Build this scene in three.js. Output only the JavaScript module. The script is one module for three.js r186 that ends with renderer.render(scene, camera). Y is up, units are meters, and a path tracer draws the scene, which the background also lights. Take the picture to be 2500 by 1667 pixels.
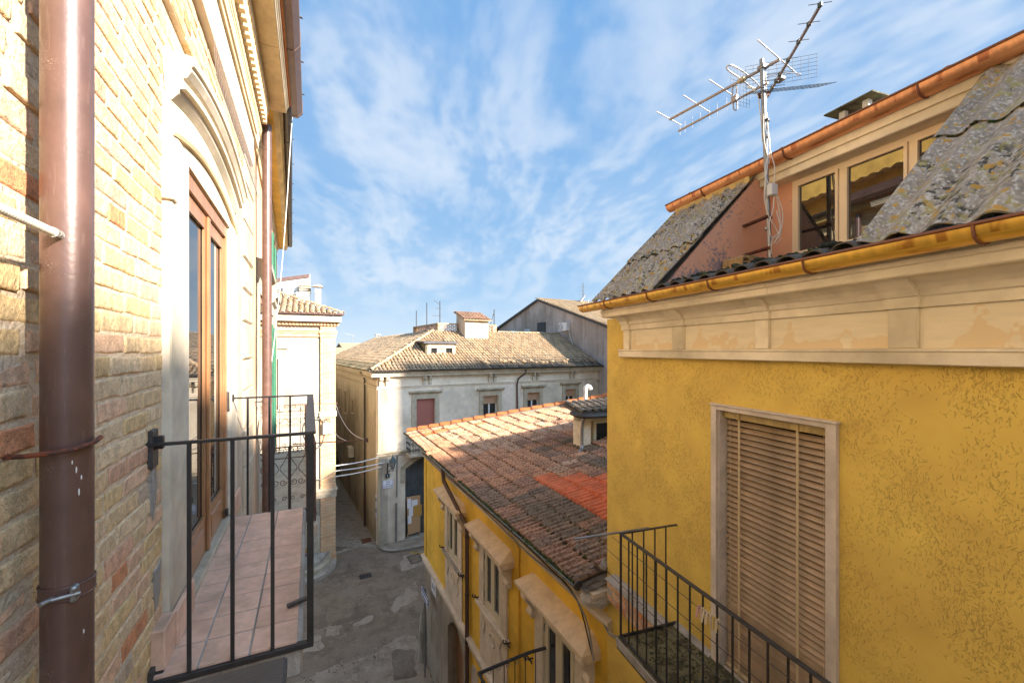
import * as THREE from 'three';
import { mergeGeometries } from 'three/addons/utils/BufferGeometryUtils.js';

// ---------------------------------------------------------------- camera, sky, sun, exposure
const H = 10.4;                                   // the eye stands this far above the street
const EXPOSURE = 6.6;
const renderer = new THREE.WebGLRenderer({ antialias: true });
renderer.setSize(1024, 682);
renderer.toneMapping = THREE.LinearToneMapping;
renderer.toneMappingExposure = EXPOSURE;
renderer.outputColorSpace = THREE.SRGBColorSpace;
renderer.shadowMap.enabled = true;
const scene = new THREE.Scene();
const camera = new THREE.PerspectiveCamera(2 * Math.atan(855 / 1040) * 180 / Math.PI, 2500 / 1710, 0.05, 60000);
camera.setViewOffset(2500, 1710, 0, 0, 2500, 1667);
camera.position.set(0, H, 0);
camera.lookAt(0, H, -10);

const SUN_TAN = 0.42, SUN = new THREE.Vector3(0.891, SUN_TAN, 0.447).normalize();   // direction towards the sun: right and behind the viewer, low
const sun = new THREE.DirectionalLight(new THREE.Color(1.0, 0.89, 0.78), 2.5);
sun.name = 'sun';
sun.position.copy(SUN).multiplyScalar(80).add(new THREE.Vector3(0, 8, -12));
sun.target.position.set(0, 8, -12);
sun.castShadow = true; sun.shadow.radius = 4; sun.shadow.mapSize.set(4096, 4096);
Object.assign(sun.shadow.camera, { left: -40, right: 40, top: 40, bottom: -40, near: 1, far: 200 });
scene.add(sun, sun.target);

// ---------------------------------------------------------------- noise
const fract = (x) => x - Math.floor(x), clamp = (x, a = 0, b = 1) => Math.min(b, Math.max(a, x)), lerp = (a, b, k) => a + (b - a) * k;
const smooth = (a, b, x) => { const k = clamp((x - a) / (b - a)); return k * k * (3 - 2 * k); };
const hash = (x, y, s) => { let h = Math.imul(x | 0, 374761393) ^ Math.imul(y | 0, 668265263) ^ Math.imul(s | 0, 2147483647 - 918273); h = Math.imul(h ^ (h >>> 13), 1274126177); h ^= h >>> 16; return (h >>> 0) / 4294967296; };
function rngOf(seed) { let a = seed >>> 0; return () => { a = (a + 0x6d2b79f5) | 0; let t = Math.imul(a ^ (a >>> 15), 1 | a); t = (t + Math.imul(t ^ (t >>> 7), 61 | t)) ^ t; return ((t ^ (t >>> 14)) >>> 0) / 4294967296; }; }
const R0 = rngOf(7);
function vnoise(x, y, p, s, q = p) {
  let ix = Math.floor(x), iy = Math.floor(y); const fx = x - ix, fy = y - iy, u = fx * fx * (3 - 2 * fx), v = fy * fy * (3 - 2 * fy);
  const m = (k) => p ? ((k % p) + p) % p : k, n = (k) => q ? ((k % q) + q) % q : k;
  return lerp(lerp(hash(m(ix), n(iy), s), hash(m(ix + 1), n(iy), s), u), lerp(hash(m(ix), n(iy + 1), s), hash(m(ix + 1), n(iy + 1), s), u), v);
}
function fbm(x, y, oct, p, s, q = p) { let a = 0.5, t = 0, n = 0, f = 1; for (let i = 0; i < oct; i++) { t += a * vnoise(x * f, y * f, p ? p * f : 0, s + i * 17, q ? q * f : 0); n += a; a *= 0.5; f *= 2; } return t / n; }

// ---------------------------------------------------------------- the sky: thin streaks of cirrus over clear winter blue
{
  const W = 2048, HH = 1024, data = new Float32Array(W * HH * 4);
  const sa = Math.atan2(-0.20, 1), ca = Math.cos(sa), si = Math.sin(sa);
  for (let j = 0; j < HH; j++) {
    const up = ((j + 0.5) / HH - 0.5) * Math.PI, y = Math.sin(up), c = Math.cos(up);
    for (let i = 0; i < W; i++) {
      const az = ((i + 0.5) / W - 0.5) * 2 * Math.PI, x = Math.cos(az) * c, z = Math.sin(az) * c;
      const e = Math.max(0, y), k = Math.pow(1 - e, 3.2), hz = Math.pow(1 - e, 11);
      let r = lerp(0.09, 0.29, k) + 0.22 * hz, g = lerp(0.29, 0.53, k) + 0.13 * hz, b = lerp(0.61, 0.76, k) + 0.03 * hz;
      if (y > 0) {
        const px = x / (y + 0.16), pz = -z / (y + 0.16);
        const al = px * si + pz * ca, ac = px * ca - pz * si;      // along and across the cirrus
        const w1 = fbm(al * 0.55 + 3, ac * 0.7 + 9, 4, 0, 11) - 0.5, w2 = fbm(al * 0.45 + 31, ac * 0.6 + 4, 5, 0, 23) - 0.5;
        const A = al + w1 * 0.7, C = ac + w2 * 0.9;
        const big = fbm(A * 0.55 + 5.3, C * 0.9 + 1.7, 5, 0, 41);                      // where the veil lies
        const fib = fbm(A * 1.3 + 2, C * 7.5 + 7, 6, 0, 57);                            // fibres drawn out along the wind
        const tuft = fbm(A * 4.4 + C * 2.2, C * 6.5 - A * 1.5, 6, 0, 71);                       // small tufts
        const veil0 = smooth(0.28, 0.60, big), d = veil0 * (0.16 + 0.84 * smooth(0.36, 0.68, fib * 0.42 + tuft * 0.34 + 0.24 * fbm(A * 15, C * 26, 5, 0, 91)));
        let a = 1 - Math.exp(-(0.10 * veil0 + 1.0 * d + 0.22 * smooth(0.48, 0.75, fib * 0.6 + tuft * 0.4)));
        a = a * smooth(0.0, 0.16, y) * 0.94;
        const veil = 0.42 * hz + 0.06 * k; a = a + veil * (1 - a);
        const cr = 0.69, cg = 0.74, cb = 0.80;
        r = lerp(r, cr, a); g = lerp(g, cg, a); b = lerp(b, cb, a);
      }
      const cs = x * SUN.x + y * SUN.y + z * SUN.z, fillGlow = 1 + 9 * Math.exp(-Math.pow(Math.acos(clamp(cs, -1, 1)) / 0.40, 2));  // strong glow round the sun behind the viewer, added as fill for shaded walls
      const o = (j * W + i) * 4, q = 1.30 * fillGlow / EXPOSURE;
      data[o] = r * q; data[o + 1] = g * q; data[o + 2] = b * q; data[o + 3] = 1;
    }
  }
  const t = new THREE.DataTexture(data, W, HH, THREE.RGBAFormat, THREE.FloatType);
  t.mapping = THREE.EquirectangularReflectionMapping; t.magFilter = THREE.LinearFilter; t.needsUpdate = true;
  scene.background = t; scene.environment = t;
}

// ---------------------------------------------------------------- frames: (s, y, t) = metres to the right of the eye, above the eye, ahead of the eye, for three headings of the town's walls
const frame = (deg) => { const a = deg * Math.PI / 180; return { a, u: [Math.cos(a), Math.sin(a)], d: [-Math.sin(a), Math.cos(a)] }; };
const FL = frame(25.363), FR = frame(18.748), FW = frame(29.98), FS = frame(27.31);
const toWorld = (F, s, y, t) => new THREE.Vector3(s * F.u[0] + t * F.d[0], y + H, -(s * F.u[1] + t * F.d[1]));
const seenAt = (F, s, y, t) => { const w = toWorld(F, s, y, t); return [1250 - 1040 * w.x / w.z * 1, 855 + 1040 * (w.y - H) / w.z, -w.z]; };
const inView = (F, s, y, t, m = 60) => { const [px, py, z] = seenAt(F, s, y, t); return z > 0.1 && px > -m && px < 2500 + m && py > -m && py < 1667 + m; };

// ---------------------------------------------------------------- geometry in a frame
class Geo {
  constructor() { this.list = []; }
  add(g) { const n = g.index ? g.toNonIndexed() : g; for (const k of Object.keys(n.attributes)) if (!['position', 'normal', 'uv'].includes(k)) n.deleteAttribute(k); if (!n.attributes.normal) n.computeVertexNormals(); if (!n.attributes.uv) n.setAttribute('uv', new THREE.BufferAttribute(new Float32Array(n.attributes.position.count * 2), 2)); this.list.push(n); return this; }
  box(s0, s1, y0, y1, t0, t1) { const g = new THREE.BoxGeometry(Math.abs(s1 - s0), Math.abs(y1 - y0), Math.abs(t1 - t0)); g.translate((s0 + s1) / 2, (y0 + y1) / 2, -(t0 + t1) / 2); return this.add(g); }
  rbox(s0, s1, y0, y1, t0, t1, b = 0.006) {   // chamfered box
    const X = Math.abs(s1 - s0) / 2, Y = Math.abs(y1 - y0) / 2, Z = Math.abs(t1 - t0) / 2; b = Math.min(b, X * 0.6, Y * 0.6, Z * 0.6);
    const sh = new THREE.Shape([[-X + b, -Y], [X - b, -Y], [X, -Y + b], [X, Y - b], [X - b, Y], [-X + b, Y], [-X, Y - b], [-X, -Y + b]].map((p) => new THREE.Vector2(p[0], p[1])));
    const g = new THREE.ExtrudeGeometry(sh, { depth: 2 * Z - 2 * b, bevelEnabled: true, bevelThickness: b, bevelSize: b * 0.999, bevelOffset: -b * 0.999, bevelSegments: 1, curveSegments: 1 });
    g.translate((s0 + s1) / 2, (y0 + y1) / 2, -(t0 + t1) / 2 - Z + b); return this.add(g);
  }
  alongT(pts, t0, t1, holes) { const sh = shapeOf(pts, holes), g = new THREE.ExtrudeGeometry(sh, { depth: t1 - t0, bevelEnabled: false }); g.translate(0, 0, -t1); return this.add(g); }
  alongS(pts, s0, s1, holes) { const sh = shapeOf(pts, holes), g = new THREE.ExtrudeGeometry(sh, { depth: s1 - s0, bevelEnabled: false }); g.rotateY(Math.PI / 2); g.translate(s0, 0, 0); return this.add(g); }
  alongY(pts, y0, y1, holes) { const sh = shapeOf(pts, holes), g = new THREE.ExtrudeGeometry(sh, { depth: y1 - y0, bevelEnabled: false }); g.rotateX(-Math.PI / 2); g.translate(0, y0, 0); return this.add(g); }
  bar(a, b, r, n = 8, r2) {   // straight round bar between two (s, y, t)
    const A = new THREE.Vector3(a[0], a[1], -a[2]), B = new THREE.Vector3(b[0], b[1], -b[2]), L = A.distanceTo(B);
    const g = new THREE.CylinderGeometry(r2 ?? r, r, L, n); g.applyQuaternion(new THREE.Quaternion().setFromUnitVectors(new THREE.Vector3(0, 1, 0), B.clone().sub(A).normalize())); g.translate((A.x + B.x) / 2, (A.y + B.y) / 2, (A.z + B.z) / 2); return this.add(g);
  }
  flat(a, b, w, h) {   // rectangular bar; w is its width across, h its thickness upward
    const A = new THREE.Vector3(a[0], a[1], -a[2]), B = new THREE.Vector3(b[0], b[1], -b[2]), dir = B.clone().sub(A), L = dir.length(); dir.normalize();
    const g = new THREE.BoxGeometry(w, h, L), up0 = Math.abs(dir.y) > 0.95 ? new THREE.Vector3(0, 0, 1) : new THREE.Vector3(0, 1, 0), x = new THREE.Vector3().crossVectors(up0, dir).normalize(), up = new THREE.Vector3().crossVectors(dir, x);
    g.applyMatrix4(new THREE.Matrix4().makeBasis(x, up, dir)); g.translate((A.x + B.x) / 2, (A.y + B.y) / 2, (A.z + B.z) / 2); return this.add(g);
  }
  tube(pts, r, n = 6, seg = 24, closed = false) { const c = new THREE.CatmullRomCurve3(pts.map((p) => new THREE.Vector3(p[0], p[1], -p[2])), closed); return this.add(new THREE.TubeGeometry(c, seg, r, n, closed)); }
  quad(a, b, c, d) { const P = [a, b, c, a, c, d].flatMap((p) => [p[0], p[1], -p[2]]), g = new THREE.BufferGeometry(); g.setAttribute('position', new THREE.BufferAttribute(new Float32Array(P), 3)); g.computeVertexNormals(); return this.add(g); }
  grid(nu, nv, fn) {   // fn(u, v) -> (s, y, t), smooth
    const P = [], I = []; for (let j = 0; j <= nv; j++) for (let i = 0; i <= nu; i++) { const p = fn(i / nu, j / nv); P.push(p[0], p[1], -p[2]); }
    for (let j = 0; j < nv; j++) for (let i = 0; i < nu; i++) { const a = j * (nu + 1) + i, b = a + 1, c = a + nu + 1, d = c + 1; I.push(a, b, d, a, d, c); }
    const g = new THREE.BufferGeometry(); g.setAttribute('position', new THREE.BufferAttribute(new Float32Array(P), 3)); g.setIndex(I); g.computeVertexNormals(); return this.add(g);
  }
  lathe(pts, at, n = 16) { const g = new THREE.LatheGeometry(pts.map((p) => new THREE.Vector2(p[0], p[1])), n); g.translate(at[0], at[1], -at[2]); return this.add(g); }
  make() {   // one geometry with uv in metres from the face's main direction
    if (this.list.length === 0) throw new Error('empty geometry');
    const g = this.list.length === 1 ? this.list[0] : mergeGeometries(this.list), p = g.attributes.position, uv = g.attributes.uv, a = new THREE.Vector3(), b = new THREE.Vector3(), c = new THREE.Vector3();
    if (this.keepUV) return g;
    for (let i = 0; i < p.count; i += 3) {
      a.fromBufferAttribute(p, i); b.fromBufferAttribute(p, i + 1).sub(a); c.fromBufferAttribute(p, i + 2).sub(a); b.cross(c);
      const X = Math.abs(b.x), Y = Math.abs(b.y), Z = Math.abs(b.z);
      for (let k = 0; k < 3; k++) { const x = p.getX(i + k), y = p.getY(i + k), z = p.getZ(i + k); if (Y >= X && Y >= Z) uv.setXY(i + k, x, z); else if (X >= Z) uv.setXY(i + k, z, y); else uv.setXY(i + k, x, y); }
    }
    return g;
  }
}
const shapeOf = (pts, holes) => { const s = new THREE.Shape(pts.map((p) => new THREE.Vector2(p[0], p[1]))); for (const h of holes || []) s.holes.push(new THREE.Path(h.map((p) => new THREE.Vector2(p[0], p[1])))); return s; };
const G = () => new Geo();

// ---------------------------------------------------------------- things, parts and names
const used = new Map();
const numbered = (n) => { const k = used.get(n) ?? 0; used.set(n, k + 1); return k ? n + '_' + String(k).padStart(3, '0') : n; };
function thing(name, label, category, F, at, group) {
  const o = new THREE.Group(); o.name = numbered(name); o.userData = { label, category }; if (group) o.userData.group = group;
  o.position.copy(toWorld(F, at[0], at[1], at[2])); o.rotation.y = F.a; o.at = at; o.frame = F; scene.add(o); return o;
}
function structure(name, F, at) { const o = new THREE.Group(); o.name = numbered(name); o.userData = { kind: 'structure' }; o.position.copy(toWorld(F, at[0], at[1], at[2])); o.rotation.y = F.a; o.at = at; o.frame = F; scene.add(o); return o; }
function part(name, geo, mat, parent, label) {   // geometry given in frame coordinates, moved to the thing's own origin
  const g = geo.isBufferGeometry ? geo : geo.make(), at = parent.at; g.translate(-at[0], -at[1], at[2]);
  const m = new THREE.Mesh(g, mat); m.name = name; m.castShadow = m.receiveShadow = true; m.at = at; if (label) m.userData.label = label; parent.add(m); return m;
}
function piece(name, shared, mat, parent, [s, y, t], scale, rot) {   // a shared geometry placed as a part
  const m = new THREE.Mesh(shared, mat); m.name = name; m.castShadow = m.receiveShadow = true; const at = parent.at; m.at = at;
  m.position.set(s - at[0], y - at[1], -(t - at[2])); if (scale) m.scale.set(...scale); if (rot) m.rotation.set(...rot); parent.add(m); return m;
}

// ---------------------------------------------------------------- textures and materials
const s2l = (x) => x <= 0.04045 ? x / 12.92 : Math.pow((x + 0.055) / 1.055, 2.4), l2s = (x) => x <= 0.0031308 ? x * 12.92 : 1.055 * Math.pow(x, 1 / 2.4) - 0.055;
function level(d, mean) { let t = 0; for (let i = 0; i < d.length; i += 4) t += s2l(d[i] / 255) * 0.3 + s2l(d[i + 1] / 255) * 0.6 + s2l(d[i + 2] / 255) * 0.1; const k = mean / (t / (d.length / 4)), lut = Array.from({ length: 256 }, (_, i) => clamp(l2s(Math.min(1, s2l(i / 255) * k))) * 255); for (let i = 0; i < d.length; i++) if (i % 4 !== 3) d[i] = lut[d[i]]; }   // bring a map's mean to a known reflectance, so that a material's colour means what it says
function tex(n, fn, srgb = true, m = n, mean = srgb ? 0.80 : 0) {
  const d = new Uint8Array(n * m * 4);
  for (let j = 0; j < m; j++) for (let i = 0; i < n; i++) { const c = fn(i / n, j / m, i, j), o = (j * n + i) * 4; if (typeof c === 'number') { d[o] = d[o + 1] = d[o + 2] = clamp(c) * 255; } else { d[o] = clamp(c[0]) * 255; d[o + 1] = clamp(c[1]) * 255; d[o + 2] = clamp(c[2]) * 255; } d[o + 3] = 255; }
  if (mean) level(d, mean);
  const t = new THREE.DataTexture(d, n, m); t.wrapS = t.wrapT = THREE.RepeatWrapping; t.magFilter = THREE.LinearFilter; t.minFilter = THREE.LinearMipmapLinearFilter; t.generateMipmaps = true; if (srgb) t.colorSpace = THREE.SRGBColorSpace; t.needsUpdate = true; return t;
}
const scaled = (t, m, m2 = m) => { const c = t.clone(); c.repeat.set(1 / m, 1 / m2); c.needsUpdate = true; return c; };
function canvasTex(w, h, draw, srgb = true) { const c = document.createElement('canvas'); c.width = w; c.height = h; draw(c.getContext('2d'), w, h); const t = new THREE.CanvasTexture(c); t.wrapS = t.wrapT = THREE.RepeatWrapping; if (srgb) t.colorSpace = THREE.SRGBColorSpace; return t; }
const col = (r, g, b) => new THREE.Color().setRGB(r, g, b);
const mat = (o) => new THREE.MeshStandardMaterial({ roughness: 0.9, ...o });

const blotch = tex(512, (u, v) => { const a = fbm(u * 4, v * 4, 5, 4, 3), b = fbm(u * 24, v * 24, 3, 24, 9); const k = 0.80 + 0.24 * (a - 0.5) * 2 * 0.6 + 0.10 * (b - 0.5) + 0.1; return [k, k * (0.99 + 0.02 * b), k * (0.97 + 0.04 * a)]; });
const stained = tex(512, (u, v) => { const a = fbm(u * 5, v * 3, 5, 5, 103, 3) , b = fbm(u * 40, v * 40, 3, 40, 19), st = fbm(u * 26, v * 2, 4, 26, 29, 2); const s = smooth(0.52, 0.72, a) * 0.11 + smooth(0.5, 0.75, st) * 0.07; const k = 1.0 - s - 0.08 * b; return [k, k * (1 - s * 0.10), k * (1 - s * 0.28)]; });
const grainB = tex(512, (u, v) => 0.55 * fbm(u * 64, v * 64, 3, 64, 5) + 0.45 * fbm(u * 12, v * 12, 4, 12, 6), false);
const roughB = tex(512, (u, v) => Math.pow(fbm(u * 28, v * 28, 4, 28, 15), 1.4), false);
const brickT = tex(512, (u, v) => { const a = fbm(u * 10, v * 10, 5, 10, 31), b = fbm(u * 70, v * 70, 2, 70, 33), w = smooth(0.55, 0.72, fbm(u * 22, v * 22, 3, 22, 35)); const k = 0.78 + 0.28 * (a - 0.5) + 0.16 * (b - 0.5); return [lerp(k, 0.95, w * 0.3), lerp(k, 0.92, w * 0.34), lerp(k * 0.98, 0.86, w * 0.34)]; });
const brickB = tex(512, (u, v) => { const a = fbm(u * 16, v * 16, 5, 16, 131), pit = smooth(0.70, 0.82, fbm(u * 60, v * 60, 2, 60, 133)); return clamp(a * 0.9 + 0.1 - pit * 0.5); }, false);
const tileT = tex(1024, (u, v) => {   // weathered clay: soot, pale crusts, white and mustard lichen
  const a = fbm(u * 9, v * 9, 5, 9, 201), d = smooth(0.46, 0.68, fbm(u * 14, v * 14, 5, 14, 203)), w = smooth(0.71, 0.77, fbm(u * 46, v * 46, 3, 46, 205)), y = smooth(0.73, 0.79, fbm(u * 30 + 7, v * 30, 3, 30, 207)), g = smooth(0.60, 0.75, fbm(u * 7, v * 7, 4, 7, 209));
  let k = 0.82 + 0.4 * (a - 0.5); let c = [k, k, k]; c = c.map((x, i) => lerp(x, [0.40, 0.37, 0.34][i], d * 0.65)); c = c.map((x, i) => lerp(x, [0.50, 0.52, 0.36][i], g * 0.35)); c = c.map((x, i) => lerp(x, [1, 1, 0.97][i], w * 0.75)); return c.map((x, i) => lerp(x, [0.95, 0.80, 0.45][i], y * 0.5));
});
const lichenT = tex(1024, (u, v) => {   // fibre cement: grey matrix grown over with lichen rosettes
  const n = fbm(u * 10, v * 10, 5, 10, 301), f = fbm(u * 90, v * 90, 3, 90, 303); let k = 0.62 + 0.22 * (n - 0.5) + 0.26 * (f - 0.5); let c = [k * 1.04, k * 0.98, k * 0.89];
  const dark = smooth(0.50, 0.68, fbm(u * 64, v * 64, 4, 64, 305)) * smooth(0.40, 0.58, fbm(u * 8, v * 8, 3, 8, 315)), pale = smooth(0.52, 0.76, fbm(u * 110, v * 110, 3, 110, 307)), yel = smooth(0.58, 0.78, fbm(u * 48, v * 48, 3, 48, 309)), ora = smooth(0.66, 0.80, fbm(u * 40 + 9, v * 40, 3, 40, 311));
  c = c.map((x, i) => lerp(x, [0.22, 0.21, 0.17][i], dark * 0.85)); c = c.map((x, i) => lerp(x, [0.86, 0.85, 0.80][i], pale * 0.8)); c = c.map((x, i) => lerp(x, [0.66, 0.62, 0.34][i], yel * 0.7)); return c.map((x, i) => lerp(x, [0.80, 0.60, 0.22][i], ora * 0.85));
}, true, 1024, 0);
const lichenB = tex(512, (u, v) => 0.5 * fbm(u * 40, v * 40, 4, 40, 321) + 0.5 * smooth(0.5, 0.7, fbm(u * 22, v * 22, 4, 22, 323)), false);
const asphaltT = tex(1024, (u, v) => {
  const a = fbm(u * 4, v * 4, 6, 4, 401), s = vnoise(u * 400, v * 400, 400, 403), wo = smooth(0.46, 0.70, fbm(u * 9 + 3, v * 12, 6, 9, 405, 12)), pl = smooth(0.62, 0.72, fbm(u * 22, v * 26, 5, 22, 407, 26));
  const cr = Math.abs(fbm(u * 6, v * 6, 6, 6, 409) - 0.5), crack = (1 - smooth(0.0, 0.009, cr)) * smooth(0.42, 0.56, fbm(u * 4, v * 4, 2, 4, 411)); let k = 0.50 + 0.20 * (a - 0.5) + 0.22 * (s - 0.5); k = lerp(k, k * 0.88, wo); k = lerp(k, 0.66 + 0.1 * (s - 0.5), pl * 0.3); k *= 1 - crack * 0.45; return [k, k * 0.955, k * 0.90];
});
const paveT = tex(512, (u, v) => { const r = v * 26, row = Math.floor(r), x = u * 10 + (row % 2) * 0.5, e = Math.min(fract(r), 1 - fract(r)) * 1.0, f = Math.min(fract(x), 1 - fract(x)) * 2.2; const g = smooth(0.04, 0.12, Math.min(e, f)); const t = 0.72 + 0.22 * hash(Math.floor(x) % 10, row, 5) + 0.1 * (fbm(u * 40, v * 40, 2, 40, 8) - 0.5); return [t * g + 0.4 * (1 - g), (t * g + 0.4 * (1 - g)) * 0.985, (t * g + 0.38 * (1 - g)) * 0.95]; });
const courseT = tex(256, (u, v) => { const r = v * 14, row = Math.floor(r), x = u * 4 + (row % 2) * 0.5, e = Math.min(fract(r), 1 - fract(r)), f = Math.min(fract(x), 1 - fract(x)) * 3.4; const g = smooth(0.05, 0.16, Math.min(e, f)); const h = hash(Math.floor(x) % 4, row, 15), q = hash(Math.floor(x) % 4, row, 16); const b = [0.84 + 0.12 * h, 0.72 + 0.12 * h - 0.09 * q, 0.58 + 0.10 * h - 0.11 * q]; return b.map((c, i) => lerp([0.80, 0.72, 0.58][i], c, g)); }, true, 256, 0);
const woodT = tex(512, (u, v) => { const g = fbm(u * 60, v * 3, 4, 60, 501, 3), l = fbm(u * 220, v * 6, 2, 220, 503, 6); const k = 0.78 + 0.28 * (g - 0.5) + 0.22 * (l - 0.5); return [k, k * 0.95, k * 0.88]; });
const rustT = tex(256, (u, v) => { const a = fbm(u * 10, v * 10, 4, 10, 601), b = smooth(0.45, 0.7, a); return [lerp(0.34, 0.56, b), lerp(0.24, 0.32, b), lerp(0.20, 0.20, b)]; }, true, 256, 0);
const pipeT = tex(1024, (u, v) => { const dust = fbm(u * 5, v * 5, 4, 5, 705), s = smooth(0.78, 0.90, vnoise(u * 330, v * 330, 330, 701) * 0.55 + 0.45 * dust + 0.10 * fbm(u * 60, v * 60, 2, 60, 709)), sc = smooth(0.74, 0.80, fbm(u * 90, v * 7, 3, 90, 707, 7)), d = fbm(u * 9, v * 9, 4, 9, 703), k = 0.94 + 0.22 * (d - 0.5); return [lerp(0.415 * k, 0.68, s * 0.8 + sc * 0.12), lerp(0.315 * k, 0.62, s * 0.8 + sc * 0.12), lerp(0.28 * k, 0.57, s * 0.8 + sc * 0.12)]; }, true, 1024, 0);   // brown enamel with pale dust specks and scuffs
const copperT = tex(512, (u, v) => { const a = fbm(u * 26, v * 2, 4, 26, 801, 2), b = fbm(u * 60, v * 4, 3, 60, 803, 4), d = smooth(0.58, 0.72, a); const k = 0.84 + 0.2 * (b - 0.5); return [lerp(k, 0.62, d * 0.8), lerp(k, 0.52, d * 0.8), lerp(k, 0.45, d * 0.7)]; });
const wormB = canvasTex(2048, 2048, (c, w, h) => {   // troweled plaster: grains dragged by the float left short worm-like grooves
  c.fillStyle = '#c8c8c8'; c.fillRect(0, 0, w, h); const r = rngOf(99); c.lineCap = 'round';
  for (let i = 0; i < 15000; i++) {
    let x = r() * w, y = r() * h; const dens = fbm(x / w * 4, y / h * 3, 4, 4, 77, 3); if (r() > 0.48 + 2.2 * (dens - 0.5)) continue;
    let a = Math.PI / 2 + (r() - 0.5) * 0.9, n = 1 + Math.floor(r() * r() * 7); c.strokeStyle = `rgba(30,30,30,${0.45 + 0.5 * r()})`; c.lineWidth = 2.4 + 3.4 * r();
    for (const ox of [0, -w, w]) for (const oy of [0, -h, h]) { if ((ox && x > 200 && x < w - 200) || (oy && y > 200 && y < h - 200)) continue; let X = x + ox, Y = y + oy, A = a; const q = rngOf(i * 13 + 5); c.beginPath(); c.moveTo(X, Y); for (let k = 0; k < n; k++) { A += (q() - 0.5) * 1.5; X += Math.cos(A) * 8; Y += Math.sin(A) * 8; c.lineTo(X, Y); } c.stroke(); }
  }
  const im = c.getImageData(0, 0, w, h), d = im.data; for (let i = 0; i < d.length; i += 4) { const x = (i / 4) % w, y = (i / 4 / w) | 0, n = (hash(x >> 2, y >> 2, 5) - 0.5) * 16; d[i] = d[i + 1] = d[i + 2] = clamp(d[i] + n, 0, 255); } c.putImageData(im, 0, 0);
}, false);
const wormT = (() => { const src = wormB.image.getContext('2d').getImageData(0, 0, 2048, 2048).data; return tex(1024, (u, v, i, j) => { const g = src[((2047 - j * 2) * 2048 + i * 2) * 4] / 255, dirt = 1 - smooth(0.25, 0.72, g), b = fbm(u * 5, v * 5, 5, 5, 83), k = 0.93 + 0.14 * (b - 0.5); return [k * (1 - 0.13 * dirt), k * (1 - 0.15 * dirt) * (0.98 + 0.05 * b), k * (1 - 0.15 * dirt)]; }); })();
const peelT = tex(1024, (u, v) => {   // cream limewash scaled off down to a tan undercoat in ragged islands
  const n = fbm(u * 15, v * 2, 5, 15, 901, 2) * 0.72 + 0.28 * fbm(u * 2, v, 2, 2, 905, 1), m = smooth(0.60, 0.608, n + 0.34 * (0.40 - v)), k = 0.97 + 0.07 * (fbm(u * 12, v * 12, 4, 12, 903) - 0.5); return [lerp(k, 0.955, m), lerp(k, 0.915, m), lerp(k * 0.985, 0.84, m)]; }, true, 512);

const mouldT = tex(512, (u, v) => { const f = 1 - smooth(0.02, 0.42, fract(v - 0.42)), sp = fbm(u * 90, v * 90, 3, 90, 951), n = fbm(u * 7, v * 7, 5, 7, 953), d = smooth(0.66 - 0.30 * f, 0.78 - 0.24 * f, sp * 0.45 + n * 0.55), k = 0.96 + 0.06 * (n - 0.5); return [lerp(k, 0.62, d), lerp(k, 0.74, d), lerp(k, 0.92, d)]; }, true, 512, 0.76);   // pink plaster freckled with grey mould that thickens towards its foot (0.62 m up)

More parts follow.
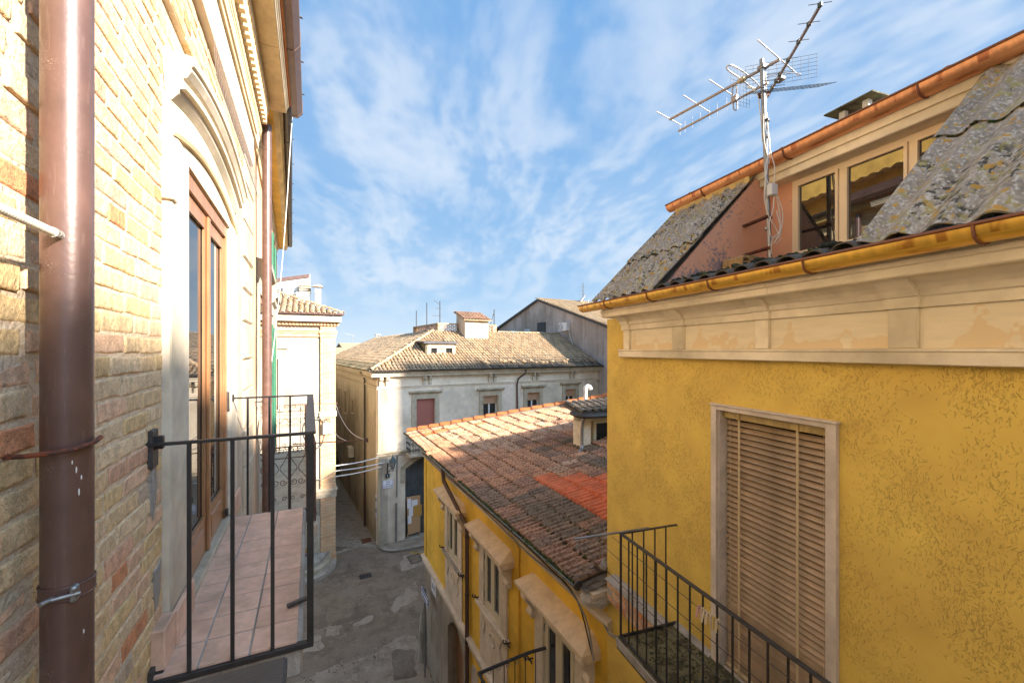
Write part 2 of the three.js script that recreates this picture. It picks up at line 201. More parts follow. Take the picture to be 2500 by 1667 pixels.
const M = {
  mortar: mat({ color: col(0.76, 0.60, 0.41), map: scaled(blotch, 0.7), bumpMap: scaled(roughB, 0.35), bumpScale: 0.006 }),
  brick: [[0.80, 0.57, 0.32], [0.82, 0.61, 0.38], [0.78, 0.55, 0.28], [0.82, 0.53, 0.34], [0.75, 0.44, 0.28], [0.74, 0.32, 0.15], [0.62, 0.47, 0.33]].map((c) => mat({ color: col(...c), map: scaled(brickT, 0.31), bumpMap: scaled(brickB, 0.23), bumpScale: 0.004 })),
  white: mat({ color: col(0.74, 0.645, 0.49), map: scaled(blotch, 1.1), bumpMap: scaled(grainB, 0.5), bumpScale: 0.0015 }),
  stone: mat({ color: col(0.60, 0.50, 0.36), map: scaled(blotch, 0.8), bumpMap: scaled(roughB, 0.5), bumpScale: 0.003 }),
  stucco: mat({ color: col(0.76, 0.58, 0.34), map: scaled(blotch, 0.9), bumpMap: scaled(grainB, 0.4), bumpScale: 0.002 }),
  pipe: new THREE.MeshPhysicalMaterial({ color: col(1, 1, 1), roughness: 0.40, metalness: 0.1, map: scaled(pipeT, 0.42), bumpMap: scaled(grainB, 0.5), bumpScale: 0.0006, clearcoat: 0.25, clearcoatRoughness: 0.25 }),
  rust: mat({ color: col(0.9, 0.75, 0.7), map: scaled(rustT, 0.12), roughness: 0.85, bumpMap: scaled(roughB, 0.06), bumpScale: 0.001 }),
  iron: mat({ color: col(0.050, 0.048, 0.048), roughness: 0.48, metalness: 0.3, map: scaled(blotch, 0.3), bumpMap: scaled(grainB, 0.12), bumpScale: 0.0005 }),
  ironWorn: mat({ color: col(0.085, 0.080, 0.078), roughness: 0.5, metalness: 0.35, map: scaled(stained, 0.12), bumpMap: scaled(roughB, 0.1), bumpScale: 0.0007 }),
  railDark: mat({ color: col(0.04, 0.043, 0.046), roughness: 0.55, metalness: 0.2, map: scaled(blotch, 0.2), bumpMap: scaled(grainB, 0.1), bumpScale: 0.0006 }),
  ironRusty: mat({ color: col(0.14, 0.085, 0.06), roughness: 0.7, metalness: 0.2, map: scaled(stained, 0.2) }),
  galv: mat({ color: col(0.42, 0.42, 0.42), roughness: 0.42, metalness: 0.7, map: scaled(blotch, 0.2) }),
  alu: mat({ color: col(0.72, 0.71, 0.69), roughness: 0.32, metalness: 0.8 }),
  aluDull: mat({ color: col(0.36, 0.31, 0.28), roughness: 0.5, metalness: 0.6 }),
  wood: new THREE.MeshPhysicalMaterial({ color: col(0.40, 0.215, 0.105), roughness: 0.42, map: scaled(woodT, 0.6), clearcoat: 0.4, clearcoatRoughness: 0.3 }),
  glass: new THREE.MeshPhysicalMaterial({ color: col(0.018, 0.02, 0.022), roughness: 0.02, ior: 1.7 }),
  glassDim: new THREE.MeshPhysicalMaterial({ color: col(0.03, 0.03, 0.03), roughness: 0.06, ior: 1.55 }),
  terracotta: ['a', 'b', 'c'].map((_, i) => mat({ color: col(0.92 - 0.03 * i, 0.60 - 0.025 * i, 0.43 - 0.02 * i), map: scaled(blotch, 0.43 + 0.1 * i), roughness: 0.75, bumpMap: scaled(grainB, 0.2), bumpScale: 0.0006 })),
  salmon: mat({ color: col(0.74, 0.50, 0.31), map: scaled(stained, 2.3), bumpMap: scaled(grainB, 0.5), bumpScale: 0.0015 }),
  amber: mat({ color: col(0.88, 0.56, 0.13), map: scaled(blotch, 1.7) }),
  creamWall: mat({ color: col(0.56, 0.49, 0.38), map: scaled(stained, 4.1), bumpMap: scaled(grainB, 0.7), bumpScale: 0.0015 }),
  pilaster: mat({ color: col(0.85, 0.80, 0.74), map: scaled(courseT, 1.0), bumpMap: scaled(grainB, 0.3), bumpScale: 0.002 }),
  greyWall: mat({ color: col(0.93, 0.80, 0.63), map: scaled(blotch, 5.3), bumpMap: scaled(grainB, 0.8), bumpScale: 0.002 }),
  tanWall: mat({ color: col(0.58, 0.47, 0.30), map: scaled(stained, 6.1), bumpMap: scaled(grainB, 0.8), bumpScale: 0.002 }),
  roughStucco: mat({ color: col(0.50, 0.45, 0.39), map: scaled(blotch, 1.3), bumpMap: scaled(roughB, 1.2), bumpScale: 0.05 }),
  gable: mat({ color: col(0.56, 0.49, 0.435), map: scaled(stained, 7.7), bumpMap: scaled(roughB, 1.5), bumpScale: 0.01 }),
  base: mat({ color: col(0.40, 0.345, 0.26), map: scaled(stained, 2.9), bumpMap: scaled(roughB, 1.1), bumpScale: 0.006 }),
  yellow: mat({ color: col(0.99, 0.60, 0.06), map: scaled(blotch, 3.7), bumpMap: scaled(grainB, 0.5), bumpScale: 0.001 }),
  trim: mat({ color: col(0.88, 0.75, 0.58), map: scaled(blotch, 1.9), bumpMap: scaled(grainB, 0.4), bumpScale: 0.001 }),
  hood: mat({ color: col(0.86, 0.67, 0.44), map: scaled(blotch, 1.3), bumpMap: scaled(grainB, 0.4), bumpScale: 0.001 }),
  frameCream: mat({ color: col(0.68, 0.60, 0.41), roughness: 0.45 }),
  ochre: mat({ color: col(0.95, 0.65, 0.135), map: scaled(wormT, 1.3), bumpMap: scaled(wormB, 1.3), bumpScale: 0.0042, roughness: 0.82 }),
  cornice: mat({ color: col(0.96, 0.84, 0.62), map: scaled(blotch, 1.7), bumpMap: scaled(grainB, 0.6), bumpScale: 0.002 }),
  peel: mat({ color: col(0.96, 0.84, 0.62), map: scaled(peelT, 1.9, 0.26), bumpMap: scaled(grainB, 0.6), bumpScale: 0.001 }),
  reveal: mat({ color: col(0.80, 0.69, 0.58), map: scaled(blotch, 1.1) }),
  slat: [0, 1, 2].map((i) => mat({ color: col(0.47 - 0.02 * i, 0.335 - 0.012 * i, 0.215 - 0.008 * i), roughness: 0.45, map: scaled(blotch, 0.6 + 0.2 * i) })),
  strap: mat({ color: col(0.55, 0.44, 0.26), roughness: 0.8 }),
  headbox: mat({ color: col(0.60, 0.44, 0.16), roughness: 0.5, map: scaled(stained, 0.6) }),
  copper: new THREE.MeshStandardMaterial({ color: col(0.82, 0.40, 0.19), roughness: 0.42, metalness: 0.55, map: scaled(copperT, 1.3, 0.5) }),
  brass: new THREE.MeshStandardMaterial({ color: col(0.92, 0.56, 0.09), roughness: 0.34, metalness: 0.4, map: scaled(copperT, 1.7, 0.5) }),
  copperDark: mat({ color: col(0.22, 0.09, 0.05), roughness: 0.6, metalness: 0.3 }),
  asbestos: mat({ color: col(0.78, 0.78, 0.78), map: scaled(lichenT, 1.25), bumpMap: scaled(lichenB, 0.8), bumpScale: 0.006 }),
  redPlaster: mat({ color: col(0.90, 0.47, 0.29), map: scaled(mouldT, 1.5), bumpMap: scaled(grainB, 0.4), bumpScale: 0.0015 }),
  moss: mat({ color: col(0.085, 0.105, 0.022), map: scaled(blotch, 0.2), bumpMap: scaled(roughB, 0.08), bumpScale: 0.01 }),
  mossy: mat({ color: col(0.16, 0.145, 0.075), map: scaled(tileT, 1.1), bumpMap: scaled(roughB, 0.5), bumpScale: 0.004 }),
  coppoDark: mat({ color: col(0.17, 0.145, 0.115), map: scaled(tileT, 0.9), bumpMap: scaled(roughB, 0.3), bumpScale: 0.003 }),
  coppoBlack: mat({ color: col(0.105, 0.092, 0.072), map: scaled(tileT, 0.9), bumpMap: scaled(roughB, 0.3), bumpScale: 0.004 }),
  coppo: [[0.56, 0.40, 0.235], [0.52, 0.36, 0.20], [0.62, 0.48, 0.32], [0.40, 0.285, 0.17], [0.58, 0.36, 0.21]].map((c) => mat({ color: col(...c), map: scaled(tileT, 1.0), bumpMap: scaled(grainB, 0.2), bumpScale: 0.002 })),
  tileOld: [[0.46, 0.25, 0.15], [0.37, 0.21, 0.135], [0.30, 0.20, 0.135], [0.54, 0.275, 0.15], [0.22, 0.16, 0.11]].map((c) => mat({ color: col(...c), map: scaled(tileT, 0.55), bumpMap: scaled(roughB, 0.2), bumpScale: 0.003 })),
  tileSunPale: [[0.66, 0.36, 0.20], [0.60, 0.33, 0.19], [0.56, 0.36, 0.23], [0.48, 0.29, 0.18]].map((c) => mat({ color: col(...c), map: scaled(tileT, 0.75), bumpMap: scaled(grainB, 0.15), bumpScale: 0.002 })),
  tileNew: [[0.82, 0.20, 0.07], [0.78, 0.21, 0.08]].map((c) => mat({ color: col(...c), map: scaled(blotch, 0.5), bumpMap: scaled(grainB, 0.2), bumpScale: 0.001, roughness: 0.75 })),
  ridgeTile: mat({ color: col(0.62, 0.21, 0.065), map: scaled(blotch, 0.6), roughness: 0.75 }),
  cement: mat({ color: col(0.45, 0.42, 0.37), map: scaled(stained, 0.9), bumpMap: scaled(roughB, 0.3), bumpScale: 0.006 }),
  asphalt: mat({ color: col(0.26, 0.21, 0.16), map: scaled(asphaltT, 3.7, 3.7), bumpMap: scaled(grainB, 0.35), bumpScale: 0.004, roughness: 0.88 }),
  asphaltPale: mat({ color: col(0.39, 0.33, 0.265), map: scaled(asphaltT, 4.1, 4.1), bumpMap: scaled(grainB, 0.3), bumpScale: 0.004 }),
  asphaltDark: mat({ color: col(0.24, 0.195, 0.152), map: scaled(asphaltT, 3.3, 3.3), bumpMap: scaled(grainB, 0.3), bumpScale: 0.003 }),
  pavers: mat({ color: col(0.42, 0.385, 0.335), map: scaled(paveT, 2.4, 3.1), bumpMap: scaled(paveT, 2.4, 3.1), bumpScale: 0.01 }),
  kerb: mat({ color: col(0.46, 0.41, 0.33), map: scaled(stained, 1.1), bumpMap: scaled(roughB, 0.4), bumpScale: 0.004 }),
  green: mat({ color: col(0.03, 0.155, 0.085), roughness: 0.5 }),
  whitePaint: mat({ color: col(0.78, 0.77, 0.74), roughness: 0.5 }),
  whiteHouse: mat({ color: col(0.80, 0.78, 0.74), map: scaled(blotch, 3.1) }),
  plastic: mat({ color: col(0.70, 0.69, 0.64), roughness: 0.5 }),
  cableWhite: mat({ color: col(0.68, 0.63, 0.54), roughness: 0.6 }),
  cableGrey: mat({ color: col(0.25, 0.235, 0.21), roughness: 0.7 }),
  redShutter: mat({ color: col(0.42, 0.155, 0.115), roughness: 0.6 }),
  tanShutter: mat({ color: col(0.50, 0.31, 0.185), roughness: 0.6 }),
  greyShutter: mat({ color: col(0.085, 0.095, 0.10), roughness: 0.5, map: scaled(stained, 1.3) }),
  cardboard: mat({ color: col(0.50, 0.30, 0.15) }),
  paper: mat({ color: col(0.78, 0.76, 0.76) }), paperTan: mat({ color: col(0.50, 0.27, 0.06) }),
  dark: mat({ color: col(0.012, 0.011, 0.010), roughness: 0.8 }),
  darkRoof: mat({ color: col(0.09, 0.088, 0.09), roughness: 0.6, map: scaled(stained, 1.3) }),
  sea: mat({ color: col(0.05, 0.13, 0.20), roughness: 0.35 }),
  peg: mat({ color: col(0.66, 0.55, 0.38), roughness: 0.6 }), pegPink: mat({ color: col(0.62, 0.33, 0.31), roughness: 0.6 }), pegYellow: mat({ color: col(0.62, 0.47, 0.13), roughness: 0.6 }),
  blueSign: mat({ color: col(0.02, 0.07, 0.30), roughness: 0.4 }), lanternGreen: mat({ color: col(0.07, 0.10, 0.10), roughness: 0.5, metalness: 0.3 }), lanternGlass: new THREE.MeshPhysicalMaterial({ color: col(0.7, 0.7, 0.65), roughness: 0.15, transmission: 0.7, thickness: 0 }),
  yellowPaint: mat({ color: col(0.50, 0.31, 0.06), map: scaled(asphaltT, 1.1) }),
};

// ================================================================ ground, sea
{
  const g = structure('ground', FL, [0, -10.4, 0]);
  part('asphalt_sheet', G().grid(2, 2, (u, v) => [lerp(-260, 260, u), -10.4, lerp(-200, 320, v)]), M.asphalt, g).name = 'street_surface';
  const sea = structure('sea', FL, [0, -100, 0]);
  part('sea_surface', G().grid(2, 2, (u, v) => [lerp(-40000, 40000, u), -100, lerp(-40000, 40000, v)]), M.sea, sea);
  const wob = (pts, amp, seed) => { const out = []; pts.forEach((p, i) => { const q = pts[(i + 1) % pts.length], n = Math.max(2, Math.round(Math.hypot(q[0] - p[0], q[1] - p[1]) / 0.16)); for (let k = 0; k < n; k++) { const f = k / n, a = (fbm((i * 9 + k) * 0.37, seed, 3, 0, seed) - 0.5) * amp * Math.min(1, f * (1 - f) * 12), dx = q[0] - p[0], dy = q[1] - p[1], L = Math.hypot(dx, dy); out.push([lerp(p[0], q[0], f) - dy / L * a, lerp(p[1], q[1], f) + dx / L * a]); } }); return out; };
  const patch = (name, pts, m, y, amp, seed) => { const o = structure(name, FL, [pts[0][0], -10.4, pts[0][1]]); part('patch_surface', G().alongY(wob(pts, amp, seed), -10.43, y), m, o); };
  patch('road_patch', [[-4, 3], [3.46, 3], [3.46, 15.6], [3.2, 15.8], [2.5, 15.5], [1.15, 15.3], [-0.1, 15.0], [-1.2, 14.6], [-4, 13]], M.asphaltPale, -10.396, 0.35, 3);
  patch('road_patch', [[-0.75, 17.4], [0.53, 17.5], [0.62, 18.6], [0.36, 19.6], [-0.45, 19.7], [-0.8, 18.6]], M.asphaltDark, -10.395, 0.22, 5);
  patch('road_patch', [[0.5, 16.9], [0.95, 16.8], [1.1, 17.3], [0.62, 17.5]], M.asphaltPale, -10.396, 0.2, 6);
  patch('road_patch', [[1.5, 17.0], [2.1, 17.1], [2.2, 17.5], [1.5, 17.25]], M.asphaltPale, -10.396, 0.25, 8);
  patch('road_patch', [[3.0, 17.2], [4.1, 18.0], [4.3, 19.2], [3.2, 18.1]], M.asphaltPale, -10.396, 0.4, 9);
  patch('road_patch', [[-0.6, 16.2], [0.45, 16.3], [0.3, 17.1], [-0.6, 17.2]], M.asphaltPale, -10.396, 0.3, 12);
  patch('road_patch', [[3.9, 20.3], [5.4, 20.5], [5.5, 22.0], [4.2, 22.0]], M.asphaltPale, -10.396, 0.3, 10);
  patch('road_patch', [[2.4, 13.7], [3.1, 13.6], [3.2, 14.9], [2.6, 15.1]], M.asphaltDark, -10.390, 0.35, 11);
  // alley paving between the cream house and the pale corner house
  const al = structure('alley_paving', FW, [3.9, -10.4, 25]);
  part('paving', G().alongY([[2.4, 24.75], [5.25, 22.9], [5.25, 60], [2.4, 60]], -10.42, -10.385), M.pavers, al);
  const ks = structure('alley_kerb', FL, [1.9, -10.4, 23.9]);
  for (let k = 0; k < 4; k++) part('kerb_stone', G().rbox(1.0 + k * 0.52, 1.5 + k * 0.52, -10.43, -10.37 + 0.004 * (k % 2), 23.52 + k * 0.11, 23.74 + k * 0.11, 0.012), M.kerb, ks);
  // pavement before the pale corner house
  const pv = structure('pavement', FW, [6.4, -10.4, 22.5]);
  const kerbPath = [[5.1, 22.75], [5.2, 22.35], [5.5, 22.05], [5.9, 21.9], [6.5, 21.82], [7.2, 21.8], [8.0, 21.8], [9.2, 21.8], [10.4, 21.8]];
  part('pavement_slab', G().alongY([...kerbPath, [10.4, 23.2], [5.1, 23.2]], -10.45, -10.30), M.asphaltPale, pv);
  for (let i = 0; i < kerbPath.length - 1; i++) { const a = kerbPath[i], b = kerbPath[i + 1], dx = b[0] - a[0], dy = b[1] - a[1], L = Math.hypot(dx, dy), n = [-dy / L * 0.16, dx / L * 0.16], e = 0.006; part('kerb_stone', G().alongY([[a[0] + dx / L * e, a[1] + dy / L * e], [b[0] - dx / L * e, b[1] - dy / L * e], [b[0] + n[0], b[1] + n[1]], [a[0] + n[0], a[1] + n[1]]], -10.46, -10.285), M.kerb, pv); }
  const drain = thing('drain_cover', 'square iron inspection cover in the asphalt before the kerb', 'cover', FL, [4.75, -10.4, 21.25]);
  part('frame', G().alongY([[4.38, 21.62], [5.02, 21.76], [5.1, 20.95], [4.44, 20.78]], -10.42, -10.388, [[[4.44, 21.57], [4.97, 21.69], [5.04, 21.0], [4.5, 20.85]]]), M.ironWorn, drain);
  part('lid', G().alongY([[4.45, 21.56], [4.96, 21.68], [5.03, 21.01], [4.51, 20.86]], -10.42, -10.391), M.asphaltDark, drain);
  const rc = thing('drain_cover', 'rusty brown rectangular cover at the alley mouth', 'cover', FL, [2.78, -10.385, 24.4]);
  part('plate', G().alongY([[2.5, 24.66], [3.02, 24.74], [3.03, 24.2], [2.54, 24.1]], -10.40, -10.375), mat({ color: col(0.16, 0.07, 0.04) }), rc);
  const gr = thing('drain_cover', 'small dark road gully grating in the middle of the asphalt', 'cover', FL, [2.3, -10.4, 20.6]);
  part('frame', G().rbox(2.02, 2.58, -10.42, -10.389, 20.4, 20.85, 0.004), M.ironWorn, gr);
  for (let k = 0; k < 5; k++) part('slot', G().box(2.08 + k * 0.095, 2.12 + k * 0.095, -10.41, -10.386, 20.45, 20.8), M.dark, gr);
  const yl = structure('yellow_road_line', FW, [6.6, -10.4, 21.5]);
  part('line_paint', G().alongY([[6.3, 21.62], [6.55, 21.62], [7.1, 21.05], [6.95, 20.95]], -10.42, -10.394), M.yellowPaint, yl);
}

// ================================================================ the brick house on the left, with its balcony door
const brickShapes = [0, 1, 2, 3, 4, 5].map((k) => {
  const r = rngOf(50 + k), us = [0, 0.012, 0.04, 0.12, 0.3, 0.5, 0.7, 0.88, 0.96, 0.988, 1], vs = [0, 0.05, 0.16, 0.5, 0.84, 0.95, 1], q = r() * 99, P = [], I = [], n = us.length;
  const ring = (u, v, dep) => { const du = Math.min(u, 1 - u) * 0.25, dv = Math.min(v, 1 - v) * 0.056, e = Math.min(du, dv), rr = 0.0045, x = clamp(e / rr); let h = -rr * (1 - Math.sqrt(1 - (1 - x) * (1 - x))) + (fbm(u * 3 + q, v * 2 + q, 3, 0, 5 + k) - 0.5) * 0.006; const t = (u - 0.5) * 0.25 + (fbm(v * 3 + q, u * 4, 2, 0, 8) - 0.5) * 0.008, y = (v - 0.5) * 0.056 + (fbm(u * 5 + q, v * 3 + 4, 2, 0, 9) - 0.5) * 0.008; return [dep === undefined ? h : dep, y, t]; };
  vs.forEach((v) => us.forEach((u) => { const p = ring(u, v); P.push(p[0], p[1], -p[2]); }));
  for (let j = 0; j < vs.length - 1; j++) for (let i = 0; i < n - 1; i++) { const a = j * n + i; I.push(a, a + 1, a + n + 1, a, a + n + 1, a + n); }
  const edge = []; for (let i = 0; i < n; i++) edge.push([us[i], 0]); for (let j = 1; j < vs.length; j++) edge.push([1, vs[j]]); for (let i = n - 2; i >= 0; i--) edge.push([us[i], 1]); for (let j = vs.length - 2; j > 0; j--) edge.push([0, vs[j]]);
  const base = P.length / 3; edge.forEach(([u, v]) => { const p = ring(u, v), b = ring(u, v, -0.05); P.push(p[0], p[1], -p[2], b[0], b[1], -b[2]); });
  edge.forEach((_, i) => { const a = base + 2 * i, b = base + 2 * ((i + 1) % edge.length); I.push(a, b + 1, b, a, a + 1, b + 1); });
  const g = new THREE.BufferGeometry(); g.setAttribute('position', new THREE.BufferAttribute(new Float32Array(P), 3)); g.setIndex(I); g.computeVertexNormals();
  const o = G(); o.add(g); const out = o.make(), uv = out.attributes.uv; for (let i = 0; i < uv.count; i++) uv.setXY(i, uv.getX(i) + k * 0.37, uv.getY(i) + k * 0.19); return out;
});
const arcPts = (tc, yTop, half, rise, n, off = 0) => { const R = (half * half + rise * rise) / (2 * rise), cy = yTop - R, a = Math.asin(half / R), out = []; for (let i = 0; i <= n; i++) { const x = -a + 2 * a * i / n; out.push([tc + (R + off) * Math.sin(x), cy + (R + off) * Math.cos(x)]); } return out; };
function arcMoulding(profile, s0, tc, yTop, half, rise, n = 28) {   // profile points (out from s0, up from the arc), swept along a segmental arc
  const g = G(), rows = profile.map(([p, v]) => arcPts(tc, yTop, half, rise, n, v).map(([t, y]) => [s0 + p, y, t]));
  for (let j = 0; j < rows.length; j++) { const A = rows[j], B = rows[(j + 1) % rows.length]; g.grid(n, 1, (u, v) => (v < 0.5 ? A : B)[Math.round(u * n)]); }
  for (const e of [0, n]) { const c = rows.map((r) => r[e]), m = c.reduce((a, p) => a.map((x, i) => x + p[i] / c.length), [0, 0, 0]); for (let j = 0; j < c.length; j++) { const q = c[(j + 1) % c.length]; g.quad(c[j], q, m, m); } }
  return g;
}
{
  const bh = thing('brick_house', 'pale brick townhouse with arched stone door hood along the left edge', 'building', FL, [-0.75, -10.4, 1.5]);
  part('wall', G().alongS([[-7, -10.4], [5.02, -10.4], [5.02, 2.78], [-7, 2.78]], -4.5, -0.5555, [[[2.5, -1.3], [3.72, -1.3], [3.72, 0.9], [2.5, 0.9]]]), M.mortar, bh);
  part('wall_band', G().box(-0.58, -0.5315, 1.46, 1.75, -7, 5.0), M.mortar, bh);
  const rb = rngOf(21); let count = 0;
  const lay = (y0, y1, s, t0, t1f) => {
    let row = 0;
    for (let y = y0; y < y1 - 0.03; y += 0.0675, row++) {
      let t = t0 - (row % 2 ? 0.13 : 0) - rb() * 0.1; const t1 = t1f(y);
      while (t < t1) {
        const head = rb() < 0.28, L = head ? 0.115 + 0.02 * rb() : 0.215 + 0.055 * rb(), e = Math.min(t + L, t1 - 0.004), c = (t + e) / 2;
        if (e - t > 0.035 && (inView(FL, s, y, t + 0.01, 40) || inView(FL, s, y, e, 40))) {
          const rough = t < 1.38, k = rb(), hue = k < 0.30 ? 0 : k < 0.52 ? 1 : k < 0.68 ? 2 : k < 0.84 ? 3 : k < 0.93 ? 4 : k < 0.965 ? 5 : 6;
          const m = piece('brick', brickShapes[Math.floor(rb() * 6)], M.brick[hue], bh, [s + (rb() - 0.5) * (rough ? 0.011 : 0.003), y + (rb() - 0.5) * 0.006, c], [1, (0.95 + 0.12 * rb()) * (rough ? 0.97 : 1), (e - t) / 0.25 * 0.985]);
          m.rotation.x = (rb() - 0.5) * (rough ? 0.09 : 0.02); count++;
        }
        t = e + (rough0(t) ? 0.021 : 0.011);
      }
    }
  };
  function rough0(t) { return t < 1.38; }
  lay(-1.40, 1.44, -0.551, 0.9, (y) => y < 1.25 ? 2.205 : y < 1.36 ? 2.75 : 5.0);
  lay(1.49, 1.75, -0.527, 1.3, () => 5.0);
  console.log('bricks', count);
  // stone strips beyond the door
  part('plaster_strip', G().box(-0.58, -0.535, -2.6, 1.24, 3.99, 4.36), M.stone, bh);
  for (let k = 0, y = -2.4; y < 1.5; k++) { const h = 0.26 + 0.12 * hash(k, 1, 4); part('quoin_stone', G().rbox(-0.6, -0.528 + 0.012 * hash(k, 2, 4), y, y + h - 0.012, 4.37 + 0.02 * hash(k, 3, 4), 5.03, 0.012), M.stone, bh); y += h; }
  // door surround, lunette, hood
  const jamb = (t0, t1) => G().rbox(-0.58, -0.523, -1.22, 0.93, t0, t1, 0.006);
  const dA = part('door_surround', jamb(2.21, 2.50), M.white, bh); dA.userData.label = 'white stone surround of the balcony door';
  part('door_surround', jamb(3.72, 3.99), M.white, bh);
  part('lunette', G().alongS([[2.23, 0.90], [3.97, 0.90], ...arcPts(3.09, 1.20, 0.87, 0.12, 24).reverse()], -0.58, -0.535), M.white, bh);
  part('impost_moulding', G().rbox(-0.58, -0.513, 0.625, 0.640, 2.195, 2.26, 0.004), M.stone, bh);
  part('arch_moulding', arcMoulding([[0, 0], [0.018, 0], [0.024, 0.014], [0.018, 0.03], [0, 0.03]], -0.536, 3.09, 1.03, 0.86, 0.125), M.stucco, bh);
  part('door_hood', arcMoulding([[0, 0.012], [0.108, 0.0], [0.106, -0.032], [0.094, -0.036], [0.098, -0.055], [0.080, -0.082], [0.066, -0.088], [0.066, -0.100], [0.074, -0.104], [0.072, -0.128], [0.052, -0.132], [0.046, -0.152], [0.020, -0.180], [0, -0.19]], -0.552, 3.08, 1.355, 0.88, 0.119, 40), M.white, bh);
  // bird net above the hood
  const net = thing('bird_net', 'thin wire bird netting stretched above the arched door hood', 'netting', FL, [-0.47, 1.5, 3.2]);
  { const g = G(); for (let k = 0; k < 34; k++) { const t = 2.72 + k * 0.058; g.bar([-0.452, 1.47 - 0.010, t], [-0.482, 1.735, t + 0.10], 0.0011, 4); } for (let k = 0; k < 4; k++) g.bar([-0.454 - k * 0.007, 1.49 + k * 0.06, 2.75], [-0.454 - k * 0.007, 1.49 + k * 0.06, 4.66], 0.0010, 4); part('wire_mesh', g, M.aluDull, net); part('edge_rod', G().bar([-0.45, 1.46, 2.7], [-0.45, 1.46, 4.7], 0.003, 6), M.aluDull, net); }
  // entablature
  const run = (name, pts, m, t0 = -7, t1 = 5.35) => part(name, G().alongT([[-0.62, pts[0][1]], ...pts, [-0.62, pts[pts.length - 1][1]]], t0, t1), m, bh);
  run('white_fascia', [[-0.487, 1.745], [-0.487, 2.0], [-0.487, 2.02]], M.white, -7, 4.72);
  run('architrave_moulding', [[-0.470, 2.02], [-0.470, 2.058], [-0.458, 2.066], [-0.458, 2.10], [-0.464, 2.12]], M.stucco, -7, 4.72);
  run('frieze_moulding', [[-0.492, 2.12], [-0.492, 2.19], [-0.484, 2.20], [-0.478, 2.235], [-0.486, 2.25], [-0.488, 2.31]], M.white, -7, 5.2);
  run('bed_moulding', [[-0.484, 2.31], [-0.484, 2.345], [-0.478, 2.35], [-0.474, 2.39], [-0.478, 2.41], [-0.478, 2.425]], M.stucco);
  run('dentil_back', [[-0.505, 2.425], [-0.505, 2.62]], M.stucco);
  for (let k = 0; k < 44; k++) { const t = 1.25 + k * 0.093; if (inView(FL, -0.47, 2.5, t, 30)) part('dentil', G().rbox(-0.52, -0.424, 2.44, 2.605, t, t + 0.056, 0.003), M.stucco, bh); }
  run('dentil_cap', [[-0.418, 2.62], [-0.418, 2.66], [-0.410, 2.67]], M.stucco, -7, 5.45);
  run('shadow_groove', [[-0.445, 2.67], [-0.445, 2.73]], M.stucco, -7, 5.45);
  for (let k = 0; k < 8; k++) part('soffit_slab', G().rbox(-0.62, -0.256, 2.728, 2.79, -3.7 + k * 1.155, -3.7 + k * 1.155 + 1.148, 0.004), M.stucco, bh);
  run('crown_moulding', [[-0.250, 2.735], [-0.250, 2.765], [-0.240, 2.77], [-0.240, 2.795], [-0.226, 2.80], [-0.226, 2.84]], M.white, -7, 5.56);
  part('tile_edge', G().box(-0.6, -0.206, 2.842, 2.868, -7, 5.6), M.ridgeTile, bh);
  part('roof', G().grid(300, 4, (u, v) => { const t = lerp(-7, 5.6, u), w = Math.abs(Math.sin(t * Math.PI / 0.24)); return [lerp(-0.17, -4.4, v), lerp(3.02, 4.25, v) + 0.06 * w, t]; }), M.coppo[1], bh);
  part('roof_deck', G().alongT([[-0.2, 2.87], [-4.45, 4.18], [-4.45, 2.78], [-0.7, 2.78]], -7, 5.58), M.stucco, bh);
  const gutter = thing('box_gutter', 'brown folded metal box gutter under the roof edge of the brick house', 'gutter', FL, [-0.14, 2.87, 4]);
  for (let k = 0; k < 7; k++) {
    const t0 = -3.0 + k * 1.27, t1 = t0 + 1.262;
    part('gutter_length', G().alongT([[-0.204, 2.872], [-0.138, 2.872], [-0.088, 2.93], [-0.088, 3.07], [-0.094, 3.07], [-0.094, 2.934], [-0.141, 2.880], [-0.204, 2.880]], t0, t1), M.pipe, gutter);
    part('joint', G().alongT([[-0.206, 2.868], [-0.136, 2.868], [-0.084, 2.928], [-0.084, 3.07], [-0.09, 3.07], [-0.09, 2.93], [-0.139, 2.875], [-0.206, 2.875]], t1 - 0.03, t1 + 0.014), M.pipe, gutter);
    for (const q of [0.3, 0.92]) part('bracket_pin', G().flat([-0.086, 2.99, t0 + q], [-0.062, 2.985, t0 + q], 0.02, 0.006), M.ironWorn, gutter);
  }
  // ---------------- the balcony door
  const fd = thing('balcony_door', 'brown wooden double glazed balcony door under the arched hood', 'door', FL, [-0.57, -1.22, 3.11]);
  const fr = part('frame', G().alongS([[2.505, -1.22], [3.715, -1.22], [3.715, 0.885], [2.505, 0.885]], -0.66, -0.549, [[[2.575, -1.21], [3.645, -1.21], [3.645, 0.81], [2.575, 0.81]]]), M.wood, fd);
  for (const [a, b] of [[2.578, 3.107], [3.113, 3.642]]) {
    const leaf = part('leaf', G().alongS([[a, -1.205], [b, -1.205], [b, 0.806], [a, 0.806]], -0.645, -0.566, [[[a + 0.068, -0.98], [b - 0.068, -0.98], [b - 0.068, 0.722], [a + 0.068, 0.722]]]), M.wood, fd);
    part('bead', G().alongS([[a + 0.060, -0.99], [b - 0.060, -0.99], [b - 0.060, 0.730], [a + 0.060, 0.730]], -0.573, -0.560, [[[a + 0.076, -0.972], [b - 0.076, -0.972], [b - 0.076, 0.714], [a + 0.076, 0.714]]]), M.wood, leaf);
    part('pane', G().box(-0.585, -0.577, -0.99, 0.735, a + 0.05, b - 0.05), M.glass, leaf);
    part('bottom_panel', G().rbox(-0.57, -0.558, -1.17, -1.03, a + 0.11, b - 0.11, 0.008), M.wood, leaf);
  }
  part('meeting_strip', G().rbox(-0.567, -0.548, -1.2, 0.80, 3.086, 3.132, 0.006), M.wood, fd);
